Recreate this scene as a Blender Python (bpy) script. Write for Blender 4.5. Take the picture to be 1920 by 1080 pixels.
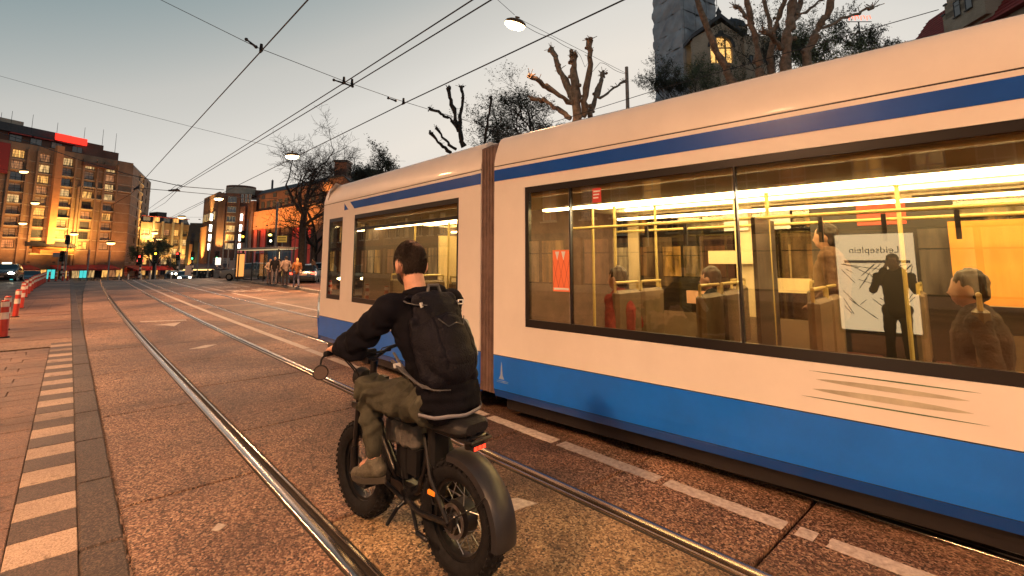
import bpy, bmesh, math, random
from mathutils import Vector, Matrix, noise
R = math.radians
rnd = random.Random(7)
scene = bpy.context.scene
for o in list(bpy.data.objects): bpy.data.objects.remove(o)
C = scene.collection

# ------------------------------------------------------------------ camera
F, PITCH, YAW, EYE = 900.0, R(6.8), R(42.4814), 1.65
CX, CY = 960.0, 382.68
cam_data = bpy.data.cameras.new('camera'); cam = bpy.data.objects.new('camera', cam_data); C.objects.link(cam)
cam_data.sensor_width = 36; cam_data.lens = F/1920*36
cam_data.shift_y = (CY-540)/1920
cam_data.clip_start = 0.05; cam_data.clip_end = 3000
cam.location = (0, 0, EYE); cam.rotation_euler = (R(90)+PITCH, 0, -YAW)
scene.camera = cam

# ------------------------------------------------------------------ sky, sun, exposure
SUN_AZ, SUN_EL, SKY_K = R(60), R(4), .285          # azimuth measured from +Y towards +X (afterglow low behind the tram)
world = bpy.data.worlds.new('World'); scene.world = world; world.use_nodes = True
wn, wl = world.node_tree.nodes, world.node_tree.links
wn.clear()
w_out = wn.new('ShaderNodeOutputWorld'); w_bg = wn.new('ShaderNodeBackground')
sky = wn.new('ShaderNodeTexSky'); sky.sky_type = 'NISHITA'; sky.sun_disc = False
sky.sun_elevation = SUN_EL; sky.sun_rotation = SUN_AZ; sky.altitude = 0
sky.air_density = 1.0; sky.dust_density = 1.0; sky.ozone_density = 1.0
# dusk grade: the Nishita brightness drives a ramp from teal-grey (high, away from the afterglow) to cream (low, towards it)
w_bw = wn.new('ShaderNodeRGBToBW'); w_k = wn.new('ShaderNodeMath'); w_k.operation = 'MULTIPLY'; w_k.inputs[1].default_value = SKY_K
w_rp = wn.new('ShaderNodeValToRGB'); w_e = w_rp.color_ramp.elements
for w_i, (w_p, w_c) in enumerate(((.30,(.055,.12,.165)), (.36,(.30,.365,.375)), (.50,(.57,.565,.53)), (.68,(.74,.71,.655)), (.95,(.84,.775,.69)))):
    w_x = w_e[w_i] if w_i < 2 else w_e.new(w_p); w_x.position = w_p; w_x.color = w_c+(1,)
wl.new(sky.outputs[0], w_bw.inputs[0]); wl.new(w_bw.outputs[0], w_k.inputs[0]); wl.new(w_k.outputs[0], w_rp.inputs[0]); wl.new(w_rp.outputs[0], w_bg.inputs[0])
w_bg.inputs[1].default_value = 1.0
wl.new(w_bg.outputs[0], w_out.inputs[0])
sun_data = bpy.data.lights.new('sun', 'SUN'); sun = bpy.data.objects.new('sun', sun_data); C.objects.link(sun)
sun_data.energy = 0.5; sun_data.angle = R(20); sun_data.color = (1.0, 0.62, 0.38)
sun.rotation_euler = Vector((-math.sin(SUN_AZ)*math.cos(SUN_EL), -math.cos(SUN_AZ)*math.cos(SUN_EL), -math.sin(SUN_EL))).to_track_quat('-Z', 'Y').to_euler()
vs = scene.view_settings
vs.view_transform = 'Standard'; vs.look = 'None'; vs.gamma = 1.0; vs.use_curve_mapping = False
vs.exposure = 0.0
scene.render.engine = 'CYCLES'
scene.cycles.use_denoising = True
scene.cycles.max_bounces = 6; scene.cycles.transparent_max_bounces = 16; scene.cycles.glossy_bounces = 3
scene.cycles.diffuse_bounces = 3; scene.cycles.caustics_reflective = False; scene.cycles.caustics_refractive = False
scene.cycles.sample_clamp_indirect = 4.0

# ------------------------------------------------------------------ photograph pixel -> place in the street
def _axes():
    f = Vector((math.sin(YAW)*math.cos(PITCH), math.cos(YAW)*math.cos(PITCH), math.sin(PITCH)))
    r = Vector((math.cos(YAW), -math.sin(YAW), 0)); return r, r.cross(f), f
AR, AU, AF = _axes()
def ray(x, y): return AF + AR*((x-CX)/F) - AU*((y-CY)/F)       # depth 1 along the lens axis
def at(x, y, D): return Vector((0, 0, EYE)) + ray(x, y)*D
def gr(x, y, z=0.0):
    d = ray(x, y); return Vector((0, 0, EYE)) + d*((z-EYE)/d.z)
def atX(x, y, X):
    d = ray(x, y); return Vector((0, 0, EYE)) + d*(X/d.x)

# ------------------------------------------------------------------ mesh builder
class MB:
    def __init__(s): s.v = []; s.f = []
    def add(s, vs, fs):
        b = len(s.v); s.v += [tuple(v) for v in vs]; s.f += [tuple(b+i for i in f) for f in fs]; return s
    def box(s, x0, y0, z0, x1, y1, z1, m=None):
        vs = [Vector(p) for p in ((x0,y0,z0),(x1,y0,z0),(x1,y1,z0),(x0,y1,z0),(x0,y0,z1),(x1,y0,z1),(x1,y1,z1),(x0,y1,z1))]
        if m is not None: vs = [m @ v for v in vs]
        return s.add(vs, [(0,3,2,1),(4,5,6,7),(0,1,5,4),(1,2,6,5),(2,3,7,6),(3,0,4,7)])
    def bbox(s, x0, y0, z0, x1, y1, z1, b=0.01, m=None):
        """box with its four long z edges and the top chamfered"""
        def ring(i, z): return [(x0+i,y0,z),(x1-i,y0,z),(x1,y0+i,z),(x1,y1-i,z),(x1-i,y1,z),(x0+i,y1,z),(x0,y1-i,z),(x0,y0+i,z)]
        def ring2(i, k, z): return [(x0+i+k,y0+k,z),(x1-i-k,y0+k,z),(x1-k,y0+i+k,z),(x1-k,y1-i-k,z),(x1-i-k,y1-k,z),(x0+i+k,y1-k,z),(x0+k,y1-i-k,z),(x0+k,y0+i+k,z)]
        rs = [ring2(b*.6,b,z0), ring(b,z0+b), ring(b,z1-b), ring2(b*.6,b,z1)]
        vs = [Vector(p) for r in rs for p in r]
        if m is not None: vs = [m @ v for v in vs]
        fs = [tuple(range(7,-1,-1)), tuple(range(24,32))]
        for k in range(3):
            for i in range(8): fs.append((k*8+i, k*8+(i+1)%8, k*8+8+(i+1)%8, k*8+8+i))
        return s.add(vs, fs)
    def tube(s, pts, r, n=8, cap=True, flat=1.0):
        pts = [Vector(p) for p in pts]; k = len(pts)
        rs = r if isinstance(r, (list, tuple)) else [r]*k
        up = None; vs = []
        for i, p in enumerate(pts):
            t = (pts[min(i+1,k-1)] - pts[max(i-1,0)])
            t = t.normalized() if t.length > 1e-9 else Vector((0,0,1))
            if up is None:
                up = Vector((0,0,1)) if abs(t.z) < .9 else Vector((1,0,0))
            a = t.cross(up)
            if a.length < 1e-6: a = t.cross(Vector((0,1,0.1)))
            a.normalize(); b = a.cross(t).normalized(); up = b
            for j in range(n):
                q = 2*math.pi*j/n
                vs.append(p + a*(math.cos(q)*rs[i]) + b*(math.sin(q)*rs[i]*flat))
        fs = []
        for i in range(k-1):
            for j in range(n): fs.append((i*n+j, i*n+(j+1)%n, (i+1)*n+(j+1)%n, (i+1)*n+j))
        if cap: fs += [tuple(range(n-1,-1,-1)), tuple((k-1)*n+j for j in range(n))]
        return s.add(vs, fs)
    def cyl(s, p0, p1, r0, r1=None, n=12): return s.tube([p0, p1], [r0, r0 if r1 is None else r1], n)
    def ball(s, c, r, n=8, rot=None):
        c = Vector(c); rr = Vector(r) if isinstance(r, (tuple, list, Vector)) else Vector((r,r,r))
        vs = [Vector((0,0,1))]; m = n//2
        for i in range(1, m):
            a = math.pi*i/m
            for j in range(n):
                b = 2*math.pi*j/n; vs.append(Vector((math.sin(a)*math.cos(b), math.sin(a)*math.sin(b), math.cos(a))))
        vs.append(Vector((0,0,-1))); L = len(vs)-1; fs = []
        for j in range(n): fs.append((0, 1+j, 1+(j+1)%n)); fs.append((L, L-n+(j+1)%n, L-n+j))
        for i in range(m-2):
            for j in range(n): fs.append((1+i*n+j, 1+(i+1)*n+j, 1+(i+1)*n+(j+1)%n, 1+i*n+(j+1)%n))
        o = []
        for v in vs:
            w = Vector((v.x*rr.x, v.y*rr.y, v.z*rr.z))
            if rot is not None: w = rot @ w
            o.append(c+w)
        return s.add(o, fs)
    def caps(s, p0, p1, r0, r1=None, n=12):
        """closed capsule"""
        p0 = Vector(p0); p1 = Vector(p1); r1 = r0 if r1 is None else r1
        t = p1-p0; L = t.length
        if L < 1e-6: return s.ball(p0, max(r0, r1), n)
        t.normalize(); pts = []; rs = []
        for a in (82, 60, 35, 12): pts.append(p0 - t*r0*math.sin(R(a))); rs.append(r0*math.cos(R(a)))
        for a in (12, 35, 60, 82): pts.append(p1 + t*r1*math.sin(R(a))); rs.append(r1*math.cos(R(a)))
        return s.tube(pts, rs, n)
    def prism(s, poly, a, b, axis='x', m=None):
        """extrude a 2-D polygon between a and b along an axis"""
        def P(u, v, w):
            return Vector({'x': (w,u,v), 'y': (u,w,v), 'z': (u,v,w)}[axis])
        n = len(poly); vs = [P(u,v,a) for u,v in poly] + [P(u,v,b) for u,v in poly]
        if m is not None: vs = [m @ v for v in vs]
        return s.add(vs, [tuple(range(n-1,-1,-1)), tuple(range(n,2*n))] + [(i,(i+1)%n,n+(i+1)%n,n+i) for i in range(n)])
    def sweep(s, prof, path, closed=True):
        """prof: list of (d,z) ; path: list of 4x4 matrices placing the profile (x=d, z=z)"""
        n = len(prof); vs = []
        for m in path: vs += [m @ Vector((d,0,z)) for d,z in prof]
        fs = []
        for i in range(len(path)-1):
            for j in range(n if closed else n-1): fs.append((i*n+j, i*n+(j+1)%n, (i+1)*n+(j+1)%n, (i+1)*n+j))
        if closed: fs += [tuple(range(n-1,-1,-1)), tuple((len(path)-1)*n+j for j in range(n))]
        return s.add(vs, fs)
    def quad(s, a, b, c, d): return s.add([a,b,c,d], [(0,1,2,3)])
    def lathe(s, prof, c=(0,0,0), axis='z', n=24, m=None):
        """prof: (r, h)"""
        c = Vector(c); vs = []
        for r_, h in prof:
            for j in range(n):
                a = 2*math.pi*j/n; x, y = r_*math.cos(a), r_*math.sin(a)
                v = Vector({'z': (x,y,h), 'x': (h,x,y), 'y': (x,h,y)}[axis])
                vs.append(c + (m @ v if m is not None else v))
        fs = []
        for i in range(len(prof)-1):
            for j in range(n): fs.append((i*n+j, i*n+(j+1)%n, (i+1)*n+(j+1)%n, (i+1)*n+j))
        return s.add(vs, fs)
    def mesh(s, name, smooth=False):
        me = bpy.data.meshes.new(name); me.from_pydata(s.v, [], s.f); me.update()
        bm = bmesh.new(); bm.from_mesh(me); bmesh.ops.recalc_face_normals(bm, faces=bm.faces); bm.to_mesh(me); bm.free()
        if smooth:
            me.polygons.foreach_set('use_smooth', [True]*len(me.polygons))
            if smooth != 'all':
                me.set_sharp_from_angle(angle=R(40))
        return me
    def build(s, name, mat, parent=None, smooth=False, loc=None, rz=0):
        return link(name, s.mesh(name, smooth), mat, parent, loc, rz)

def link(name, me, mat, parent=None, loc=None, rz=0):
    if mat is not None and not me.materials: me.materials.append(mat)
    o = bpy.data.objects.new(name, me); C.objects.link(o)
    if parent is not None: o.parent = parent
    if loc is not None: o.location = loc
    if rz: o.rotation_euler = (0, 0, rz)
    return o
def tag(o, label=None, cat=None, group=None, kind=None):
    if label: o['label'] = label
    if cat: o['category'] = cat
    if group: o['group'] = group
    if kind: o['kind'] = kind
    return o
def thing(name, label, cat, loc=(0,0,0), rz=0, group=None):
    o = bpy.data.objects.new(name, None); C.objects.link(o); o.location = loc; o.rotation_euler = (0,0,rz)
    o.empty_display_size = .2
    return tag(o, label, cat, group)
def copy_tree(o, parent=None):
    c = o.copy(); C.objects.link(c); c.parent = parent
    for ch in list(o.children): copy_tree(ch, c)
    return c
def smoothnoise(p, s): return noise.noise(Vector(p)*s)

def remeshed(mb, voxel, it=6, name='body', disp=None):
    """union of overlapping closed volumes -> one continuous skin"""
    me = bpy.data.meshes.new('tmp'); me.from_pydata(mb.v, [], mb.f); me.update()
    bm = bmesh.new(); bm.from_mesh(me)
    bmesh.ops.recalc_face_normals(bm, faces=bm.faces); bm.to_mesh(me); bm.free()
    o = bpy.data.objects.new('tmp', me); C.objects.link(o)
    md = o.modifiers.new('r', 'REMESH'); md.mode = 'VOXEL'; md.voxel_size = voxel
    sm = o.modifiers.new('s', 'SMOOTH'); sm.factor = .5; sm.iterations = it
    dg = bpy.context.evaluated_depsgraph_get(); dg.update()
    res = bpy.data.meshes.new_from_object(o.evaluated_get(dg))
    bpy.data.objects.remove(o); bpy.data.meshes.remove(me)
    res.name = name; res.materials.clear()
    if disp:
        nv = [(v.co.copy(), v.normal.copy()) for v in res.vertices]
        for v, (c, n_) in zip(res.vertices, nv): v.co = c + n_*disp(c, n_)
        res.update()
    res.polygons.foreach_set('use_smooth', [True]*len(res.polygons))
    return res

# ------------------------------------------------------------------ materials
MATS = {}
def mat(name, col, rough=.6, metal=0.0, var=0.0, vscale=4.0, bump=0.0, bscale=40.0, emit=None, estr=0.0, col2=None, spec=.5, coat=0.0, coords='Object', detail=6, rvar=0.0):
    if name in MATS: return MATS[name]
    m = bpy.data.materials.new(name); m.use_nodes = True; MATS[name] = m
    nt = m.node_tree; b = nt.nodes['Principled BSDF']; N, L = nt.nodes.new, nt.links.new
    c4 = tuple(col)+(1,)
    b.inputs['Base Color'].default_value = c4; b.inputs['Roughness'].default_value = rough; b.inputs['Metallic'].default_value = metal
    b.inputs['Specular IOR Level'].default_value = spec; b.inputs['Coat Weight'].default_value = coat
    tc = N('ShaderNodeTexCoord')
    if var > 0 or col2:
        nz = N('ShaderNodeTexNoise'); nz.inputs['Scale'].default_value = vscale; nz.inputs['Detail'].default_value = detail; nz.inputs['Roughness'].default_value = .62
        L(tc.outputs[coords], nz.inputs['Vector'])
        rp = N('ShaderNodeValToRGB'); rp.color_ramp.elements[0].position = .32; rp.color_ramp.elements[1].position = .68
        lo = tuple(max(0, x*(1-var)) for x in col) if not col2 else tuple(col2)
        hi = tuple(min(1, x*(1+var)) for x in col) if not col2 else tuple(col)
        rp.color_ramp.elements[0].color = lo+(1,); rp.color_ramp.elements[1].color = hi+(1,)
        L(nz.outputs['Fac'], rp.inputs['Fac']); L(rp.outputs['Color'], b.inputs['Base Color'])
        if rvar:
            mr = N('ShaderNodeMapRange'); mr.inputs['To Min'].default_value = rough-rvar; mr.inputs['To Max'].default_value = rough+rvar
            L(nz.outputs['Fac'], mr.inputs['Value']); L(mr.outputs['Result'], b.inputs['Roughness'])
    if bump > 0:
        n2 = N('ShaderNodeTexNoise'); n2.inputs['Scale'].default_value = bscale; n2.inputs['Detail'].default_value = 4
        L(tc.outputs[coords], n2.inputs['Vector'])
        bp = N('ShaderNodeBump'); bp.inputs['Strength'].default_value = bump; bp.inputs['Distance'].default_value = .02
        L(n2.outputs['Fac'], bp.inputs['Height']); L(bp.outputs['Normal'], b.inputs['Normal'])
    if emit:
        b.inputs['Emission Color'].default_value = tuple(emit)+(1,); b.inputs['Emission Strength'].default_value = estr
    return m

def road_mat(name, base, dark, light, scale=1.0, blotch=.5, wet=.0, bumpd=.006):
    """exposed-aggregate paving: pebbles, blotches, worn light grains"""
    if name in MATS: return MATS[name]
    m = bpy.data.materials.new(name); m.use_nodes = True; MATS[name] = m
    nt = m.node_tree; b = nt.nodes['Principled BSDF']; N, L = nt.nodes.new, nt.links.new
    geo = N('ShaderNodeNewGeometry')
    vo = N('ShaderNodeTexVoronoi'); vo.inputs['Scale'].default_value = 88*scale; vo.inputs['Randomness'].default_value = 1
    L(geo.outputs['Position'], vo.inputs['Vector'])
    vo2 = N('ShaderNodeTexVoronoi'); vo2.inputs['Scale'].default_value = 190*scale
    L(geo.outputs['Position'], vo2.inputs['Vector'])
    bw = N('ShaderNodeRGBToBW'); L(vo.outputs['Color'], bw.inputs[0])
    rp = N('ShaderNodeValToRGB'); e = rp.color_ramp.elements
    e[0].position = .12; e[0].color = tuple(dark)+(1,); e[1].position = .93; e[1].color = tuple(light)+(1,)
    x = e.new(.50); x.color = tuple(base)+(1,)
    L(bw.outputs[0], rp.inputs['Fac'])
    nz = N('ShaderNodeTexNoise'); nz.inputs['Scale'].default_value = .9; nz.inputs['Detail'].default_value = 7; nz.inputs['Roughness'].default_value = .68
    L(geo.outputs['Position'], nz.inputs['Vector'])
    r2 = N('ShaderNodeValToRGB'); r2.color_ramp.elements[0].position = .3; r2.color_ramp.elements[1].position = .72
    k = 1-blotch; r2.color_ramp.elements[0].color = (k,k*.95,k*.92,1); r2.color_ramp.elements[1].color = (1.0,1.0,1.0,1)
    L(nz.outputs['Fac'], r2.inputs['Fac'])
    mx = N('ShaderNodeMixRGB'); mx.blend_type = 'MULTIPLY'; mx.inputs[0].default_value = 1
    L(rp.outputs['Color'], mx.inputs[1]); L(r2.outputs['Color'], mx.inputs[2])
    # dark oil spots
    n3 = N('ShaderNodeTexNoise'); n3.inputs['Scale'].default_value = 7; n3.inputs['Detail'].default_value = 3
    L(geo.outputs['Position'], n3.inputs['Vector'])
    r3 = N('ShaderNodeValToRGB'); r3.color_ramp.elements[0].position = .26; r3.color_ramp.elements[0].color = (.35,.33,.32,1); r3.color_ramp.elements[1].position = .40; r3.color_ramp.elements[1].color = (1,1,1,1)
    L(n3.outputs['Fac'], r3.inputs['Fac'])
    m2 = N('ShaderNodeMixRGB'); m2.blend_type = 'MULTIPLY'; m2.inputs[0].default_value = 1
    L(mx.outputs[0], m2.inputs[1]); L(r3.outputs['Color'], m2.inputs[2]); L(m2.outputs[0], b.inputs['Base Color'])
    n4 = N('ShaderNodeTexNoise'); n4.inputs['Scale'].default_value = .33; n4.inputs['Detail'].default_value = 4; n4.inputs['Distortion'].default_value = .6
    L(geo.outputs['Position'], n4.inputs['Vector'])
    r4 = N('ShaderNodeValToRGB'); r4.color_ramp.elements[0].position = .38; r4.color_ramp.elements[0].color = (.40,.36,.345,1); r4.color_ramp.elements[1].position = .62; r4.color_ramp.elements[1].color = (1.22,1.18,1.1,1)
    L(n4.outputs['Fac'], r4.inputs['Fac'])
    m4 = N('ShaderNodeMixRGB'); m4.blend_type = 'MULTIPLY'; m4.inputs[0].default_value = 1
    L(m2.outputs[0], m4.inputs[1]); L(r4.outputs['Color'], m4.inputs[2]); L(m4.outputs[0], b.inputs['Base Color'])
    rr = N('ShaderNodeMapRange'); rr.inputs['To Min'].default_value = .38-wet; rr.inputs['To Max'].default_value = .78-wet
    L(nz.outputs['Fac'], rr.inputs['Value']); L(rr.outputs['Result'], b.inputs['Roughness'])
    ad = N('ShaderNodeMath'); ad.operation = 'ADD'; L(vo.outputs['Distance'], ad.inputs[0]); L(vo2.outputs['Distance'], ad.inputs[1])
    bp = N('ShaderNodeBump'); bp.invert = True; bp.inputs['Strength'].default_value = .9; bp.inputs['Distance'].default_value = bumpd
    L(ad.outputs[0], bp.inputs['Height']); L(bp.outputs['Normal'], b.inputs['Normal'])
    return m

def brick_mat(name, c1, c2, mortar, scale=1.0, rough=.85):
    if name in MATS: return MATS[name]
    m = bpy.data.materials.new(name); m.use_nodes = True; MATS[name] = m
    nt = m.node_tree; b = nt.nodes['Principled BSDF']; N, L = nt.nodes.new, nt.links.new
    tc = N('ShaderNodeTexCoord'); sp = N('ShaderNodeSeparateXYZ'); L(tc.outputs['Object'], sp.inputs[0])
    ad = N('ShaderNodeMath'); ad.operation = 'ADD'; L(sp.outputs[0], ad.inputs[0]); L(sp.outputs[1], ad.inputs[1])
    cb = N('ShaderNodeCombineXYZ'); L(ad.outputs[0], cb.inputs[0]); L(sp.outputs[2], cb.inputs[1])
    br = N('ShaderNodeTexBrick'); br.inputs['Scale'].default_value = scale
    br.inputs['Color1'].default_value = tuple(c1)+(1,); br.inputs['Color2'].default_value = tuple(c2)+(1,); br.inputs['Mortar'].default_value = tuple(mortar)+(1,)
    br.inputs['Brick Width'].default_value = .22; br.inputs['Row Height'].default_value = .07; br.inputs['Mortar Size'].default_value = .008
    L(cb.outputs[0], br.inputs['Vector'])
    nz = N('ShaderNodeTexNoise'); nz.inputs['Scale'].default_value = .35; nz.inputs['Detail'].default_value = 8; L(tc.outputs['Object'], nz.inputs['Vector'])
    r2 = N('ShaderNodeValToRGB'); r2.color_ramp.elements[0].position = .3; r2.color_ramp.elements[0].color = (.6,.58,.56,1); r2.color_ramp.elements[1].position = .7
    L(nz.outputs['Fac'], r2.inputs['Fac'])
    mx = N('ShaderNodeMixRGB'); mx.blend_type = 'MULTIPLY'; mx.inputs[0].default_value = 1
    L(br.outputs['Color'], mx.inputs[1]); L(r2.outputs['Color'], mx.inputs[2]); L(mx.outputs[0], b.inputs['Base Color'])
    b.inputs['Roughness'].default_value = rough
    return m

def glass_mat(name, tint=(.9,.92,.9), ior=1.55, rough=.01, fac=1.0):
    """thin pane: clear but with a Fresnel reflection"""
    if name in MATS: return MATS[name]
    m = bpy.data.materials.new(name); m.use_nodes = True; MATS[name] = m
    nt = m.node_tree; nt.nodes.clear(); N, L = nt.nodes.new, nt.links.new
    out = N('ShaderNodeOutputMaterial'); mx = N('ShaderNodeMixShader'); tr = N('ShaderNodeBsdfTransparent'); gl = N('ShaderNodeBsdfGlossy'); lw = N('ShaderNodeLayerWeight')
    tr.inputs[0].default_value = tuple(tint)+(1,); gl.inputs['Roughness'].default_value = rough; gl.inputs[0].default_value = (fac,fac,fac,1); lw.inputs[0].default_value = .5
    f0 = ((ior-1)/(ior+1))**2                  # Schlick: F0 + (1-F0) * facing^5, the same from both sides of the thin pane
    pw = N('ShaderNodeMath'); pw.operation = 'POWER'; pw.inputs[1].default_value = 5; L(lw.outputs['Facing'], pw.inputs[0])
    ma = N('ShaderNodeMath'); ma.operation = 'MULTIPLY_ADD'; ma.inputs[1].default_value = 1-f0; ma.inputs[2].default_value = f0; L(pw.outputs[0], ma.inputs[0])
    L(ma.outputs[0], mx.inputs[0]); L(tr.outputs[0], mx.inputs[1]); L(gl.outputs[0], mx.inputs[2]); L(mx.outputs[0], out.inputs[0])
    return m

def emit_mat(name, col, s): return mat(name, tuple(min(.8, c) for c in col), .5, emit=col, estr=s)

M_black = mat('black_paint', (.012,.012,.014), .35, spec=.3)
M_matblack = mat('matt_black', (.009,.009,.011), .62, spec=.25, bump=.1, bscale=120)
M_rubber = mat('tyre_rubber', (.0105,.0105,.0125), .72, var=.35, vscale=30, bump=.25, bscale=160, spec=.18)
M_steel = mat('bare_steel', (.45,.45,.46), .32, 1.0, var=.3, vscale=20)
M_chrome = mat('chrome', (.7,.7,.72), .12, 1.0)
M_wire = mat('dark_wire', (.02,.02,.024), .5)
M_galv = mat('galvanised_pole', (.22,.22,.22), .5, .6, var=.25, vscale=6)
M_white = mat('white_paint', (.75,.74,.72), .4, var=.08)
M_concrete = mat('concrete', (.32,.29,.26), .85, var=.25, vscale=3, bump=.2, bscale=60)
# ================================================================== GROUND, ROAD, TRACKS
M_slab = road_mat('aggregate_slab', (.34,.168,.110), (.035,.02,.016), (.98,.70,.48), 1.0, .55, .06)
M_slab2 = road_mat('aggregate_slab_yellow', (.46,.295,.155), (.055,.034,.02), (.98,.78,.50), 1.0, .5, .06)
M_asph = road_mat('red_brown_asphalt', (.31,.17,.112), (.045,.026,.02), (.88,.62,.43), 1.1, .5, .06)
M_earth = road_mat('plain_ground', (.16,.12,.09), (.06,.045,.035), (.3,.22,.17), .8, .4)
M_kerb = road_mat('dark_kerb_stone', (.085,.06,.05), (.03,.022,.02), (.24,.17,.13), 1.2, .5, .05, .003)
M_joint = mat('joint_filler', (.03,.024,.02), .9)
M_rail = mat('worn_rail_steel', (.54,.45,.38), .21, .95, var=.14, vscale=2.0, rvar=.05)
M_groove = mat('rail_groove_dark', (.012,.01,.01), .7)  # nearly black colour for the groove floor
M_paint = mat('worn_road_paint', (.66,.58,.50), .6, col2=(.38,.31,.26), vscale=26, bump=.3, bscale=90, detail=8)
M_tile = road_mat('paving_tile', (.27,.15,.105), (.12,.07,.05), (.45,.28,.20), 1.6, .35, .02, .0025)
M_tileL = road_mat('pale_stripe_tile', (.60,.46,.36), (.36,.26,.20), (.72,.58,.47), 1.6, .30, .02, .002)
M_tileD = road_mat('dark_stripe_tile', (.10,.068,.058), (.05,.035,.03), (.2,.14,.11), 1.6, .3, .05, .002)
M_yellow_asph = M_asph

CREST = 57.0
def gz(Y):
    if Y < CREST: return 0.0
    t = min(1.0, (Y-CREST)/58.0); return -3.0*(1-(1-t)**1.35)
def tdx(Y):                      # the tracks drift to the right further up the street
    return 0.0 if Y < 12 else .56*((Y-12)/33)**1.6 if Y < 60 else .56*(48/33)**1.6 + (Y-60)*.02
def sheet(xs, ys, dz, shift=False):
    m = MB(); n = len(xs)
    for y in ys:
        for x in xs: m.v.append((x+(tdx(y) if shift else 0), y, gz(y)+dz))
    for i in range(len(ys)-1):
        for j in range(n-1): m.f.append((i*n+j, i*n+j+1, (i+1)*n+j+1, (i+1)*n+j))
    return m
ysf = [CREST+k*4 for k in range(1, 16)]
tag(sheet([-1500,-60,-20,20,80,2500], [-400,-20,CREST]+ysf+[200,2500], -.05).build('ground', M_earth), kind='structure')

# the road: slabs close by, one sheet further on
road = tag(bpy.data.objects.new('road', None), kind='structure'); C.objects.link(road)
def slab(x0, x1, y0, y1, z0, z1, m, name='slab', b=.008):
    o = MB(); dx = tdx((y0+y1)/2)
    s0, s1 = tdx(y0), tdx(y1)
    dz = rnd.uniform(-.0025, .0025)
    vs = []
    for z, k in ((z0, 0), (z1+dz-b, 0), (z1+dz, b)):
        vs += [(x0+s0+k,y0+k,z),(x1+s0-k,y0+k,z),(x1+s1-k,y1-k,z),(x0+s1+k,y1-k,z)]
    fs = [(8,9,10,11)]
    for a in (0,4):
        for i in range(4): fs.append((a+i, a+(i+1)%4, a+4+(i+1)%4, a+4+i))
    o.add(vs, fs)
    return o.build(name, m, road)
END = 31.0
def strip(x0, x1, y0, L, m, g=.022):
    y = y0
    while y < END-.3:
        y1 = min(END, y+L*rnd.uniform(.94, 1.06))
        if END-y1 < .8: y1 = END
        slab(x0, x1, y+g/2, y1-g/2, -.045, 0, m); y = y1
strip(.385, 1.215, -3.77, 2.7, M_slab)
yy = [-5.6,-3.4,-1.2,1.0,3.2,5.42,7.66,9.75,12,14.2,16.5,19,21.3,23.6,26,28.5,END]
for a, b in zip(yy, yy[1:]): slab(1.375, 2.725, a+.011, b-.011, -.045, 0, M_slab2 if a < 3.1 else M_slab)
yy = [-6,-4.8,-3.5,-2.3,-1.1,.1,1.2,2.39,3.6,5.3,7.5,9.8,12,14.4,17,19.8,22.6,25.4,28.2,END]
for a, b in zip(yy, yy[1:]): slab(2.885, 3.965, a+.013, b-.013, -.045, 0, M_slab)
strip(4.125, 5.425, -6, 2.4, M_slab)
strip(5.585, 9.6, -6, 6.2, M_asph)
sheet([.385, 9.75], [END+.006]+[34+k*3 for k in range(8)]+ysf+[140], 0.0, True).build('far_carriageway', M_asph, road)
sheet([-40, -1.6], [-25,-6,10,20,30,40,50,CREST]+ysf+[140], -.012).build('side_lane', M_asph, road)
sheet([9.75, 60], [40.0,44,48,52,CREST]+ysf+[140], .0, True).build('far_crossing', M_asph, road)
sheet([-40, .4], [60.0]+ysf+[140], .002).build('near_crossing', M_asph, road)
# kerb stones along the platform
for k in range(34):
    y = -4+k*1.12
    o = MB().bbox(.172, y+.006, -.10, .372, y+1.114, .012+rnd.uniform(-.003,.003), .012)
    o.build('kerb_stone', M_kerb, road)
MB().box(.172, 34.1, -.1, .372, 60, .01).build('kerb_run', M_kerb, road)
# raised lip of dirt and pebbles beside the gutter
m = MB()
for k in range(500):
    y = 2.6+(k/500.)**1.6*22; x = .378+rnd.gauss(0,.008); s = rnd.uniform(.005,.013)
    m.ball((x,y,.004), (s,s*1.3,s*.7), 5)
tag(m.build('gutter_grit', mat('grit', (.18,.12,.09), .8, var=.4, vscale=60), road), kind='stuff')

# platform of staggered tiles with the striped edge
plat = tag(bpy.data.objects.new('tram_platform', None), kind='structure'); C.objects.link(plat)
MB().box(-4.6, -9, -.05, .165, 13.1, -.012).build('bedding', M_joint, plat)
y = 3.867-.65*4
k = 0; pal = None; dark = None
while y < 13.0:
    for nm, m_, a in (('pale_stripe_tile', M_tileL, y), ('dark_stripe_tile', M_tileD, y+.325)):
        MB().bbox(-.138, a+.002, -.04, .168, a+.323, .012+rnd.uniform(-.0015,.0015), .004).build(nm, m_, plat)
    y += .65
tm = MB().bbox(-.2965, -.1465, -.04, .2965, .1465, .012, .006).mesh('paving_tile'); tm.materials.append(M_tile)
row = 0; y = .4
while y < 13.0:
    off = (0, .3, .15)[row % 3]
    x = -.142-.3+off*-1
    first = True
    xx = -.14
    # a cut tile where the row meets the striped edge
    w0 = .6-off if off else .6
    a = xx-w0
    MB().bbox(a+.004, y-.1465, -.04, xx-.003, y+.1465, .012+rnd.uniform(-.002,.002), .005).build('paving_tile', M_tile, plat)
    xc = a-.3
    lim = -.6-1.05*min(1, max(0, (y-2)/9))
    while xc > -1.75:
        o = bpy.data.objects.new('paving_tile', tm); C.objects.link(o); o.parent = plat; o.location = (xc, y, rnd.uniform(-.003,.003))
        o.rotation_euler = (rnd.gauss(0,.002), rnd.gauss(0,.002), rnd.gauss(0,.004))
        xc -= .6
    row += 1; y += .3
sheet([-4.6, -2.2], [-9, 0, 13.1], .010).build('rear_paving', M_tile, plat)
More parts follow.
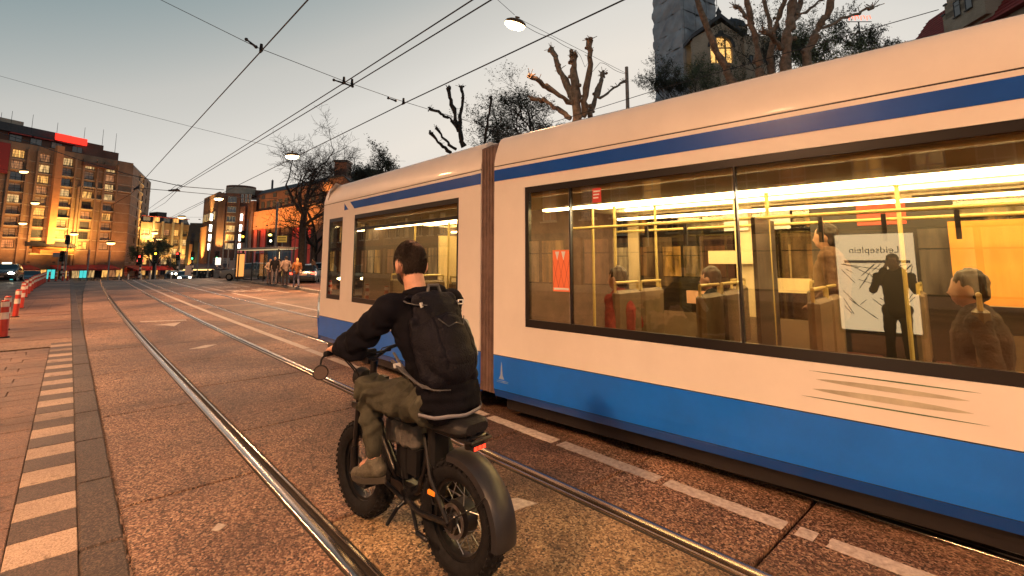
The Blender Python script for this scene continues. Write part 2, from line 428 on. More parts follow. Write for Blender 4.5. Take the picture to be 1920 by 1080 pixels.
sheet([-2.2, .17], [-9, -4, .25], .009).build('rear_edge_paving', M_tile, plat)
# further up: asphalt patches and block paving in bands
ys_ = [13.1,14.4,15.2,16.3,17.2,18.6,19.2,20.6,21.4,24.6,27.5,31,36,42,48,54,60]
for i, (a, b) in enumerate(zip(ys_, ys_[1:])):
    mm = (M_asph, M_tile)[i % 2] if b < 21.5 else M_tile
    MB().box(-1.55, a+.004, -.05, .168, b-.004, .006+(.004 if i % 2 else 0)).build('paving_band', mm, plat)
for i in range(14):
    y = 21.6+i*.62
    for j in range(3):
        MB().bbox(-1.5+j*.56, y+.01, -.02, -1.5+j*.56+.54, y+.6, .017+rnd.uniform(0,.004), .006).build('paving_tile', M_tile, plat)

# rails: head, groove and guard lip
def rail_path(X, y0=-9, y1=100, flip=1):
    ys = [y0, 0, 6, 12]+[12+k*2.5 for k in range(1, 20)]+[62+k*4 for k in range(12)]
    return [Matrix.Translation((X+tdx(y), y, gz(y))) @ Matrix.Diagonal((flip,1,1,1)) for y in ys if y0 <= y <= y1]
def rail(X, flip, parent):
    pth = rail_path(X, flip=flip)
    h = MB(); h.sweep([(-.072,-.09),(-.072,-.002),(-.066,.006),(-.05,.010),(-.02,.010),(-.006,.005),(-.002,-.004),(-.002,-.06)], pth)
    r_ = h.build('rail_head', M_rail, parent, smooth=True)
    MB().sweep([(-.0015,-.09),(-.0015,-.034),(.036,-.034),(.036,-.09)], pth).build('groove', M_groove, r_)
    MB().sweep([(.0365,-.09),(.0365,.002),(.040,.006),(.052,.005),(.056,-.002),(.056,-.09)], pth).build('guard_lip', M_rail, r_, smooth=True)
    for a, b in ((-.083,-.0725),(.0565,.072)):
        MB().sweep([(a,-.09),(a,-.006),(b,-.006),(b,-.09)], pth).build('joint_seal', M_joint, r_)
tr1 = thing('tram_track', 'grooved steel tram rails under the electric bike, left of the dashed line', 'tram track')
rail(1.295, 1, tr1); rail(2.805, -1, tr1)
tr2 = thing('tram_track', 'grooved steel tram rails carrying the blue and white tram', 'tram track')
rail(4.045, 1, tr2); rail(5.505, -1, tr2)

# painted markings
marks = tag(bpy.data.objects.new('road_markings', None), kind='structure'); C.objects.link(marks)
def paint(pts, z=.0045, name='painted_mark'):
    """thin slab of paint with a slightly ragged outline"""
    n = len(pts); m = MB(); e = []
    for i in range(n):
        a, b = Vector(pts[i]), Vector(pts[(i+1)%n]); k = max(1, min(40, int((b-a).length/.04)))
        for j in range(k):
            p = a.lerp(b, j/k)
            if j: p += Vector((rnd.uniform(-.005,.005), rnd.uniform(-.005,.005)))
            e.append(p)
    vs = [(p.x+tdx(p.y), p.y, gz(p.y)+z) for p in e]+[(p.x+tdx(p.y), p.y, gz(p.y)-.001) for p in e]; n = len(e)
    m.add(vs, [tuple(range(n))]+[(i, n+i, n+(i+1)%n, (i+1)%n) for i in range(n)])
    return m.build(name, M_paint, marks)
def line(x, y0, y1, w=.125): return paint([(x-w/2,y0),(x+w/2,y0),(x+w/2,y1),(x-w/2,y1)])
yb = [-1.2,-.1,1.02,1.19,2.07,3.13,4.14,5.2,6.3,7.3,8.4,9.5]
prev = -2.2
for q in yb: line(3.44, prev+.035, q-.035); prev = q
for k in range(16): line(3.46, 9.55+k*2.8, 9.55+k*2.8+2.74, .13)
paint([(1.55,16.95),(2.55,16.55),(2.55,16.35),(1.55,16.72)]); paint([(1.75,15.7),(2.35,15.95),(2.1,15.1),(1.95,15.5)])
paint([(1.8,11.0),(2.12,11.3),(2.3,11.25),(2.05,10.95)]); paint([(2.28,2.52),(2.36,2.66),(2.45,2.62),(2.50,2.47),(2.42,2.49)])
paint([(.78,3.6),(.83,3.66),(.86,3.6),(.81,3.56)])
for a, b in ((13.6,21.2),(22.6,29),(30.5,37.5),(39,46)): line(6.3-tdx((a+b)/2)*.2, a, b, .12)
for a, b in ((27,33),(35,41),(43,50)): line(8.6-tdx((a+b)/2)*.3, a, b, .12)
line(9.2, 15, 26, .10)
def ground_text(txt, loc, size, sy, rz):
    cu = bpy.data.curves.new('lettering', 'FONT'); cu.body = txt; cu.size = size; cu.extrude = .003; cu.align_x = 'CENTER'
    o = bpy.data.objects.new('tmp', cu); C.objects.link(o)
    dg = bpy.context.evaluated_depsgraph_get(); me = bpy.data.meshes.new_from_object(o.evaluated_get(dg)); bpy.data.objects.remove(o)
    me.transform(Matrix.Rotation(rz, 4, 'Z') @ Matrix.Diagonal((1, sy, 1, 1)))
    me.materials.clear()
    return link('painted_lettering', me, M_paint, marks, loc)
ground_text('BUS', (7.75, 29.5, .006), 1.25, 2.6, 0)
ground_text('LIJN', (7.9, 34.5, .006), 1.0, 2.8, 0)

# right-hand pavement where the people wait
pave = tag(bpy.data.objects.new('pavement', None), kind='structure'); C.objects.link(pave)
def kx(Y): return 9.62 + max(0, min(1, (Y-24)/10))*.9
m = MB(); ysp = [-9,0,8,16,24,27,30,34,38,42,48]
n = len(ysp)
for Y in ysp: m.v += [(kx(Y)+.16, Y, .115), (kx(Y)+3.2, Y, .115)]
for i in range(n-1): m.f.append((2*i,2*i+1,2*i+3,2*i+2))
m.build('paving', M_tile, pave)
for a, b in zip(ysp, ysp[1:]):
    k = max(1, int((b-a)/1.0))
    for j in range(k):
        y0, y1 = a+(b-a)*j/k, a+(b-a)*(j+1)/k
        o = MB(); vs = []
        for z, q in ((-.06,0),(.10,0),(.12,.015)):
            vs += [(kx(y0)+q,y0+.005,z),(kx(y0)+.158,y0+.005,z),(kx(y1)+.158,y1-.005,z),(kx(y1)+q,y1-.005,z)]
        o.add(vs, [(8,9,10,11)]+[(c+i, c+(i+1)%4, c+4+(i+1)%4, c+4+i) for c in (0,4) for i in range(4)])
        o.build('kerb_stone', M_concrete, pave)
sheet([12.9, 45], [-9,0,10,20,30,40], .004).build('parallel_road', M_asph, pave)
# ================================================================== PEOPLE (shared builder)
M_skin = mat('skin', (.50,.29,.20), .55, var=.12, vscale=14)
M_shoe = mat('dark_shoe', (.03,.025,.022), .6)
def cloth(name, col, s=60): return mat('cloth_'+name, col, .9, var=.28, vscale=18, bump=.35, bscale=s, spec=.2)
def person(label, loc, rz, h=1.75, top=(.1,.1,.1), legs=(.03,.03,.05), hair=(.05,.03,.02), long_hair=False, pose='stand', voxel=.022, group=None, key=None, seated=False, bag=None, proto=None):
    k = h/1.75
    P = thing('person', label, 'person', loc, rz, group)
    V = lambda x, y, z: Vector((x, y, z))*k
    hipz, kz, az = .92, .50, .09
    d = 0
    if seated:
        hip = [V(-.10,0,.50), V(.10,0,.50)]; knee = [V(-.11,.44,.52), V(.11,.44,.52)]; ank = [V(-.11,.46,.10), V(.11,.42,.10)]; d = -.42
    elif pose == 'walk':
        hip = [V(-.09,0,hipz), V(.09,0,hipz)]; knee = [V(-.10,.13,kz), V(.10,.02,kz)]; ank = [V(-.10,.15,az), V(.10,-.24,az+.04)]
    else:
        hip = [V(-.09,0,hipz), V(.09,0,hipz)]; knee = [V(-.11,.03,kz), V(.10,.02,kz)]; ank = [V(-.12,-.01,az), V(.11,.0,az)]
    o = Vector((0,0,d*k))
    pel, chest, neck, head = V(0,0,.98)+o, V(0,-.01,1.30)+o, V(0,0,1.50)+o, V(0,.025,1.635)+o
    sh = [V(-.185,-.01,1.42)+o, V(.185,-.01,1.42)+o]
    if pose == 'pockets' or seated: el = [V(-.29,-.06,1.14)+o, V(.29,-.06,1.14)+o]; ha = [V(-.17,.13,.99)+o, V(.17,.13,.99)+o]
    elif pose == 'folded': el = [V(-.27,.02,1.15)+o, V(.27,.02,1.15)+o]; ha = [V(.08,.22,1.18)+o, V(-.08,.22,1.14)+o]
    elif pose == 'camera': el = [V(-.25,.16,1.22)+o, V(.25,.16,1.22)+o]; ha = [V(-.07,.22,1.58)+o, V(.07,.22,1.58)+o]
    else: el = [V(-.25,-.03,1.13)+o, V(.25,-.03,1.13)+o]; ha = [V(-.25,.06,.86)+o, V(.24,.08,.87)+o]
    # skin: one continuous body
    b = MB()
    b.ball(head, (.075*k,.095*k,.115*k), 12); b.ball(head+V(0,.03,-.06), (.055*k,.065*k,.065*k), 10); b.caps(head+V(0,.085,-.01), head+V(0,.10,-.035), .014*k)
    for s in (-1,1): b.ball(head+V(.076*s,-.005,-.01), (.014*k,.024*k,.034*k), 8)
    b.caps(neck-V(0,0,.06), head-V(0,.01,.06), .055*k, .05*k)
    b.caps(pel, chest, .115*k, .135*k); b.caps(chest, neck-V(0,0,.06), .12*k, .06*k)
    for i in (0,1):
        b.caps(chest+V(0,0,.08), sh[i], .06*k, .055*k); b.caps(sh[i], el[i], .045*k, .036*k); b.caps(el[i], ha[i], .036*k, .026*k)
        t = (ha[i]-el[i]).normalized(); side = Vector((1 if i == 0 else -1, 0, 0))
        b.ball(ha[i]+t*.045*k, (.03*k,.036*k,.05*k), 8)
        for f in range(4): b.caps(ha[i]+t*.08*k+Vector((0,(f-1.5)*.017*k,0)), ha[i]+t*(.125-.012*abs(f-1.2))*k+Vector((0,(f-1.5)*.017*k,0))+V(0,.012,0), .010*k, .008*k, 6)
        b.caps(ha[i]+t*.02*k+V(0,.03,0), ha[i]+t*.07*k+V(0,.055,0), .011*k, .009*k, 6)
        b.caps(pel-V(0,0,.02), hip[i], .09*k); b.caps(hip[i], knee[i], .072*k, .05*k); b.caps(knee[i], ank[i], .048*k, .036*k)
        b.caps(ank[i]-V(0,0,.03), ank[i]+V(0,.12,-.05), .035*k, .03*k)
    link('body', remeshed(b, min(voxel, .016), 2, 'body'), M_skin, P)
    # jacket
    j = MB()
    j.caps(pel-V(0,0,.05), chest, .145*k, .165*k); j.caps(chest, neck-V(0,0,.07), .155*k, .085*k); j.ball(chest+V(0,0,.05), (.19*k,.125*k,.2*k), 12); j.ball(pel-V(0,0,.04), (.17*k,.12*k,.1*k), 10)
    for i in (0,1):
        j.caps(chest+V(0,0,.07), sh[i], .085*k, .075*k); j.caps(sh[i], el[i], .068*k, .055*k); j.caps(el[i], el[i].lerp(ha[i], .86), .055*k, .045*k)
    fold = lambda c, n_: .010*k*noise.noise(c*9)+.006*k*noise.noise(Vector((c.x*14, c.y*14, c.z*34)))
    link('jacket', remeshed(j, voxel, 3, 'jacket', fold), cloth(key or label[:18], top), P)
    # trousers
    t_ = MB()
    for i in (0,1):
        t_.caps(pel-V(0,0,.03), hip[i], .115*k, .105*k); t_.caps(hip[i], knee[i], .095*k, .068*k); t_.caps(knee[i], knee[i].lerp(ank[i], .93), .066*k, .056*k)
    link('trousers', remeshed(t_, voxel, 2, 'trousers', fold), cloth('l'+(key or label[:18]), legs), P)
    s_ = MB()
    for i in (0,1):
        s_.caps(ank[i]-V(0,.02,.045), ank[i]+V(0,.15,-.055), .042*k, .036*k, 8)
    s_.build('shoes', M_shoe, P, True)
    hr = MB(); hr.ball(head+V(0,-.018,.03), (.085*k,.10*k,.105*k), 12); hr.ball(head+V(0,-.045,-.02), (.075*k,.07*k,.09*k), 10)
    if long_hair: hr.caps(head+V(0,-.06,0), head+V(0,-.10,-.26), .085*k, .075*k)
    link('hair', remeshed(hr, voxel*.8, 3, 'hair', lambda c, n_: .011*noise.noise(Vector((c.x*55, c.y*55, c.z*18)))+.006*noise.noise(c*25)), mat('hair_%s' % (key or label[:18]), hair, .55, var=.4, vscale=50), P)
    return P

# ================================================================== TRAM
M_tw = mat('tram_cream_white', (.78,.72,.665), .40, var=.05, vscale=1.6, coat=.10, spec=.5, bump=.02, bscale=2.0)
M_tb = mat('tram_blue', (.008,.15,.74), .28, var=.10, vscale=2.0, coat=.3, bump=.02, bscale=2.0)
M_tb2 = mat('tram_stripe_blue', (.006,.075,.40), .26, var=.10, vscale=2.0, coat=.3)
M_tdk = mat('tram_dark_trim', (.015,.013,.014), .3)
M_tseal = mat('tram_seam', (.03,.025,.03), .5)
M_bell = mat('bellows_rubber', (.15,.095,.08), .65, var=.25, vscale=8)
M_tglass = glass_mat('tram_glass', (.80,.75,.62), 1.75, .012, 1.0)
M_int = mat('tram_interior_panel', (.66,.54,.34), .5, var=.08)
M_int2 = mat('tram_interior_lower', (.17,.12,.08), .6, var=.1)
M_floor = mat('tram_floor', (.10,.09,.08), .6, var=.2, vscale=30)
M_tlight = emit_mat('tram_light_tube', (1.0,.80,.50), 28)
M_tlight2 = emit_mat('tram_light_tube_soft', (1.0,.76,.42), 24)
M_seat = mat('seat_fabric', (.16,.035,.03), .85, col2=(.05,.02,.03), vscale=25)
M_seat_shell = mat('seat_shell', (.16,.115,.075), .45, var=.2, vscale=9)
M_pole = mat('grab_pole', (.62,.5,.2), .3, .3)

tram = thing('tram', 'long cream and blue articulated tram filling the right half of the street', 'tram')
def frame_of(A, B):
    A = Vector((A[0],A[1],0)); B = Vector((B[0],B[1],0)); u = (B-A).normalized(); n = Vector((-u.y, u.x, 0))
    if n.x < 0: n = -n
    return A, u, n
def section(A, B, L, cut0, front, wins, fwins):
    A, u, n = frame_of(A, B)
    Mx = Matrix(((u.x, n.x, 0, A.x), (u.y, n.y, 0, A.y), (0,0,1,0), (0,0,0,1)))     # local (s, d, z)
    W = 2.45
    P = lambda mb, name, m, par=tram, sm=False: mb.build(name, m, par, sm)
    def lbox(mb, s0, s1, d0, d1, z0, z1): return mb.box(s0,d0,z0,s1,d1,z1,Mx)
    def side(mb, prof, s0, s1, kk=1):
        """sweep (d,z) side profile along s"""
        pth = [Mx @ Matrix(((0,1,0,s),(1,0,0,0),(0,0,1,0),(0,0,0,1))) for s in (s0, s1)]
        return mb.sweep(prof, pth)
    s0, s1 = cut0, L
    # lower blue skirt, slightly tucked in at the bottom
    P(side(MB(), [(.03,.225),(.0,.30),(.035,.30),(.05,.225)], s0, s1), 'skirt_edge', M_tb2)
    P(side(MB(), [(.0,.306),(-.004,.40),(-.004,.652),(.04,.652),(.04,.306)], s0, s1), 'blue_skirt', M_tb)
    P(side(MB(), [(.006,.296),(.006,.31),(.03,.31),(.03,.296)], s0, s1), 'skirt_seam', M_tseal)
    P(side(MB(), [(.004,.65),(.004,.664),(.03,.664),(.03,.65)], s0, s1), 'belt_seam', M_tseal)
    P(side(MB(), [(-.004,.661),(-.004,.985),(.04,.985),(.04,.661)], s0, s1), 'white_lower_panel', M_tw)
    # above the windows
    up = P(side(MB(), [(-.002,2.425),(-.004,2.70),(.04,2.70),(.04,2.425)], s0, s1), 'white_upper_panel', M_tw)
    P(side(MB(), [(.002,2.698),(.002,2.712),(.03,2.712),(.03,2.698)], s0, s1), 'upper_seam', M_tseal)
    P(side(MB(), [(-.004,2.711),(-.004,2.74),(.02,2.86),(.062,2.97),(.10,3.035),(.14,3.06),(.18,3.06),(.18,3.0),(.10,2.9),(.04,2.711)], s0, s1), 'roof_cove', M_tw, tram, True)
    P(side(MB(), [(.16,3.0),(.16,3.055),(.6,3.09),(W-.6,3.09),(W-.16,3.055),(W,2.75),(W,2.42),(W-.05,2.42),(W-.06,2.7),(W-.2,3.0)], s0, s1), 'roof', M_tw)
    P(side(MB(), [(-.0062,2.537),(-.0062,2.665),(-.003,2.665),(-.003,2.537)], s0, s1-(.95 if front else 0)), 'blue_stripe', M_tb2)
    P(side(MB(), [(.20,3.06),(.20,3.085),(.225,3.085),(.225,3.06)], s0+.1, s1-.1), 'roof_edge_rail', M_tdk)
    # window band frame
    P(side(MB(), [(.004,2.362),(.004,2.424),(.05,2.424),(.05,2.362)], fwins[0][0], fwins[-1][1]), 'window_head_trim', M_tdk)
    P(side(MB(), [(.004,.986),(.004,1.062),(.05,1.062),(.05,.986)], fwins[0][0], fwins[-1][1]), 'window_sill_trim', M_tdk)
    a0 = s0
    edges = []
    for w0, w1, kind in fwins:
        if w0 > a0+.001: edges.append((a0, w0))
        a0 = w1
    if a0 < s1: edges.append((a0, s1))
    for a, b in edges: P(side(MB(), [(-.004,.986),(-.004,2.424),(.05,2.424),(.05,.986)], a, b), 'white_pillar', M_tw)
    for i, (w0, w1, kind) in enumerate(fwins):
        f = P(side(MB(), [(.004,1.062),(.004,2.362),(.05,2.362),(.05,1.062)], w0, w0+(.045 if i == 0 else .007)), 'window_jamb', M_tdk)
        P(side(MB(), [(.004,1.062),(.004,2.362),(.05,2.362),(.05,1.062)], w1-(.045 if i == len(fwins)-1 else .007), w1), 'window_jamb', M_tdk)
        P(side(MB(), [(.010,1.05),(.010,2.37),(.014,2.37),(.014,1.05)], w0+.02, w1-.02), 'glass_pane', M_tglass, f)
        if kind == 'hop':      # tilting upper light
            P(side(MB(), [(.0,2.16),(.0,2.20),(.03,2.20),(.03,2.16)], w0+.045, w1-.045), 'transom_bar', M_tdk, f)
    # inside
    P(lbox(MB(), s0, s1-.2, .06, W-.06, .33, .36), 'floor', M_floor)
    P(lbox(MB(), s0, s1-.2, .06, W-.06, 2.32, 2.36), 'ceiling', M_int)
    P(side(MB(), [(.05,2.36),(.05,2.42),(.5,2.42),(.34,2.22)], s0+.1, s1-.3), 'lamp_cove', M_int)
    P(lbox(MB(), s0+.4, s1-.5, .36, .44, 2.20, 2.225), 'light_tube', M_tlight)
    P(lbox(MB(), s0+.4, s1-.5, W-.5, W-.42, 2.20, 2.225), 'light_tube', M_tlight)
    P(lbox(MB(), s0+.2, s1-.3, .055, .075, .36, .985), 'inner_wall', M_int2)
    # far side: wall below and above, pillars, panes
    fw = MB(); lbox(fw, s0, s1, W-.05, W, .22, 1.0); P(fw, 'far_side_wall', M_int2); P(lbox(MB(), s0, s1, W-.05, W, 2.3, 2.42), 'far_head_wall', M_int)
    s = s0+.3; 
    while s < s1-1.0:
        P(lbox(MB(), s, s+.16, W-.05, W-.002, 1.0, 2.3), 'far_pillar', M_int)
        P(lbox(MB(), s+.16, min(s+1.5, s1-.3), W-.03, W-.026, 1.0, 2.3), 'far_glass_pane', M_tglass)
        s += 1.5
    # under frame
    P(lbox(MB(), s0+.1, s1-.2, .10, W-.1, .10, .30), 'underframe', M_tdk)
    return Mx, lbox, side, P

# rear section (towards and past the camera)
RW = [(.50,1.07,'a'), (1.07,2.60,'a'), (2.60,4.75,'a'), (4.75,6.4,'a')]
Mr, lb, sd, P_ = section((3.44,4.1), (3.68,1.2), 9.0, .05, False, None, RW)
# pale posters and stickers on the glass
M_post = mat('orange_poster', (.72,.16,.06), .5, emit=(.9,.2,.06), estr=.15)
po = P_(lb(MB(), .86, 1.06, .0045, .0075, 1.36, 1.76), 'poster', M_post)
pw = MB()
for q in range(2):
    s = .89+q*.075
    pw.add([Mr @ Vector(v) for v in ((s,.0035,1.745),(s+.05,.0035,1.745),(s+.025,.0035,1.66))], [(0,1,2)])
pw.add([Mr @ Vector(v) for v in ((.87,.0035,1.375),(1.05,.0035,1.375),(1.05,.0035,1.395),(.87,.0035,1.395))], [(0,1,2,3)])
P_(pw, 'poster_print', M_white, po)
pl = MB()
for q in range(3):
    s = .86+q*.0667
    for a, b in (((s,1.66),(s+.0667,1.40)), ((s+.0667,1.66),(s,1.40))):
        pl.tube([Mr @ Vector((a[0],.0038,a[1])), Mr @ Vector((b[0],.0038,b[1]))], .0016, 4)
P_(pl, 'poster_lines', mat('dark_red_print', (.35,.04,.03), .6), po)
st = P_(lb(MB(), 1.335, 1.43, .004, .0075, 2.19, 2.325), 'sticker', mat('red_sticker', (.55,.05,.035), .5))
ss = MB()
for q in range(3): lb(ss, 1.345, 1.42-.01*q, .0025, .0038, 2.29-.03*q, 2.302-.03*q)
P_(ss, 'sticker_print', M_white, st)
# faded green-grey streaks of lettering on the white panel
M_dec = mat('faded_green_decal', (.42,.39,.30), .4, var=.4, vscale=3)
M_dec2 = mat('dark_green_decal', (.07,.13,.07), .4, var=.4, vscale=3)
dz = [(.930,.007,M_dec2),(.880,.030,M_dec),(.815,.036,M_dec),(.762,.007,M_dec2)]
for z, w, m_ in dz:
    q = MB(); n_ = 14
    sA, sB = 2.95+rnd.uniform(0,.1), 3.86-rnd.uniform(0,.08)
    vs = []
    for i in range(n_+1):
        t = i/n_; hw = w*math.sin(math.pi*t)**.6*.5+.0004; s = sA+(sB-sA)*t
        vs += [Mr @ Vector((s,-.0055,z-hw)), Mr @ Vector((s,-.0055,z+hw))]
    q.add(vs, [(2*i,2*i+2,2*i+3,2*i+1) for i in range(n_)]); P_(q, 'panel_decal', m_)
# small pale spire emblem low on the blue skirt
em = MB(); em.add([Mr @ Vector(v) for v in ((.13,-.0055,.42),(.21,-.0055,.42),(.185,-.0055,.46),(.178,-.0055,.55),(.17,-.0055,.60),(.162,-.0055,.55),(.155,-.0055,.46))], [tuple(range(7))])
for z in (.385,.40): em.box(.10,-.0055,z,.27,-.005,z+.004,Mr)
P_(em, 'emblem', mat('pale_emblem', (.25,.35,.55), .5))
# inside bits
def seat(s, d, face, par=tram, wide=.46):
    """face +1 looks towards +s"""
    m = Mr @ Matrix.Translation((s,d,.36)) @ Matrix.Diagonal((face,1,1,1))
    sh = MB(); sh.bbox(-.05,-wide/2,.30,.42,wide/2,.40,.03,m); sh.box(.1,-.06,0,.26,.06,.31,m)
    o = sh.build('seat', M_seat, par)
    bk = MB(); bk.bbox(-.12,-wide/2,.40,-.04,wide/2,1.02,.03,m); bk.build('seat_back', M_seat_shell, o)
    hd = MB(); hd.tube([m @ Vector((-.08,-wide/2+.02,1.0)), m @ Vector((-.08,-wide/2+.02,1.09)), m @ Vector((-.08,wide/2-.02,1.09)), m @ Vector((-.08,wide/2-.02,1.0))], .014, 8); hd.build('seat_handle', M_pole, o)
for s, d, f in ((1.35,.42,-1),(1.35,.92,-1),(2.30,.42,1),(2.30,.92,1),(3.1,.42,1),(3.1,.92,1),(3.95,.42,1),(3.95,.92,1),(4.8,.42,1),(1.9,1.9,-1),(2.8,1.9,1),(3.6,1.9,1),(4.4,1.9,1)): seat(s, d, f)
for s, d in ((1.12,.75),(1.12,1.7),(2.62,.75),(2.1,1.55),(3.45,1.55),(4.3,.75),(.55,1.2)):
    P_(MB().tube([Mr @ Vector((s,d,.36)), Mr @ Vector((s,d,2.33))], .017, 8), 'grab_pole', M_pole)
P_(MB().tube([Mr @ Vector((.6,.7,2.02)), Mr @ Vector((5.5,.7,2.02))], .015, 8), 'ceiling_rail', M_pole)
P_(MB().tube([Mr @ Vector((.6,1.6,2.02)), Mr @ Vector((5.5,1.6,2.02))], .015, 8), 'ceiling_rail', M_pole)
for s in (1.5,1.9,3.0,3.4,3.8): P_(lb(MB(), s, s+.03, .685, .715, 1.80, 2.0), 'hand_strap', M_tdk)
P_(lb(MB(), .6, 5.8, 1.15, 1.3, 2.285, 2.318), 'ceiling_lamp', M_tlight2)
for s_, w_, c_ in ((.75,.5,(.62,.5,.3)),(2.75,.25,(.55,.2,.1)),(3.55,.5,(.7,.55,.3)),(4.3,.4,(.6,.3,.1))): P_(lb(MB(), s_, s_+w_, .30, .315, 2.235, 2.31), 'route_card', mat('route_card_%d' % int(s_*100), c_, .5))
for d_ in (.78,1.72): P_(lb(MB(), .7, 6.0, d_, d_+.05, 2.29, 2.316), 'light_strip', M_tlight2)  # added glowing strips that imitate streaked lamp reflections along the windows
for s_, w_, z_, c_ in ((1.5,.62,1.62,(.66,.52,.28)),(2.25,.35,1.30,(.6,.45,.22)),(3.85,.9,1.25,(.62,.5,.3)),(1.2,.5,1.12,(.55,.3,.16)),(4.1,.6,1.75,(.7,.56,.32))): P_(lb(MB(), s_, s_+w_, 2.34, 2.372, z_, z_+.16), 'side_card', mat('side_card_%d' % int(s_*100), c_, .5, emit=c_, estr=.5))
P_(lb(MB(), 3.75, 4.6, 1.98, 2.0, 1.28, 2.0), 'orange_partition', mat('orange_partition', (.75,.34,.06), .5, emit=(1,.4,.06), estr=.25))
P_(lb(MB(), 2.62, 3.80, 2.375, 2.395, .40, 2.27), 'reflection_backing', mat('dark_backing', (.025,.02,.018), .4))  # dark panel added behind the glass so the mirrored map stands out
P_(lb(MB(), 2.60, 2.63, .35, .9, .36, 2.0), 'partition', mat('smoked_partition', (.06,.05,.045), .3))
for s in (1.7,2.15): P_(lb(MB(), s, s+.28, 2.36, 2.375, 2.02, 2.25), 'advert_card', M_white)
P_(lb(MB(), 3.05, 3.45, 2.36, 2.375, 2.02, 2.25), 'advert_card', mat('advert_red', (.6,.1,.06), .5))

# front section
FW = [(.62,3.62,'hop'), (4.10,4.72,'a')]
Mf, lbf, sdf, Pf = section((3.44,4.1), (3.50,9.5), 5.0, .19, True, None, FW)
Pf(MB().add([Mf @ Vector(v) for v in ((3.62,-.0072,2.53),(3.86,-.0072,2.53),(4.06,-.0072,2.67),(3.82,-.0072,2.67))], [(0,1,2,3)]), 'stripe_gap', M_tw)
W = 2.45
nose = MB()
prof = [(.0,.225),(.10,.6),(.10,.985),(.02,1.1),(-.10,2.42),(-.14,2.7),(-.24,2.95),(-.5,3.08)]
def nose_strip(i0, i1, name, m_):
    q = MB(); vs = []
    for i in range(i0, i1+1):
        ds, z = prof[i]
        for d, back in ((0,0),(.15,.16),(.5,.26),(W/2,.30),(W-.5,.26),(W-.15,.16),(W,0)): vs.append(Mf @ Vector((5.0+ds+back-(.0),d,z)))
    n_ = 7
    q.add(vs, [(a*n_+b, a*n_+b+1, (a+1)*n_+b+1, (a+1)*n_+b) for a in range(i1-i0) for b in range(n_-1)])
    return Pf(q, name, m_, tram, True)
nose_strip(0,1,'nose_skirt', M_tb); nose_strip(1,3,'nose_panel', M_tw); nose_strip(3,4,'windscreen', M_tglass); nose_strip(4,7,'nose_top', M_tw)
for z, d in ((.75,.25),(.75,W-.25)): Pf(MB().ball(Mf @ Vector((5.24,d,z)), .08, 10), 'headlamp', emit_mat('tram_headlamp', (1,.9,.7), 4), tram, True)
Pf(lbf(MB(), 4.72, 4.95, .03, W-.03, .36, 1.0), 'driver_desk', M_tdk)
Pf(lbf(MB(), 3.60, 3.66, .2, W-.2, .36, 2.3), 'cab_wall', mat('cab_wall', (.10,.07,.06), .5))
for s, d in ((1.0,.8),(2.0,.8),(3.0,.8),(1.5,1.7),(2.6,1.7)): Pf(MB().tube([Mf @ Vector((s,d,.36)), Mf @ Vector((s,d,2.33))], .017, 8), 'grab_pole', M_pole)
_m = Mr; Mr = Mf
for s, d, f in ((1.2,.45,1),(2.0,.45,1),(2.8,.45,1),(1.4,1.95,1),(2.4,1.95,1)): seat(s, d, f)
Mr = _m
Pf(lbf(MB(), .7, 3.3, 1.15, 1.3, 2.285, 2.318), 'ceiling_lamp', M_tlight2)
for s_, c_ in ((.9,(.62,.48,.22)),(2.1,(.5,.36,.15)),(3.0,(.66,.52,.28))): Pf(lbf(MB(), s_, s_+.05, 1.3, 2.38, .36, 2.1), 'yellow_screen', mat('yellow_screen_%d' % int(s_*10), c_, .45, emit=c_, estr=.25))
# articulation bellows
ga = MB(); gb = MB()
N_ = 9
A, B = Mf @ Vector((.19,0,0)), Mr @ Vector((.05,0,0))
for k in range(N_):
    t0, t1 = k/N_, (k+1)/N_; 
    ins = .019 if k % 2 else .012
    vs = []
    for t in (t0, t1):
        a = A.lerp(B, t); nn = Vector((1,.03,0))
        for d, z in ((ins,.25),(ins,2.95),(ins+.15,3.04-ins),(2.3,3.04-ins),(2.3,.25)): vs.append(a+nn*d+Vector((0,0,z)))
    ga.add(vs, [(i,(i+1)%5,5+(i+1)%5,5+i) for i in range(5)]+[(4,3,2,1,0),(5,6,7,8,9)])
Pf(ga, 'bellows', M_bell)
# bogies and wheels
for Mx, s in ((Mf,1.5),(Mf,3.3),(Mr,2.2),(Mr,4.0),(Mr,7.5)):
    for d in (.52, 1.93):
        w = MB().lathe([(.02,-.05),(.26,-.05),(.30,-.045),(.30,.045),(.26,.05),(.02,.05)], (0,0,0), 'y', 24, None)
        w.v = [tuple(Mx @ (Vector(v)+Vector((s,d,.305)))) for v in w.v]
        w.build('wheel', M_steel, tram, True)

# passengers, each a thing of its own
def on_tram(Mx, s, d, z, toward):
    p = Mx @ Vector((s,d,z)); q = Mx @ Vector((s+toward,d,z)); v = q-p
    return p, math.atan2(-v.x, v.y)
for lab, s, d, tw, top, leg, seated, lh, hr in (
    ('tram passenger in a maroon coat behind the orange window poster', 1.35,.42,-1,(.22,.03,.025),(.03,.03,.03),True,False,(.05,.03,.02)),
    ('dark haired tram passenger in a black coat facing forward by the middle pillar', 2.05,.95,-1,(.02,.02,.022),(.03,.03,.04),True,False,(.02,.015,.012)),
    ('tram passenger in a pale beige jacket on the rearmost visible seat', 3.85,.42,-1,(.05,.04,.038),(.03,.03,.03),True,False,(.03,.02,.014)),
    ('standing tram passenger in a brown coat in the middle of the car', 2.95,1.35,-1,(.12,.07,.045),(.03,.03,.04),False,False,(.03,.02,.015))):
    p, a = on_tram(Mr, s, d, .36, tw)
    if seated: p.z += .0
    person(lab, p, a, 1.62, top, leg, hr, lh, 'pockets', .014, None, lab[:24], seated)
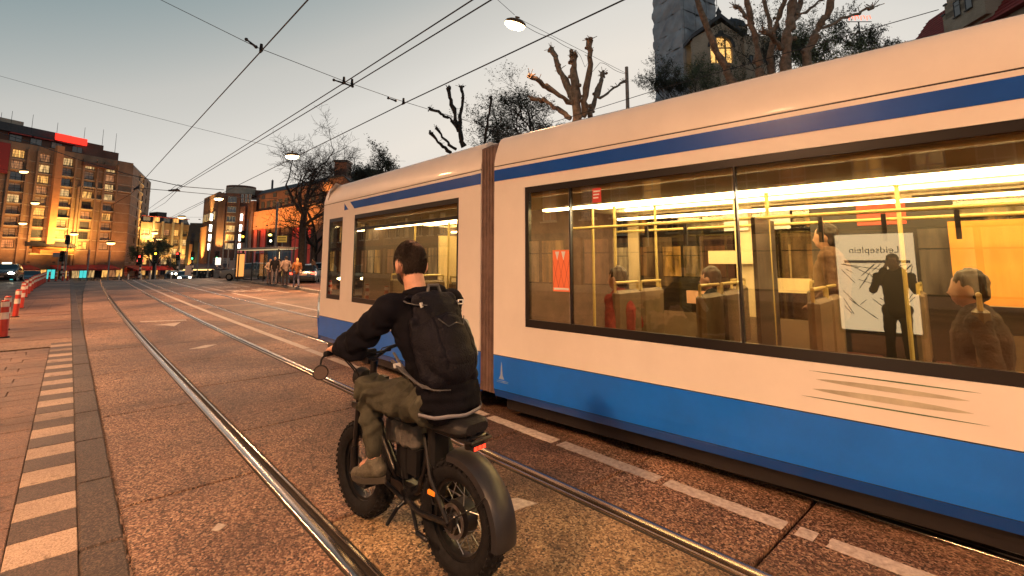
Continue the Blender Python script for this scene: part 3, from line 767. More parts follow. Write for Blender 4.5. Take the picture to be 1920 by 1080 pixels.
# ================================================================== STREET LAMPS ON SPAN WIRES
M_lamp_house = mat('lamp_housing', (.20,.09,.03), .45, .3)
M_lamp_glow = emit_mat('lamp_glow', (1.0,.78,.42), 30)
M_lamp_far = emit_mat('far_lamp_glow', (1.0,.60,.22), 6)
LAMP_COL = (1.0,.50,.23)
def lamp(label, p, w, watts, group, near=True, yaw=0.0, tilt=0.0):
    """shallow oval luminaire hung from a wire; p is its middle"""
    t = thing('street_lamp', label, 'street lamp', p, yaw, group); t.rotation_euler = (0, tilt, yaw)
    h = MB(); n = 20
    rings = [(.10,.20),(.34,.19),(.46,.12),(.5,.02),(.5,-.02)]
    vs = []
    for r_, z in rings:
        for j in range(n):
            a = 2*math.pi*j/n; vs.append((r_*w*math.cos(a), r_*w*.55*math.sin(a), z*w*1.0))
    fs = [tuple(range(n))]+[(i*n+j,i*n+(j+1)%n,(i+1)*n+(j+1)%n,(i+1)*n+j) for i in range(len(rings)-1) for j in range(n)]
    h.add(vs, fs); h.build('housing', M_lamp_house, t, True)
    g = MB(); vs = []
    for r_, z in ((.47,-.025),(.44,-.12),(.34,-.20),(.16,-.24),(.01,-.245)):
        for j in range(n):
            a = 2*math.pi*j/n; vs.append((r_*w*math.cos(a), r_*w*.55*math.sin(a), z*w*1.0))
    g.add(vs, [(i*n+j,i*n+(j+1)%n,(i+1)*n+(j+1)%n,(i+1)*n+j) for i in range(4) for j in range(n)])
    g.build('diffuser', M_lamp_glow if near else M_lamp_far, t, True)
    if near:
        k = MB(); k.cyl((0,0,.19*w),(0,0,.36*w),.04*w); k.box(-.10*w,-.03*w,.30*w,.10*w,.03*w,.36*w); k.build('hanger', M_lamp_house, t)
    if watts:
        ld = bpy.data.lights.new('lamp_light', 'SPOT'); ld.energy = watts; ld.color = LAMP_COL; ld.shadow_soft_size = .3; ld.spot_size = R(165); ld.spot_blend = .6
        lo = bpy.data.objects.new('lamp_light', ld); C.objects.link(lo); lo.parent = t; lo.location = (0,0,-.30*w)
    return t
GL = 'street lamps hung over the road'
L1 = at(966, 45, 13.0); L2 = at(548, 292, 27.0); L3 = at(410, 372, 52.0)
lamp('large glowing street lamp hung above the tram roof at top centre', L1, .60, 900, GL, True, R(-48), R(18))
lamp('glowing street lamp above the bare tree near the front of the tram', L2, .78, 6500, GL, True, R(-42))
lamp('glowing street lamp hung before the dark brick corner building', L3, .95, 2500, GL, True, R(-42))
LN = Vector((-5.5, 2.6, 7.0)); LB = Vector((-1.5, -7.0, 7.2)); LM = Vector((-4.0, 18.0, 8.0))
lamp('street lamp hung over the left platform beside the rider, out of the picture', LN, .72, 5200, GL, True, 0)
lamp('street lamp hung over the road behind the viewer', LB, .72, 7500, GL, True, 0)
lamp('street lamp hung over the left lane beyond the platform edge', LM, .72, 8500, GL, True, 0)
far = [((45,321),80,'upper left beside the top floors of the hotel'),((66,380),86,'before the hotel second from top at left'),((43,418),90,'before the hotel left of its orange fin, lowest at left'),
       ((139,438),88,'above the hotel entrance canopy'),((208,455),84,'before the right corner of the hotel, low down'),((290,436),104,'before the long hotel wing, upper one'),((299,448),112,'before the long hotel wing, lower one'),((341,407),90,'hung alone in the sky between the hotel and the corner building')]
for (x, y), D, w in far: lamp('small amber street lamp '+w, at(x, y, D), 1.5, 0, GL, False, R(-42))

# ================================================================== OVERHEAD WIRES
def wire(label, pts, r=.011, sag=0.0, group='overhead wires', name='overhead_wire'):
    pts = [Vector(p) for p in pts]
    if len(pts) == 2 and sag:
        a, b = pts; pts = [a.lerp(b, k/14)-Vector((0,0,sag*4*(k/14)*(1-k/14))) for k in range(15)]
    return tag(MB().tube(pts, r, 6).build(name, M_wire), label, 'wire', group)
zc = 5.0
def cw(X, y1, d=0): return [(X, -14, zc), (X, 8.3, zc), (X+d, y1, zc)]
wire('contact wire above the left track, crossing the sky on the left', cw(2.0, 26), .011)
p330 = gr(327, 358, 5.0)
wire('left wire of the close pair running through the middle of the sky', [(3.60,-14,zc),(3.56,8.6,zc),p330+Vector((-.05,0,0))], .010)
wire('right wire of the close pair running through the middle of the sky', [(3.86,-14,zc),(3.72,8.6,zc),p330+Vector((.05,0,0))], .010)
wire('contact wire above the tram track, passing under the large lamp', [(5.02,-14,zc),(5.0,8.9,zc),(5.25,24,zc),(5.75,48,5.0)], .011)
# cross-span with its hangers
sp = [at(290,-6,9.0), gr(480,88,5.14), gr(645,152,5.14), gr(742,186,5.14), at(938,246,12.5), at(1000,270,15)]
wire('thin cross-span wire carrying the black hangers of the contact wires', sp, .006)
def hanger(label, p, q, arm):
    """insulated hanger: arm along the span and a clamp down to the contact wire"""
    t = thing('wire_hanger', label, 'wire hanger', p, 0, 'contact wire hangers')
    p = Vector(p); L_ = MB()
    for a in arm: L_.caps((0,0,0), Vector(a)-p, .022, .013, 8); L_.ball(Vector(a)-p, .03, 8)
    L_.build('arm', M_wire, t, True)
    for c in q:
        k = MB(); c = Vector(c)-p; k.cyl(c+Vector((0,0,.12)), c+Vector((0,0,.005)), .022, .03, 8); k.cyl(c+Vector((0,-.05,.0)), c+Vector((0,.05,0)), .02, .02, 8)
        k.build('clamp', M_matblack, t, True)
h1 = gr(480,88,5.12); hanger('black wire hanger with a long arm, on the left contact wire', h1, [(2.0,8.15,5.0)], [gr(462,74,5.17), h1])
h2 = gr(645,156,5.12); hanger('black double wire hanger on the close pair of wires', h2, [(3.56,8.6,5.0),(3.72,8.6,5.0)], [gr(626,150,5.15), gr(661,162,5.12)])
h3 = gr(742,189,5.12); hanger('black wire hanger on the contact wire above the tram', h3, [(5.0,8.9,5.0)], [gr(728,184,5.15), h3])
wire('thin span wire rising from the left edge to the lamp above the bare tree', [at(-30,134,30), L2+Vector((-.1,0,.26))], .010, .1)
wire('faint span wire from the lamp above the bare tree across to the right', [L2+Vector((.1,0,.26)), at(760,302,40)], .008, .1)
# lamp span from the sky over the big lamp to its pole
pole = at(1175,133,17.5)
wire('thin wire holding up the large lamp from the upper left', [at(900,-30,13), L1+Vector((-.02,0,.25))], .006)
wire('thin span wire from the large lamp down to the pole behind the tram', [L1+Vector((.15,0,.2)), pole+Vector((0,0,-.1))], .006, .0)
def loopy(a, b, n=26):
    o = []
    for k in range(n+1):
        t = k/n; p = a.lerp(b, t); p.z -= .07*abs(math.sin(t*math.pi*4))+.30*math.exp(-((t-.62)/.04)**2)*1.4+.28*math.exp(-((t-.53)/.03)**2)*1.6; o.append(p)
    return o
wire('loose looping power cable of the large lamp slung along its span wire', loopy(L1+Vector((.15,0,.12)), pole+Vector((0,0,-.12))), .007)
t = thing('lamp_pole', 'slim pale pole behind the tram holding the lamp span wire', 'pole', (pole.x, pole.y, 0))
MB().cyl((0,0,0),(0,0,pole.z+.15),.09,.06,10).build('shaft', mat('weathered_pole', (.34,.27,.22), .7, var=.3, vscale=4), t, True); MB().cyl((0,0,0),(0,0,.3),.12,.11,10).build('base_collar', M_galv, t, True)
# thick feeder cables at left and the wire cluster near the vanishing point
cl = at(327, 358, 24)
wire('thick drooping feeder cable in front of the hotel, upper one', [at(-40,236,30), at(60,268,28), at(150,300,26), at(230,324,25), at(265,333,24.6), at(345,350,24), at(420,356,30)], .020)
wire('thick feeder cable in front of the hotel, lower one', [at(255,352,24.6), at(300,356,24.2), cl, at(392,364,28), at(470,372,36), at(520,372,40)], .017)
t = thing('wire_junction', 'black knot of clamps where the pair of wires meets the feeder cables', 'wire junction', cl)
k = MB(); k.caps((-.22,0,0),(.2,.05,.04),.045,.05); k.caps((-.1,.1,.05),(.15,.1,.1),.04); k.tube([(-.15,0,.05),(0,0,.22),(.12,0,.34),(.3,0,.3)], .012, 6); k.tube([(.05,0,.05),(.16,0,.2),(.3,0,.26)], .012, 6); k.build('clamps', M_wire, t, True)
t = thing('wire_junction', 'black insulator cluster hung before the right corner of the hotel', 'wire junction', at(256,353,24.6))
k = MB(); k.caps((-.08,0,-.05),(.08,0,.05),.05); k.caps((.0,.05,.06),(.1,.05,.14),.03); k.tube([(0,0,0),(-.2,.2,-.3),(-.9,.8,-.9)], .010, 6); k.build('clamps', M_wire, t, True)
wire('contact wire dipping from the wire knot towards the long hotel wing, left one', [cl, at(295,380,34), at(262,404,60)], .012)
wire('contact wire dipping from the wire knot towards the long hotel wing, right one', [cl+Vector((.1,0,0)), at(310,380,34), at(280,398,60)], .012)
wire('contact wire falling from the corner building into the distance', [at(392,372,30), at(350,392,40), at(312,412,66)], .014)
wire('thin wire along the tram roof edge rising to the right', [at(690,345,10.5), at(900,272,8.0), at(1240,166,5.8), at(1500,92,5.0), at(1760,18,4.5)], .004)
for a, b, lab in (((265,405,95),(480,404,100),'carrying the lone lamp in the sky'),((-20,312,82),(150,338,82),'before the hotel top floors'),((-20,430,90),(260,458,88),'across the hotel front low down')):
    wire('hair-thin far span wire '+lab, [at(*a), at(*b)], .02, .3)
# ================================================================== ELECTRIC BIKE (local frame: y forwards, origin under the rear axle)
BIKE = Vector((1.65, 2.20, 0.0)); BRZ = R(5.4)
M_frame = mat('bike_frame_black', (.008,.008,.010), .3, spec=.5, coat=.0, )
M_fender = mat('fender_plastic', (.017,.0175,.022), .38, var=.15, vscale=12)
M_saddle = mat('saddle_vinyl', (.009,.009,.011), .5, bump=.15, bscale=90, spec=.3)
M_bag = mat('frame_bag_cloth', (.085,.08,.076), .8, var=.4, vscale=10, bump=.6, bscale=24)
M_red = emit_mat('tail_light_red', (1.0,.05,.02), 2.2)
M_orange = mat('orange_reflector', (.9,.25,.02), .3, emit=(1,.25,.02), estr=.4)
bike = thing('electric_bike', 'black fat-tyred electric bike ridden between the rails beside the tram', 'electric bike', BIKE, BRZ)
def B(mb, name, m, par=bike, sm=True): return mb.build(name, m, par, sm)
LB_ = .945; RW_ = .300
def wheel(y, disc_r, hub_r):
    ty = MB(); c = (0, y, RW_)
    prof = [(.196,-.044),(.215,-.058),(.245,-.066),(.272,-.058),(.288,-.038),(.294,-.014),(.294,.014),(.288,.038),(.272,.058),(.245,.066),(.215,.058),(.196,.044),(.196,-.044)]
    ty.lathe(prof, c, 'x', 56)
    for k in range(44):            # tread blocks
        for row, (x, r_, w, l) in enumerate(((-.030,.2915,.022,.020),(0,.2955,.018,.022),(.030,.2915,.022,.020),(-.056,.272,.014,.018),(.056,.272,.014,.018))):
            a = 2*math.pi*(k+(.5 if row in (1,3,4) else 0))/44
            m = Matrix.Translation(c) @ Matrix.Rotation(a, 4, 'X') @ Matrix.Translation((x,0,r_))
            if row > 2: m = m @ Matrix.Rotation(R(52) if x < 0 else R(-52), 4, 'Y') 
            ty.box(-w/2,-l/2,-.01,w/2,l/2,.0055,m)
    w_ = B(ty, 'wheel', M_rubber)
    rim = MB().lathe([(.196,-.036),(.205,-.040),(.205,-.030),(.178,-.026),(.172,0),(.178,.026),(.205,.030),(.205,.040),(.196,.036),(.186,.0),(.196,-.036)], c, 'x', 48)
    B(rim, 'rim', mat('rim_black', (.02,.02,.022), .3, .4), w_)
    sp = MB()
    for k in range(18):
        a = 2*math.pi*k/18; b = a+(R(22) if k % 2 else -R(22)); s = .03*(1 if (k//2) % 2 else -1)
        sp.tube([(s,y+hub_r*math.cos(b),RW_+hub_r*math.sin(b)), (s*.3,y+.178*math.cos(a),RW_+.178*math.sin(a))], .0022, 5)
    B(sp, 'spokes', M_steel, w_)
    hb = MB().lathe([(.012,-.085),(.018,-.075),(hub_r*.55,-.045),(hub_r,-.034),(hub_r,.034),(hub_r*.55,.045),(.018,.075),(.012,.085)], c, 'x', 28); B(hb, 'hub', M_frame, w_)
    d = MB()
    for r0, r1 in ((disc_r-.018, disc_r), (.028,.040)): d.lathe([(r0,-.064),(r1,-.064),(r1,-.061),(r0,-.061),(r0,-.064)], c, 'x', 36)
    for k in range(6):
        a = 2*math.pi*k/6; d.tube([(-.0625,y+.038*math.cos(a),RW_+.038*math.sin(a)), (-.0625,y+(disc_r-.012)*math.cos(a+.5),RW_+(disc_r-.012)*math.sin(a+.5))], .0042, 5)
    B(d, 'brake_disc', M_steel, w_)
    return w_
wheel(0, .085, .092); wheel(LB_, .085, .045)
# frame tubes
ft, fb = Vector((0,.895,.86)), Vector((0,.925,.72))
bb = Vector((0,.43,.285))
fr = MB()
fr.cyl(ft, fb, .036)                                                   # head tube
fr.tube([(0,.90,.80),(0,.74,.765),(0,.55,.735),(0,.30,.715)], .026, 10)   # top tube
fr.tube([(0,.91,.74),(0,.78,.56),(0,.62,.38),(0,.50,.30),bb], .030, 10)   # down tube
fr.tube([(0,.27,.715),(0,.30,.50),(0,.36,.33),bb], .024, 10)               # seat tube
for s in (-1,1):
    fr.tube([(.03*s,.27,.72),(.06*s,.05,.72),(.065*s,-.04,.728),(.05*s,-.09,.732)], .013, 8)
    fr.tube([(.03*s,.29,.66),(.088*s,.16,.48),(.095*s,0.0,.30)], .013, 8)
    fr.tube([(.05*s,.43,.28),(.09*s,.25,.27),(.095*s,0,.30)], .015, 8)
    fr.box(.088*s-.006,-.03,.27,.088*s+.006,.04,.335)
fr.cyl(bb+Vector((-.06,0,0)), bb+Vector((.06,0,0)), .042)
fr.box(-.04,.40,.28,.04,.60,.34)
B(fr, 'frame', M_frame)
MB().cyl((.0,-.06,.76),(0,-.06,.66),.035,.03).build('seat_support', M_frame, bike, True)
# fork with two legs, crown and stanchions
fk = MB()
for s in (-1,1):
    fk.tube([(.092*s,LB_-.005,.29),(.092*s,.935,.45)], .026, 10); fk.tube([(.09*s,.935,.44),(.088*s,.915,.72)], .019, 10); fk.tube([(.088*s,.918,.70),(.085*s,.905,.84)], .022, 10)
fk.box(-.115,.885,.70,.115,.955,.735); fk.box(-.11,.87,.84,.11,.94,.87)
B(fk, 'fork', M_frame)
MB().cyl((0,.90,.86),(0,.885,.99),.024).build('stem', M_frame, bike, True)
# handlebar: rise and sweep back
hb = MB().tube([(-.36,.845,1.085),(-.27,.875,1.09),(-.15,.94,1.045),(-.07,.955,1.0),(.07,.955,1.0),(.15,.94,1.045),(.27,.875,1.09),(.36,.845,1.085)], .0125, 10)
hb.box(-.04,.90,.97,.04,.97,1.01); hb.tube([(-.16,.935,1.03),(.16,.935,1.03)], .008, 8)
HB = B(hb, 'handlebar', M_frame)
for s in (-1,1):
    B(MB().tube([(.372*s,.842,1.085),(.25*s,.882,1.0905)], .0175, 12), 'grip', M_matblack, HB)
    B(MB().tube([(.24*s,.905,1.085),(.26*s,.93,1.075),(.36*s,.905,1.055)], .006, 6), 'brake_lever', M_chrome, HB)
MB().bbox(-.05,.93,1.0,.05,.97,1.055,.008).build('display', M_matblack, HB)
# round bar-end mirror hanging below the left grip
mi = MB(); mi.tube([(-.372,.842,1.085),(-.40,.83,1.06),(-.405,.83,1.03)], .006, 6)
rt = Matrix.Rotation(R(-25), 4, 'Z')
mi.lathe([(.002,.012),(.03,.010),(.043,.004),(.045,-.004),(.040,-.008)], (-.405,.825,.985), 'y', 24, rt)
MI = B(mi, 'mirror', M_matblack); B(MB().lathe([(.0005,-.0085),(.039,-.0085)], (-.405,.825,.985), 'y', 24, rt), 'mirror_glass', mat('mirror_glass', (.25,.24,.23), .05, 1.0), MI)
# headlight, cables
B(MB().lathe([(.01,-.03),(.05,-.02),(.062,.02),(.064,.05),(.058,.055),(.0,.055)], (0,1.0,.86), 'y', 24), 'headlight', M_matblack)
cb = MB()
for s, o in ((-1,0),(1,.02),(-1,.04)): cb.tube([(.24*s,.91,1.075),(.16*s,1.02+o,1.03),(.06*s,1.01+o,.92),(.03*s,.97,.82),(.05*s,.93,.70)], .0045, 6)
cb.tube([(-.03,.88,.74),(-.035,.7,.62),(-.04,.5,.42),(-.06,.42,.30)], .005, 6); cb.tube([(-.05,.25,.46),(-.1,.12,.36),(-.09,.03,.36)], .004, 6)
B(cb, 'cables', M_matblack)
# saddle: long padded bench
sd_ = MB(); n = 12; secs = []
for y, hw, z0, z1 in ((.52,.035,.742,.765),(.48,.06,.735,.782),(.38,.082,.728,.792),(.22,.098,.726,.797),(.08,.112,.728,.803),(-.02,.118,.732,.812),(-.08,.112,.738,.812),(-.115,.08,.75,.80)):
    secs.append([(hw*c, y, z0+(z1-z0)*t) for c, t in ((-.8,0),(-1,.3),(-.97,.7),(-.75,.97),(-.3,1.0),(.3,1.0),(.75,.97),(.97,.7),(1,.3),(.8,0))])
vs = [p for s in secs for p in s]; k = 10
sd_.add(vs, [(a*k+b, a*k+(b+1)%k, (a+1)*k+(b+1)%k, (a+1)*k+b) for a in range(len(secs)-1) for b in range(k)]+[tuple(range(k)), tuple((len(secs)-1)*k+b for b in range(k))])
B(sd_, 'saddle', M_saddle)
B(MB().bbox(-.085,-.11,.716,.085,.14,.732,.006), 'saddle_pan', M_frame)
rk = MB().tube([(-.06,.07,.725),(-.085,-.07,.722),(-.07,-.145,.722),(.07,-.145,.722),(.085,-.07,.722),(.06,.07,.725)], .009, 8); B(rk, 'grab_bar', M_frame)
tl = B(MB().bbox(-.045,-.135,.668,.045,-.10,.700,.006), 'tail_light', M_matblack)
for x in (-.03,0,.03): B(MB().box(x-.011,-.138,.673,x+.011,-.1355,.692), 'lamp', M_red, tl)
B(MB().tube([(0,-.11,.69),(0,-.08,.722)], .008, 6), 'lamp_bracket', M_frame, tl)
# frame bag and battery
bg = MB().bbox(-.072,.335,.555,.072,.64,.70,.02); bgm = bg.mesh('frame_bag', True)
BG = link('frame_bag', remeshed(bg, .009, 4, 'frame_bag', lambda c, n_: .010*noise.noise(Vector((c.x*4, c.y*34, c.z*7)))), M_bag, bike)
B(MB().bbox(-.074,.34,.695,.074,.635,.712,.006), 'bag_flap', M_matblack, BG)
B(MB().bbox(-.04,.44,.36,.04,.56,.60,.012), 'battery', M_matblack)
MB().box(-.055,.33,.42,.055,.42,.56).build('controller', M_matblack, bike)
# rear fender: swept arc, two pieces
def arc_fender(a0, a1, r_, name):
    f = MB(); n = 14; pr = [(-.078,-.030),(-.074,.0),(-.05,.012),(0,.016),(.05,.012),(.074,.0),(.078,-.030),(.072,-.030),(.068,-.004),(.045,.006),(0,.010),(-.045,.006),(-.068,-.004),(-.072,-.030)]
    pth = []
    for i in range(n+1):
        a = R(a0+(a1-a0)*i/n); c = Vector((0, r_*math.cos(a), RW_+r_*math.sin(a)))
        out = Vector((0, math.cos(a), math.sin(a))); pth.append(Matrix(((1,0,0,c.x),(0,-out.z,out.y,c.y),(0,out.y,out.z,c.z),(0,0,0,1))))
    f.sweep(pr, pth); return B(f, name, M_fender)
arc_fender(82, 146, .322, 'fender'); arc_fender(144, 187, .328, 'fender')
fst = MB()
for s in (-1,1):
    fst = MB().tube([(.095*s,0,.31),(.085*s,-.20,.44),(.078*s,-.255,.50)], .004, 6); B(fst, 'fender_stay', M_frame)
B(MB().bbox(-.065,.17,.46,.065,.23,.74,.015), 'mud_flap', M_matblack)
for s in (-1,): B(MB().bbox(-.108,.10,.40,-.094,.16,.425,.004), 'side_reflector', M_orange)
# crank, chainring, pedals, kickstand
B(MB().lathe([(.02,.068),(.088,.068),(.092,.071),(.088,.075),(.02,.075)], bb, 'x', 32), 'chainring', M_steel)
B(MB().caps(bb+Vector((-.075,0,0)), bb+Vector((-.095,.185,.062)), .014, .011), 'crank', M_frame); cr = MB(); cr.caps(bb+Vector((.08,0,0)), bb+Vector((.098,-.155,-.045)), .014, .011); B(cr, 'crank', M_frame)
B(MB().bbox(-.235,.575,.338,-.11,.675,.362,.006), 'pedal', M_matblack); B(MB().bbox(.11,.225,.228,.235,.325,.252,.006), 'pedal', M_matblack)
ch = MB().tube([(.07,.43,.372),(.07,.0,.345)], .005, 6); ch.tube([(.07,.43,.198),(.07,.0,.255)], .005, 6); B(ch, 'chain', M_steel)
ks = MB(); ks.caps((-.06,.36,.27),(-.135,.20,.20),.012,.010); ks.caps((-.135,.20,.20),(-.13,.13,.19),.013); ks.caps((-.05,.42,.27),(-.06,.36,.27),.016); ks.caps((-.05,.43,.27),(-.10,.44,.235),.012); ks.caps((-.10,.44,.235),(-.19,.40,.20),.012); B(ks, 'kickstand', M_frame)

# ================================================================== RIDER (same local frame)
rider = thing('person', 'cyclist in a black jacket and olive trousers riding the black electric bike', 'person', BIKE, BRZ)
pel = Vector((0,.14,.875)); chest = Vector((-.005,.30,1.20)); neck = Vector((-.01,.425,1.47)); head = Vector((-.005,.505,1.652))
shL, shR = Vector((-.215,.40,1.385)), Vector((.205,.36,1.395)); elL, elR = Vector((-.345,.555,1.175)), Vector((.34,.55,1.15)); haL, haR = Vector((-.325,.835,1.105)), Vector((.325,.835,1.105))
hipL, hipR = Vector((-.105,.18,.865)), Vector((.105,.18,.865)); knL, knR = Vector((-.19,.635,.875)), Vector((.19,.60,.80)); anL, anR = Vector((-.19,.545,.495)), Vector((.18,.26,.36))
HR = Matrix.Rotation(R(-9), 3, 'Z') @ Matrix.Rotation(R(-12), 3, 'X')
b = MB()
b.ball(head, (.090,.112,.125), 20, HR); b.ball(head+HR@Vector((0,.04,-.075)), (.066,.075,.075), 14, HR); b.ball(head+HR@Vector((0,.07,-.115)), (.04,.035,.03), 10)
b.caps(head+HR@Vector((0,.108,-.005)), head+HR@Vector((0,.135,-.045)), .012, .017)                      # nose
b.caps(head+HR@Vector((-.022,.105,-.085)), head+HR@Vector((.022,.105,-.085)), .011)                       # mouth
for s in (-1,1):
    b.ball(head+HR@Vector((.097*s,-.012,-.035)), (.013,.026,.040), 12, HR@Matrix.Rotation(R(18*s),3,'Z')); b.ball(head+HR@Vector((.093*s,.0,-.068)), (.012,.014,.016), 8, HR)
    b.ball(head+HR@Vector((.036*s,.088,.005)), .017, 8)                                                    # eye
    b.caps(head+HR@Vector((.02*s,.103,.03)), head+HR@Vector((.058*s,.09,.03)), .010)                       # brow
b.caps(neck-Vector((0,.02,.08)), head+HR@Vector((0,-.02,-.07)), .072, .064); b.caps(pel, chest, .13, .14); b.caps(chest, neck-Vector((0,0,.08)), .13, .07)
for sh, el, ha, sg in ((shL,elL,haL,-1),(shR,elR,haR,1)):
    b.caps(chest+Vector((0,.05,.10)), sh, .06, .055); b.caps(sh, el, .048, .040); b.caps(el, ha-Vector((0,.06,-.01)), .040, .027)
    # hand closed on the grip: palm above the bar, four fingers over the front, thumb under
    ax = (Vector((-.25*-sg*-1,.882,1.0905))-Vector((.372*sg,.842,1.085))) if False else Vector((-.12*sg,.04,.0055)).normalized()
    gp = Vector((.318*sg,.860,1.0885))
    b.ball(gp+Vector((0,-.018,.022)), (.040,.034,.018), 10); b.caps(ha-Vector((0,.06,-.01)), gp+Vector((0,-.02,.022)), .027, .026)
    for f, (l, r_) in enumerate(((.9,.0085),(1.0,.009),(.97,.0088),(.8,.008))):
        o = gp+ax*(.032-.0215*f)
        b.caps(o+Vector((0,.0,.027)), o+Vector((0,.024*l,.018)), r_+.001, r_, 8); b.caps(o+Vector((0,.024*l,.018)), o+Vector((0,.027*l,-.010)), r_, r_*.92, 8); b.caps(o+Vector((0,.027*l,-.010)), o+Vector((0,.008,-.026)), r_*.92, r_*.8, 8)
    o = gp+ax*.05
    b.caps(o+Vector((0,-.03,.02)), o+Vector((0,-.024,-.006))+ax*.01, .0115, .010, 8); b.caps(o+Vector((0,-.024,-.006))+ax*.01, o+Vector((0,.002,-.026))+ax*.008, .010, .0085, 8)
for hip, kn, an in ((hipL,knL,anL),(hipR,knR,anR)):
    b.caps(pel, hip, .10); b.caps(hip, kn, .075, .052); b.caps(kn, an, .052, .038); b.caps(an, an+Vector((0,.11,-.055)), .036, .03)
link('body', remeshed(b, .0072, 3, 'body'), mat('rider_skin', (.52,.27,.185), .5, var=.12, vscale=22, bump=.05, bscale=150), rider)
# short hair, thin on the crown; sideburn and beard
def cap_part(c0, rad, keep, name, m, thick, vx=.0065, fn=None):
    h = MB(); h.ball(c0, rad, 24, HR); me = remeshed(h, vx, 2, name, fn)
    bm = bmesh.new(); bm.from_mesh(me); bmesh.ops.delete(bm, geom=[v for v in bm.verts if not keep(HR.inverted() @ (v.co-head))], context='VERTS'); bm.to_mesh(me); bm.free()
    return link(name, me, m, rider)
hairn = lambda c, n_: .0055*noise.noise(Vector((c.x*150, c.y*60, c.z*45)))+.003*noise.noise(Vector((c.x*60, c.y*30, c.z*22)))+.002
def keep_hair(p):
    if p.z < -.108+.25*max(0, p.y+.06): return False
    if p.y > .060 and p.z < .070: return False
    if p.y > .080: return False
    if math.hypot((p.y+.012)/.036, (p.z+.035)/.048) < 1 and abs(p.x) > .05: return False      # clear of the ear
    if p.z < -.06 and p.y > -.035: return False
    return True
M_hair = mat('brown_hair', (.030,.018,.012), .5, bump=.7, bscale=150, spec=.35)
def thin_crown(m):
    """hair streaks that thin out over the crown and let the scalp show"""
    nt = m.node_tree; bs = nt.nodes['Principled BSDF']; N, L = nt.nodes.new, nt.links.new
    tc = N('ShaderNodeTexCoord'); vd = N('ShaderNodeVectorMath'); vd.operation = 'DISTANCE'; L(tc.outputs['Object'], vd.inputs[0]); vd.inputs[1].default_value = tuple(head+HR@Vector((.022,-.062,.112)))
    mp = N('ShaderNodeMapping'); mp.inputs['Scale'].default_value = (150,40,60); L(tc.outputs['Object'], mp.inputs[0]); nz = N('ShaderNodeTexNoise'); nz.inputs['Scale'].default_value = 1; nz.inputs['Detail'].default_value = 5; L(mp.outputs[0], nz.inputs['Vector'])
    ma = N('ShaderNodeMath'); ma.operation = 'MULTIPLY_ADD'; ma.inputs[1].default_value = .045; L(nz.outputs['Fac'], ma.inputs[0]); L(vd.outputs['Value'], ma.inputs[2])
    rp = N('ShaderNodeValToRGB'); e = rp.color_ramp.elements; e[0].position = .050; e[0].color = (.25,.15,.105,1); e[1].position = .098; e[1].color = (.026,.016,.011,1); L(ma.outputs[0], rp.inputs[0])
    r2 = N('ShaderNodeValToRGB'); r2.color_ramp.elements[0].color = (.45,.45,.45,1); r2.color_ramp.elements[0].position = .35; r2.color_ramp.elements[1].position = .65; L(nz.outputs['Fac'], r2.inputs[0])
    mx = N('ShaderNodeMixRGB'); mx.blend_type = 'MULTIPLY'; mx.inputs[0].default_value = 1; L(rp.outputs[0], mx.inputs[1]); L(r2.outputs[0], mx.inputs[2]); L(mx.outputs[0], bs.inputs['Base Color'])
thin_crown(M_hair)
cap_part(head, (.0955,.118,.1305), keep_hair, 'hair', M_hair, .004, .006, hairn)
hs = MB(); rgh = random.Random(4); crown = Vector((.022,-.062,.112))
while len(hs.v) < 2600*9:
    u = Vector((rgh.gauss(0,1), rgh.gauss(0,1), rgh.gauss(0,1))).normalized(); p = Vector((u.x*.0975, u.y*.120, u.z*.1325))
    if not keep_hair(p) or ((p-crown).length < .045 and rgh.random() < .8): continue
    nrm = Vector((p.x/.0975**2, p.y/.12**2, p.z/.1325**2)).normalized(); fl = (p-crown); fl = (fl-nrm*fl.dot(nrm))
    if fl.length < 1e-4: continue
    fl = (fl.normalized()+Vector((rgh.gauss(0,.28),rgh.gauss(0,.28),rgh.gauss(0,.28)-.25))); fl = (fl-nrm*fl.dot(nrm)).normalized(); l = rgh.uniform(.014,.028)
    hs.tube([head+HR@p, head+HR@(p+fl*l*.55+nrm*.0025), head+HR@(p+fl*l+nrm*rgh.uniform(-.001,.003))], [.0012,.0010,.0004], 3, False)
tag(hs.build('hair_strands', M_hair, rider, True), kind='stuff')
cap_part(head+HR@Vector((0,.038,-.075)), (.0672,.0765,.0765), lambda p: p.z < -.05 and p.y > .015 and not (abs(p.x) < .03 and -.09 < p.z < -.075), 'beard', M_hair, .003, .006, hairn)
# jacket
M_jack = mat('black_jacket', (.0030,.0030,.0065), .85, var=.35, vscale=9, bump=.35, bscale=180, spec=.15)
j = MB()
j.caps(pel+Vector((0,-.005,.03)), chest, .168, .185); j.ball(chest+Vector((0,.02,.04)), (.215,.150,.24), 18, Matrix.Rotation(R(-24),3,'X')); j.caps(chest+Vector((0,.03,.08)), neck-Vector((0,.01,.085)), .16, .10)
j.ball(pel+Vector((0,-.01,.05)), (.205,.165,.14), 16); j.ball(pel+Vector((0,-.015,.0)), (.208,.162,.085), 14); j.caps(pel+Vector((-.08,-.05,-.01)), pel+Vector((.08,-.05,-.01)), .105)
for sh, el, ha in ((shL,elL,haL),(shR,elR,haR)):
    j.caps(chest+Vector((0,.05,.12)), sh, .098, .088); j.caps(neck-Vector((0,.02,.06)), sh, .06, .07); j.caps(sh, el, .088, .074); j.caps(el, el.lerp(ha,.45), .074, .066); j.caps(el.lerp(ha,.45), el.lerp(ha,.68), .066, .050); j.ball(el+Vector((0,0,-.02)), .08, 12)
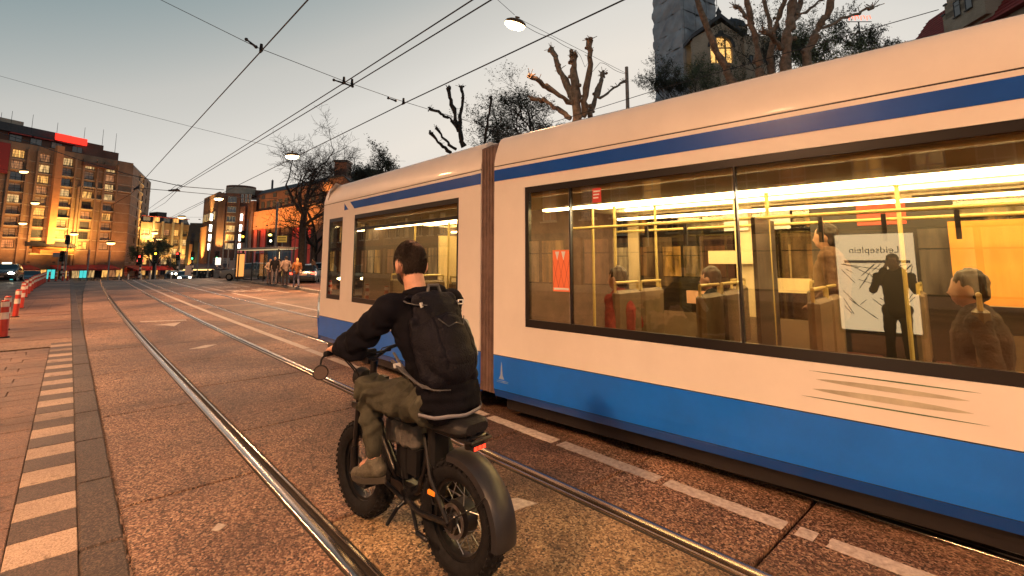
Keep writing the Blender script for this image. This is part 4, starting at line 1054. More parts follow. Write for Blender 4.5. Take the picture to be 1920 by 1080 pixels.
def jfold(c, n_):
    d = .011*noise.noise(c*7)+.010*noise.noise(Vector((c.x*10, c.y*10, c.z*26)))
    for el in (elL, elR):            # creases gathered at the elbows and cuffs
        r_ = (c-el).length; d += .017*math.exp(-(r_/.19)**2)*math.sin((c-el).dot(Vector((.2,.75,-.6)))*85+4*noise.noise(c*8))
    return d
link('jacket', remeshed(j, .0105, 3, 'jacket', jfold), M_jack, rider)
# collar / lowered hood
cl_ = MB(); n = 26
pts = []
for i in range(n+1):
    a = R(-215+250*i/n)
    pts.append(neck+Vector((.108*math.cos(a)+.0, .100*math.sin(a)-.03, -.035+.035*math.sin(a+R(180))*.0+.03*(1 if math.sin(a) < 0 else .2))))
cl_.tube(pts, [.018+.024*max(0,-math.sin(R(-215+250*i/n))) for i in range(n+1)], 10)
cl_.caps(neck+Vector((-.07,-.12,-.015)), neck+Vector((.09,-.11,-.01)), .045, .052); cl_.caps(neck+Vector((.0,-.14,-.05)), neck+Vector((.06,-.13,-.05)), .05)
link('collar', remeshed(cl_, .009, 3, 'collar', lambda c, n_: .006*noise.noise(c*22)), M_jack, rider)
# shirt tail below the jacket
st_ = MB(); prof = []
for z, k in ((.822,.985),(.842,1.0)):
    for i in range(24):
        a = R(150+240*i/23); prof.append((.205*k*math.cos(a), .135+.165*k*math.sin(a)-.015, z-.003*math.sin(i*1.3)+.004*abs(math.cos(a))))
st_.add(prof, [(i,i+1,25+i,24+i) for i in range(23)])
so = B(st_, 'shirt_tail', mat('pale_shirt', (.20,.20,.235), .85, var=.1), rider)
sm_ = so.modifiers.new('t', 'SOLIDIFY'); sm_.thickness = .002
# olive trousers
M_oliv = mat('olive_trousers', (.080,.080,.060), .9, col2=(.032,.032,.026), vscale=7, bump=.4, bscale=120, spec=.2)
t_ = MB(); t_.ball(pel-Vector((0,.0,.03)), (.19,.155,.095), 16)
for hip, kn, an, s in ((hipL,knL,anL,-1),(hipR,knR,anR,1)):
    t_.caps(pel+Vector((0,.02,-.01)), hip, .125, .118); t_.caps(hip, hip.lerp(kn,.5), .118, .104); t_.caps(hip.lerp(kn,.5), kn, .104, .084); t_.ball(kn+Vector((0,.005,.01)), .086, 14)
    t_.caps(kn, kn.lerp(an,.5), .080, .066); t_.caps(kn.lerp(an,.5), kn.lerp(an,.86), .066, .052)
    t_.bbox(hip.lerp(kn,.55).x+s*.06-.03, hip.lerp(kn,.55).y-.10, hip.lerp(kn,.55).z-.085, hip.lerp(kn,.55).x+s*.06+.03, hip.lerp(kn,.55).y+.07, hip.lerp(kn,.55).z+.06, .02)  # cargo pocket
def tfold(c, n_):
    d = .009*noise.noise(c*11)+.005*noise.noise(c*26)
    for kn in (knL, knR):
        r_ = (c-kn).length; d += .018*math.exp(-(r_/.20)**2)*math.sin((c-kn).dot(Vector((0,.55,.83)))*75+5*noise.noise(c*9))
    d += .013*math.exp(-((c-pel).length/.36)**2)*math.sin((c.y*1.0+c.z*.4)*70+5*noise.noise(c*7)); return d
link('trousers', remeshed(t_, .0105, 3, 'trousers', tfold), M_oliv, rider)
# trainers
M_train = mat('khaki_trainer', (.085,.078,.058), .75, var=.35, vscale=30, bump=.4, bscale=90); M_sole = mat('trainer_sole', (.035,.03,.024), .8)
for an, zz in ((anL,0),(anR,0)):
    m = Matrix.Translation(an) @ Matrix.Rotation(R(-13), 4, 'X')
    V = lambda x, y, z: m @ Vector((x,y,z))
    up = MB(); up.caps(V(0,-.03,-.045), V(0,.06,-.055), .048, .050); up.caps(V(0,.06,-.055), V(0,.215,-.075), .050, .037); up.ball(V(0,.0,-.01), (.048,.058,.045), 12); up.caps(V(0,.0,.0), V(0,.10,-.035), .036, .034)
    so = link('shoe', remeshed(up, .008, 2, 'shoe', lambda c, n_: .003*noise.noise(c*40)), M_train, rider)
    sl = MB(); n = 24; ring = []
    for i in range(n):
        a = 2*math.pi*i/n; yy = .085+.178*math.cos(a); w = .050*(1-.18*((math.cos(a)-.2))**2) ; ring.append((w*math.sin(a), yy))
    vs = [V(x,y,-.115+.012*max(0,(y-.1))/.15) for x, y in ring]+[V(x,y,-.084+.012*max(0,(y-.1))/.15) for x, y in ring]
    sl.add(vs, [tuple(range(n-1,-1,-1)), tuple(range(n,2*n))]+[(i,(i+1)%n,n+(i+1)%n,n+i) for i in range(n)]); B(sl, 'sole', M_sole, so, False)
    lc = MB()
    for q in range(4): lc.caps(V(-.028,.05+q*.028,-.006-q*.009), V(.028,.055+q*.028,-.006-q*.009), .0045, .0045, 6)
    B(lc, 'laces', mat('laces', (.28,.24,.17), .8), so)

# ================================================================== BACKPACK
pack = thing('backpack', 'black hiking backpack on the back of the cyclist', 'backpack', BIKE, BRZ)
M_pack = mat('black_pack_nylon', (.0060,.0060,.0110), .6, var=.4, vscale=10, bump=.45, bscale=120, spec=.14)
M_strap = mat('grey_webbing', (.09,.09,.095), .7, bump=.3, bscale=300)
M_buck = mat('pale_buckle', (.55,.56,.56), .35)
PM = Matrix.Translation((-.02,.155,1.22)) @ Matrix.Rotation(R(-24), 4, 'X') @ Matrix.Diagonal((1.12,1,1.03,1))     # x right, -y away from the back, z up along the spine
Q = lambda x, y, z: PM @ Vector((x,y,z))
RQ = PM.to_3x3()
p = MB(); p.ball(Q(0,-.015,-.04), (.170,.105,.235), 20, RQ); p.ball(Q(0,-.04,-.12), (.150,.098,.155), 18, RQ); p.ball(Q(0,-.0,.14), (.148,.085,.13), 18, RQ); p.caps(Q(-.09,.0,.21), Q(.09,.0,.21), .055); p.caps(Q(-.10,-.0,-.22), Q(.10,-.0,-.22), .06)
for s in (-1,1): p.caps(Q(.135*s,.02,-.18), Q(.145*s,.02,.10), .045, .035)
def pfold(c, n_):
    l = PM.inverted() @ c; d = .007*noise.noise(c*9)+.004*noise.noise(c*26)
    d -= .010*math.exp(-((abs(l.x)-.085)/.008)**2)*(1 if -.20 < l.z < .13 and l.y < 0 else 0)           # seams of the front pocket
    d -= .012*math.exp(-((l.z-.12+.25*abs(l.x))/.010)**2)*(1 if l.y < 0 else 0)
    d += .006*math.sin(l.x*60+3*noise.noise(c*6))*math.exp(-((l.z-.09)/.06)**2)
    d -= .008*math.exp(-((l.z+.13)/.008)**2)*(1 if l.y < 0 and abs(l.x) < .12 else 0)
    return d
link('main_bag', remeshed(p, .0085, 3, 'main_bag', pfold), M_pack, pack)
pk = MB(); pk.ball(Q(0,-.095,-.055), (.098,.042,.15), 18, RQ); pk.ball(Q(0,-.10,-.13), (.098,.045,.075), 14, RQ)
link('front_pocket', remeshed(pk, .008, 3, 'front_pocket', lambda c, n_: .005*noise.noise(c*14)+.004*math.sin((PM.inverted()@c).z*90+4*noise.noise(c*8))*math.exp(-(((PM.inverted()@c).z-.06)/.06)**2)), M_pack, pack)
B(MB().tube([Q(-.085,-.112,.075), Q(-.05,-.135,.02), Q(0,-.142,.035), Q(.05,-.135,.02), Q(.085,-.112,.075)], .0035, 6), 'zip', mat('zip', (.03,.03,.033), .4), pack)
B(MB().tube([Q(-.04,-.02,.255), Q(-.03,-.03,.295), Q(.03,-.03,.295), Q(.04,-.02,.255)], .010, 8), 'haul_loop', M_strap, pack)
for s in (-1,1):
    ss = MB(); ss.tube([Q(.07*s,.03,.235), Q(.11*s,.06,.265), Q(.13*s,.135,.245), Q(.15*s,.20,.17)], .024, 8, True, .5); so = B(ss, 'shoulder_strap', M_pack, pack)
    B(MB().tube([Q(.155*s,.10,-.20), Q(.18*s,.14,-.12), Q(.17*s,.22,.0)], .012, 6, True, .5), 'lower_strap', M_strap, so)
    wb = MB(); wb.tube([Q(.105*s,-.075,.165), Q(.14*s,-.03,.185), Q(.150*s,.03,.22), Q(.13*s,.10,.262)], .008, 6, True, .45); B(wb, 'load_webbing', M_strap, so)
    bk = MB()
    m = PM @ Matrix.Translation((.132*s,-.062,.172)) @ Matrix.Rotation(R(-40*s), 4, 'Z') @ Matrix.Rotation(R(15*s), 4, 'Y')
    for x0, z0, x1, z1 in ((-.016,-.013,-.010,.013),(.010,-.013,.016,.013),(-.016,.009,.016,.014),(-.016,-.014,.016,-.009)): bk.box(x0,-.007,z0,x1,.002,z1,m)
    B(bk, 'buckle', M_buck, so, False)
B(MB().tube([Q(-.10,-.005,-.275), Q(-.17,.03,-.235), Q(-.215,.10,-.13), Q(-.225,.16,-.05)], .017, 8, True, .35), 'hip_belt', M_strap, pack)
B(MB().tube([Q(-.06,-.035,-.285), Q(-.13,-.0,-.265), Q(-.19,.05,-.20)], .012, 8, True, .4), 'compression_strap', M_strap, pack)
B(MB().tube([Q(.10,-.005,-.275), Q(.17,.03,-.235), Q(.215,.10,-.13)], .017, 8, True, .35), 'hip_belt', M_strap, pack)
B(MB().bbox(-.02,-.006,-.012,.02,.006,.012,.003,PM @ Matrix.Translation((-.222,.13,-.085))), 'belt_buckle', M_buck, pack, False)
B(MB().caps(Q(.165,-.01,-.12), Q(.168,.0,.06), .030, .028), 'side_bottle', mat('bottle_grey', (.3,.33,.34), .3), pack)
# ================================================================== BUILDINGS
M_hbrick = brick_mat('hotel_brick', (.37,.215,.13), (.30,.17,.105), (.30,.22,.16))
M_dbrick = brick_mat('dark_red_brick', (.22,.085,.055), (.165,.066,.045), (.12,.09,.075))
M_rbrick = brick_mat('red_brick', (.26,.10,.06), (.20,.08,.05), (.18,.13,.1))
M_stone = mat('pale_stone', (.42,.35,.27), .8, var=.25, vscale=1.5, bump=.4, bscale=20)
M_stone_brick = brick_mat('pale_brick', (.52,.40,.29), (.43,.33,.24), (.24,.2,.16))
M_plaster = mat('orange_plaster', (.50,.22,.10), .8, var=.12, vscale=.8)
M_slate = mat('dark_slate', (.045,.042,.048), .6, var=.3, vscale=2)
M_ledge = mat('ledge_concrete', (.40,.32,.25), .8, var=.2, vscale=1)
M_wframe = mat('dark_window_frame', (.035,.03,.03), .5)
M_wwhite = mat('white_window_frame', (.62,.58,.52), .5)
M_awn = mat('red_awning', (.42,.05,.045), .75, var=.15, vscale=2)
M_awn2 = mat('orange_awning', (.62,.22,.07), .75, var=.15, vscale=2)
M_panes = [mat('pane_dark', (.03,.034,.045), .08, spec=.8), mat('pane_dusk', (.07,.075,.09), .1, spec=.8), mat('pane_curtain', (.28,.22,.19), .35, var=.3, vscale=1.5),
           None, None, None]
def lit_pane(name, dark, glow, st):
    """lit room behind a curtain: folds and a brighter patch where the lamp stands"""
    m = mat(name, dark, .35, emit=glow, estr=st); nt = m.node_tree; bs = nt.nodes['Principled BSDF']; N, L = nt.nodes.new, nt.links.new
    tc = N('ShaderNodeNewGeometry'); mp = N('ShaderNodeMapping'); mp.inputs['Scale'].default_value = (2.6,2.6,.45); L(tc.outputs['Position'], mp.inputs[0])
    nz = N('ShaderNodeTexNoise'); nz.inputs['Scale'].default_value = 1.0; nz.inputs['Detail'].default_value = 3; L(mp.outputs[0], nz.inputs['Vector'])
    rp = N('ShaderNodeValToRGB'); rp.color_ramp.elements[0].position = .36; rp.color_ramp.elements[0].color = tuple(c*.10 for c in glow)+(1,); rp.color_ramp.elements[1].position = .66; rp.color_ramp.elements[1].color = tuple(glow)+(1,)
    L(nz.outputs['Fac'], rp.inputs[0]); L(rp.outputs[0], bs.inputs['Emission Color']); return m
M_panes[3] = lit_pane('pane_lit_amber', (.3,.16,.06), (1.0,.50,.12), 1.5); M_panes[4] = lit_pane('pane_lit_pale', (.3,.2,.12), (1.0,.62,.24), 1.1); M_panes[5] = lit_pane('pane_lit_dim', (.25,.14,.1), (1.0,.42,.15), .6)
class Facade:
    """vertical plane seen in the photograph from pixel column x0 (depth D0) to x1 (depth D1)"""
    def __init__(s, x0, D0, x1, D1, zb=-3.0):
        a, b = at(x0, 490, D0), at(x1, 490, D1); s.P = Vector((a.x,a.y,0)); q = Vector((b.x,b.y,0))
        s.L = (q-s.P).length; s.u = (q-s.P).normalized(); s.n = Vector((-s.u.y, s.u.x, 0))        # n points inwards (away from the viewer)
        if s.n.dot(s.P) < 0: s.n = -s.n
        s.zb = zb; s.rz = math.atan2(s.u.y, s.u.x)
    def uv(s, x, y):
        d = ray(x, y); t = s.P.dot(s.n)/d.dot(s.n); p = Vector((0,0,EYE))+d*t; return (p-s.P).dot(s.u), p.z
    def U(s, x, y=450): return s.uv(x, y)[0]
    def Z(s, x, y): return s.uv(x, y)[1]
    def root(s, name, label, cat='building'): return thing(name, label, cat, (s.P.x, s.P.y, s.zb), s.rz)
def grid_wall(mb, x0, x1, z0, z1, cols, rows, t=.5, y=0.0):
    """wall with real openings; local x along, y inwards, z up"""
    cols = sorted(cols); a = x0
    for c0, c1 in cols:
        if c0 > a: mb.box(a,y,z0,c0,y+t,z1)
        b = z0
        for r0, r1 in sorted(rows):
            if r0 > b: mb.box(c0,y,b,c1,y+t,r0)
            b = r1
        if b < z1: mb.box(c0,y,b,c1,y+t,z1)
        a = c1
    if a < x1: mb.box(a,y,z0,x1,y+t,z1)
    return mb
_wm = {}
def window(par, x0, x1, z0, z1, y=.16, mull=1, frame=None, pane=None, trans=True, sill=True, rail=False):
    w, h = x1-x0, z1-z0; frame = frame or M_wframe; key = (round(w,2), round(h,2), mull, trans, sill, rail, frame.name)
    if key not in _wm:
        f = MB(); b = .07
        for q in ((0,0,b,h),(w-b,0,w,h),(b,0,w-b,b),(b,h-b,w-b,h)): f.box(q[0],0,q[1],q[2],.10,q[3])
        for k in range(mull): c = w*(k+1)/(mull+1); f.box(c-.03,.01,b,c+.03,.09,h-b)
        if trans: f.box(b,.012,h*.68-.025,w-b,.088,h*.68+.025)
        if sill: f.box(-.05,-.22,-.10,w+.05,-.002,-.01)
        if rail:
            f.box(0,-.20,h*.36,w,-.16,h*.36+.05)
            for k in range(7): f.box(w*(k+.5)/7-.015,-.19,.0,w*(k+.5)/7+.015,-.17,h*.36)
        fm = f.mesh('window'); fm.materials.append(frame)
        p = MB()
        for k in range(mull+1):
            a0, a1 = w*k/(mull+1)+.03, w*(k+1)/(mull+1)-.03; p.add([(a0,.05,.05),(a1,.05,.05),(a1,.05,h-.05),(a0,.05,h-.05)], [(0,1,2,3)])
        _wm[key] = (fm, p.mesh('pane'))
    fm, pm = _wm[key]
    o = link('window', fm, None, par, (x0, y, z0))
    c = bpy.data.objects.new('pane', pm); C.objects.link(c); c.parent = o
    if not pm.materials: pm.materials.append(M_panes[0])
    c.material_slots[0].link = 'OBJECT'; c.material_slots[0].material = pane or rnd.choice(M_panes)
    return o
def room_back(par, x0, x1, z0, z1, y): MB().box(x0,y,z0,x1,y+.1,z1).build('inner_wall', mat('room_dark', (.02,.018,.016), .9), par)
def flood(par, loc, aim, watts, col=(1.0,.62,.16), size=R(75)):
    ld = bpy.data.lights.new('floodlight', 'SPOT'); ld.energy = watts*5.0; ld.color = col; ld.spot_size = size; ld.spot_blend = 1.0; ld.shadow_soft_size = .3
    o = bpy.data.objects.new('floodlight', ld); C.objects.link(o); o.parent = par; o.location = loc
    o.rotation_euler = (Vector(aim)-Vector(loc)).to_track_quat('-Z', 'Y').to_euler()
    h = MB(); h.bbox(-.25,-.15,-.30,.25,.15,-.06,.03); h.build('floodlight_housing', M_wframe, par, False, loc)

# ---- hotel on the left
HF = Facade(-70, 108, 233, 140); H_ = HF.root('hotel', 'tall brown brick hotel with orange fin and lit windows at far left')
zb = 3.0                                            # local z = world z + 3
U, Z = HF.U, lambda x, y: HF.Z(x, y)+zb
top = Z(112, 281)
rowh = (Z(110, 300)-Z(103, 440))/7.07
r_top = Z(120, 309)                                    # sill of the highest full row
rows = [(r_top-k*rowh, r_top-k*rowh+1.95) for k in range(9)]
cw_ = 2.35
cols = [(U(18,430)-cw_/2, U(18,430)+cw_/2), (U(70,430)-cw_/2, U(70,430)+cw_/2), (U(113,430)-cw_/2, U(113,430)+cw_/2), (U(157,430)-cw_/2, U(157,430)+cw_/2), (U(197,430)-cw_/2, U(197,430)+cw_/2)]
cols.insert(0, (cols[0][0]-7, cols[0][1]-7))
W_ = grid_wall(MB(), -2, HF.L, 0, top, cols, rows, .6).build('wall', M_hbrick, H_)
room_back(H_, -2, HF.L-.3, .2, top-.2, 1.2)
for ci, (a, b) in enumerate(cols):
    for ri, (c, d) in enumerate(rows):
        q = rnd.random(); p = M_panes[3] if q < .20 else M_panes[4] if q < .36 else M_panes[5] if q < .5 else M_panes[2] if q < .75 else M_panes[rnd.randrange(2)]
        window(H_, a, b, c, d, .2, 1, None, p, True, True, ci in (1,2,3))
# balconies and ledges
for a, b, k in ((cols[4][0]-.8, cols[5][1]+.6, 3.15), (cols[4][0]-.8, HF.L+.2, 2.0)):
    z = rows[0][0]-rowh*k+.1*k; MB().box(a,-.55,z,b,-.003,z+.28).build('ledge', M_ledge, H_)
for k in range(9):
    z = rows[k][0]-.45; MB().box(-2,-.06,z,HF.L+.05,-.003,z+.16).build('string_course', M_ledge, H_)
MB().box(cols[4][0]-1.0,-1.1,rows[0][1]-1.3,cols[4][1]+4.5,-.01,rows[0][1]-.2).build('balcony', M_dbrick, H_)
# the big orange fin between the window columns
fa, fb_ = U(86,430), U(100,430)
MB().box(fa,-1.0,rows[8][0]+.2,fb_,-.01,top+.9).build('fin', M_plaster, H_)
MB().box(U(135,430),-.7,0,U(139,430),-.01,rows[3][1]+1).build('fin', M_hbrick, H_)
for cc in cols[1:]:
    for x_ in (cc[0]-.75, cc[1]+.30):
        if not fa-1 < x_ < fb_+.3: MB().box(x_,-.55,2.8,x_+.45,-.065,rows[0][1]+.5).build('pier', M_hbrick, H_)
for cc, r0, r1 in ((cols[1],1,8),(cols[4],4,8),(cols[5],3,8),(cols[3],1,7)):
    for k_ in range(r0, r1): MB().box(cc[0]-.28,-.50,rows[k_][0]-.30,cc[1]+.28,-.064,rows[k_][0]-.12).build('balcony_slab', M_ledge, H_)
# set-back top floors, plant rooms and the glowing red sign
MB().box(-2,2.0,top,HF.L-3,14,top+2.6).build('penthouse', M_dbrick, H_)
MB().box(-2,1.2,top+2.6,U(125,280),14,top+3.0).build('penthouse_roof', M_slate, H_)
MB().box(U(10,280),4,top+3.0,U(150,280),12,top+5.2).build('plant_room', M_slate, H_)
MB().box(U(14,280),5,top+5.2,U(62,280),9,top+6.4).build('plant_room', M_ledge, H_)
MB().box(U(108,270),1.0,top+2.65,U(168,270),1.4,top+4.5).build('red_sign', emit_mat('red_sign_glow', (1.0,.03,.015), 1.6), H_)
MB().box(U(160,280),2.5,top+2.6,U(205,280),10,top+4.0).build('plant_room', M_dbrick, H_)
for a in (10, 30, 70, 118, 170, 205, 230): MB().cyl((U(a,270),3,top+2),(U(a,270),3,top+8+rnd.uniform(-1,1)),.06,.04,5).build('antenna', M_wire, H_)
for k in range(4): window(H_, U(24+k*40,280), U(24+k*40,280)+2.4, top+.5, top+2.1, 1.9, 1, None, M_panes[k % 3], False, False)
for k in range(3): MB().box(U(30+k*45,280)-1.0,.9,top+2.2,U(30+k*45,280)+3.2,2.0,top+2.45).build('awning', M_awn, H_)
MB().box(-6,-.8,Z(8,325),U(13,300),-.1,Z(8,268)).build('dark_red_banner', mat('dark_red_cloth', (.30,.03,.03), .8), H_)
# entrance: canopy, awnings and shopfronts
zc_ = Z(110, 470)
MB().prism([(-3.2,zc_-.9),(-3.2,zc_+.1),(-.02,zc_+.9),(-.02,zc_-.6)], U(60,470), U(124,470), 'x').build('entrance_canopy', M_awn2, H_)
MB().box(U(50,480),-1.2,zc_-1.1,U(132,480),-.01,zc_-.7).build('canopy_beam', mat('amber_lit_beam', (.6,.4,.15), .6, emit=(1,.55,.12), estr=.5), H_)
MB().prism([(-2.2,zc_+1.0),(-.02,zc_+2.2),(-.02,zc_+.95)], U(46,460), U(134,460), 'x').build('lean_to_roof', M_slate, H_)
for a, b in ((-10,56),(94,208)):
    MB().prism([(-4.2,Z(a,508)),(-4.2,Z(a,505)),(-.02,Z(a,497)),(-.02,Z(a,500))], U(a,500), U(b,500), 'x').build('awning', M_awn, H_)
shop = [M_panes[3], M_panes[0], mat('cyan_shop_light', (.1,.5,.5), .5, emit=(.1,.9,.85), estr=.8), M_panes[4], M_panes[0], M_panes[3], M_panes[5], M_panes[0]]
for k in range(16):
    a = U(-20,510)+k*(U(228,510)-U(-20,510))/16; window(H_, a+.1, a+2.0, .15, 2.6, -.14, 1, None, shop[k % 8] if k % 3 else shop[(k*3) % 8], False, False)
flood(H_, (U(120,450),-6.5,zc_+1.5), (U(117,430),0,zc_+4), 8000, (1.0,.56,.12), R(120))
flood(H_, (U(66,450),-8,4.6), (U(64,430),0,zc_+7), 1700, (1.0,.46,.12), R(125))
flood(H_, (U(18,450),-8,4.6), (U(18,430),0,zc_+7), 1800, (1.0,.44,.12), R(125))
flood(H_, (U(165,450),-8,4.4), (U(165,430),0,zc_+6), 1900, (1.0,.44,.12), R(125))
flood(H_, (U(215,450),-7,4.4), (U(218,430),0,zc_+6), 1500, (1.0,.42,.12), R(120))
# side of the hotel, running back from the corner
HS = Facade(233.5, 140.2, 270, 172); S_ = HS.root('hotel_side_wing', 'narrow flank of the brown hotel with three columns of slim windows')
zt = HS.Z(250, 312)+zb; n = 11
cols2 = [(HS.L*f-1.1, HS.L*f+1.1) for f in (.34,.56,.78)]
rows2 = [(zt-2.4-k*2.85, zt-2.4-k*2.85+1.7) for k in range(n)]
grid_wall(MB(), 0, HS.L, 0, zt, cols2, rows2, .6).build('wall', M_hbrick, S_); room_back(S_, .2, HS.L, .2, zt-.3, 1.2)
MB().box(.0,.0,zt,HS.L,12,zt+.5).build('roof', M_slate, S_)
for a, b in cols2:
    for c, d in rows2: window(S_, a, b, c, d, .2, 1, None, rnd.choice(M_panes[:3]+[M_panes[0]]*3+[M_panes[5]]), False, True)
for k in range(n): MB().box(0,-.12,rows2[k][0]-.55,HS.L,-.003,rows2[k][0]-.4).build('string_course', M_ledge, S_)
flood(S_, (HS.L*.55,-4,9.5), (HS.L*.6,0,19), 9000)
flood(S_, (HS.L*.1,-2.5,.6), (HS.L*.12,0,10), 3500)
MB().prism([(-3.0,1.9),(-3.0,2.2),(-.02,3.4),(-.02,3.1)], 1, HS.L, 'x').build('awning', M_awn, S_)

# ---- long low hotel wing
WF = Facade(258, 158, 351, 172); G_ = WF.root('hotel_wing', 'long five storey brick wing with amber windows right of the tall hotel')
zt = WF.Z(300, 418)+zb; U2 = lambda x: WF.U(x, 450)
ct = [U2(272),U2(290),U2(310),U2(327),U2(343)]; cols3 = [(c-1.25, c+1.25) for c in ct]
rh = (zt-4.2)/4; rows3 = [(3.6+k*rh*.98, 3.6+k*rh*.98+2.1) for k in range(4)]
grid_wall(MB(), 0, WF.L, 0, zt, cols3, rows3, .6).build('wall', M_hbrick, G_); room_back(G_, .2, WF.L-.2, .2, zt-.3, 1.2)
for i, (a, b) in enumerate(cols3):
    for j, (c, d) in enumerate(rows3): window(G_, a, b, c, d, .2, 1, None, (M_panes[3], M_panes[4], M_panes[5], M_panes[2], M_panes[3])[(i*3+j*2) % 5], True, True, True)
for c in ct[:-1]: MB().box(c+1.7,-.5,0,c+2.3,-.003,zt+.6).build('pier', M_ledge, G_)
MB().prism([(.3,zt),(2.6,zt+2.4),(9,zt+2.4),(9,zt)], 0, WF.L, 'x').build('roof', M_slate, G_)
for k, c in enumerate(ct): 
    window(G_, c-1.1, c+1.1, zt+.3, zt+1.9, .05, 1, None, M_panes[3] if k % 2 else M_panes[1], False, False); MB().box(c-1.5,-.5,zt+1.95,c+1.5,.6,zt+2.1).build('awning', M_awn, G_)
MB().box(U2(300),3,zt+2.4,U2(318),8,zt+4).build('plant_room', M_slate, G_)
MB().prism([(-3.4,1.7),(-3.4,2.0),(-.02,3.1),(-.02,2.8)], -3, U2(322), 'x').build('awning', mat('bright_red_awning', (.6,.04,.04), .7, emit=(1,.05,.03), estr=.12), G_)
for k in range(9): window(G_, 1+k*(WF.L-2)/9, 1+k*(WF.L-2)/9+1.5, .1, 1.7, -.14, 1, None, (M_panes[3],M_panes[0],M_panes[4])[k % 3], False, False)
for f in (.15,.5,.9): flood(G_, (WF.L*f,-3.0,2.6), (WF.L*f,0,12), 3200)

# ---- narrow dark gabled house
NF = Facade(346, 166, 385, 168); K_ = NF.root('gabled_house', 'narrow dark gabled house with white window frames beside the corner building')
zt = NF.Z(365, 452)+zb; ra = NF.U(355,470); 
c4 = [(NF.L*.62, NF.L*.62+1.5), (NF.L*.80, NF.L*.80+1.9)]; r4 = [(NF.Z(372,y)+zb, NF.Z(372,y)+zb+2.1) for y in (503,486,469)]
grid_wall(MB(), 0, NF.L, 0, zt, c4, r4, .5).build('wall', mat('black_tarred_brick', (.035,.03,.032), .8, var=.2), K_); room_back(K_, .1, NF.L-.1, .1, zt-.2, 1.0)
MB().prism([(0,zt),(NF.L,zt),(NF.L*.86,NF.Z(365,418)+zb),(NF.L*.12,NF.Z(365,418)+zb)], .1, 9, 'y').build('roof', M_slate, K_)
for a, b in c4:
    for c, d in r4: window(K_, a, b, c, d, .12, 1, M_wwhite, M_panes[rnd.randrange(2)], True, True)
MB().box(NF.L*.2,-.8,0,NF.L*.34,-.01,NF.Z(365,458)+zb).build('pale_pier', M_plaster, K_)
flood(K_, (NF.L*.2,-3,.6), (NF.L*.3,0,8), 1500)

# ---- dark brick corner building with the round top
CF = Facade(402, 140, 463, 143); T_ = CF.root('corner_building', 'dark red brick corner building with a round rooftop drum and white light tubes')
U3 = lambda x, y=430: CF.U(x, y); Z3 = lambda x, y: CF.Z(x, y)+zb
zt = Z3(430, 362)
cw3 = (U3(424,420), U3(424,420)+2.3)
rws = [(Z3(430,y)-0, Z3(430,y)+1.75) for y in (379,398,416,434,451,467)]
grid_wall(MB(), 0, CF.L, 2.6, zt, [cw3], rws, .6).build('wall', M_dbrick, T_); room_back(T_, .2, CF.L-.2, .2, zt-.3, 1.2)
for k, (c, d) in enumerate(rws): window(T_, cw3[0], cw3[1], c, d, .15, 2, M_wwhite, (M_panes[0],M_panes[1],M_panes[0],M_panes[4],M_panes[3],M_panes[4])[k], False, True)
MB().box(cw3[0]-1.0,-.5,2.6,cw3[0]-.45,-.003,zt-1.5).build('pilaster', M_rbrick, T_); MB().box(cw3[1]+.45,-.5,2.6,cw3[1]+1.0,-.003,zt-1.5).build('pilaster', M_rbrick, T_); MB().box(CF.L-2.6,-1.0,2.6,CF.L-1.2,-.003,zt-4).build('pilaster', M_rbrick, T_)
for k in range(3): window(T_, CF.L-2.6+k*1.0, CF.L-2.6+k*1.0+.65, Z3(455,380), Z3(455,364), -.12, 0, M_wwhite, M_panes[1], False, False)
# white light tubes in vertical rows
M_tube = emit_mat('white_light_tube', (1.0,.93,.78), 7)
for xp in (398, 454):
    for y in (408, 428, 446, 463):
        u = U3(xp+ (y-408)*-.085, y); MB().box(u-.28,-1.3,Z3(xp,y+6),u+.28,-.9,Z3(xp,y-6)).build('light_tube', M_tube, T_)
    MB().box(U3(xp)-.12,-.9,Z3(xp,475),U3(xp)+.12,-.5,Z3(xp,400)).build('tube_mast', M_wframe, T_)
# left flank
LF = Facade(374, 156, 401.6, 140.2); q = Matrix.Translation((0,0,0))
par = T_
def to_T(F2, a, o, z): 
    w = F2.P+F2.u*a+F2.n*o; d = w-CF.P; return Vector((d.dot(CF.u), d.dot(CF.n), z))
def lf_box(a0, a1, o0, o1, z0, z1):
    m = MB(); c = [to_T(LF,a,o,z) for z in (z0,z1) for a, o in ((a0,o0),(a1,o0),(a1,o1),(a0,o1))]
    m.add(c, [(0,3,2,1),(4,5,6,7),(0,1,5,4),(1,2,6,5),(2,3,7,6),(3,0,4,7)]); return m
zl = LF.Z(388, 370)+zb
lf_box(0, LF.L, 0, .6, 2.6, zl).build('flank_wall', M_dbrick, T_)
for k in range(6): lf_box(LF.L*(.12+.13*k), LF.L*(.12+.13*k)+LF.L*.07, -.25, -.003, LF.Z(388,415)+zb, LF.Z(388,402)+zb).build('flank_window', M_wwhite, T_)
lf_box(LF.L*.05, LF.L*.5, -.6, -.003, 2.8, LF.Z(388,425)+zb).build('flank_bay', M_plaster, T_)
flood(T_, to_T(LF, LF.L*.3, -4, 3.2), to_T(LF, LF.L*.35, 0, 14), 6000); flood(T_, to_T(LF, LF.L*.6, -3, 17.5), to_T(LF, LF.L*.6, 0, 24), 3500)
flood(T_, (U3(411),-3,Z3(412,472)), (U3(412),0,Z3(412,440)), 3000)
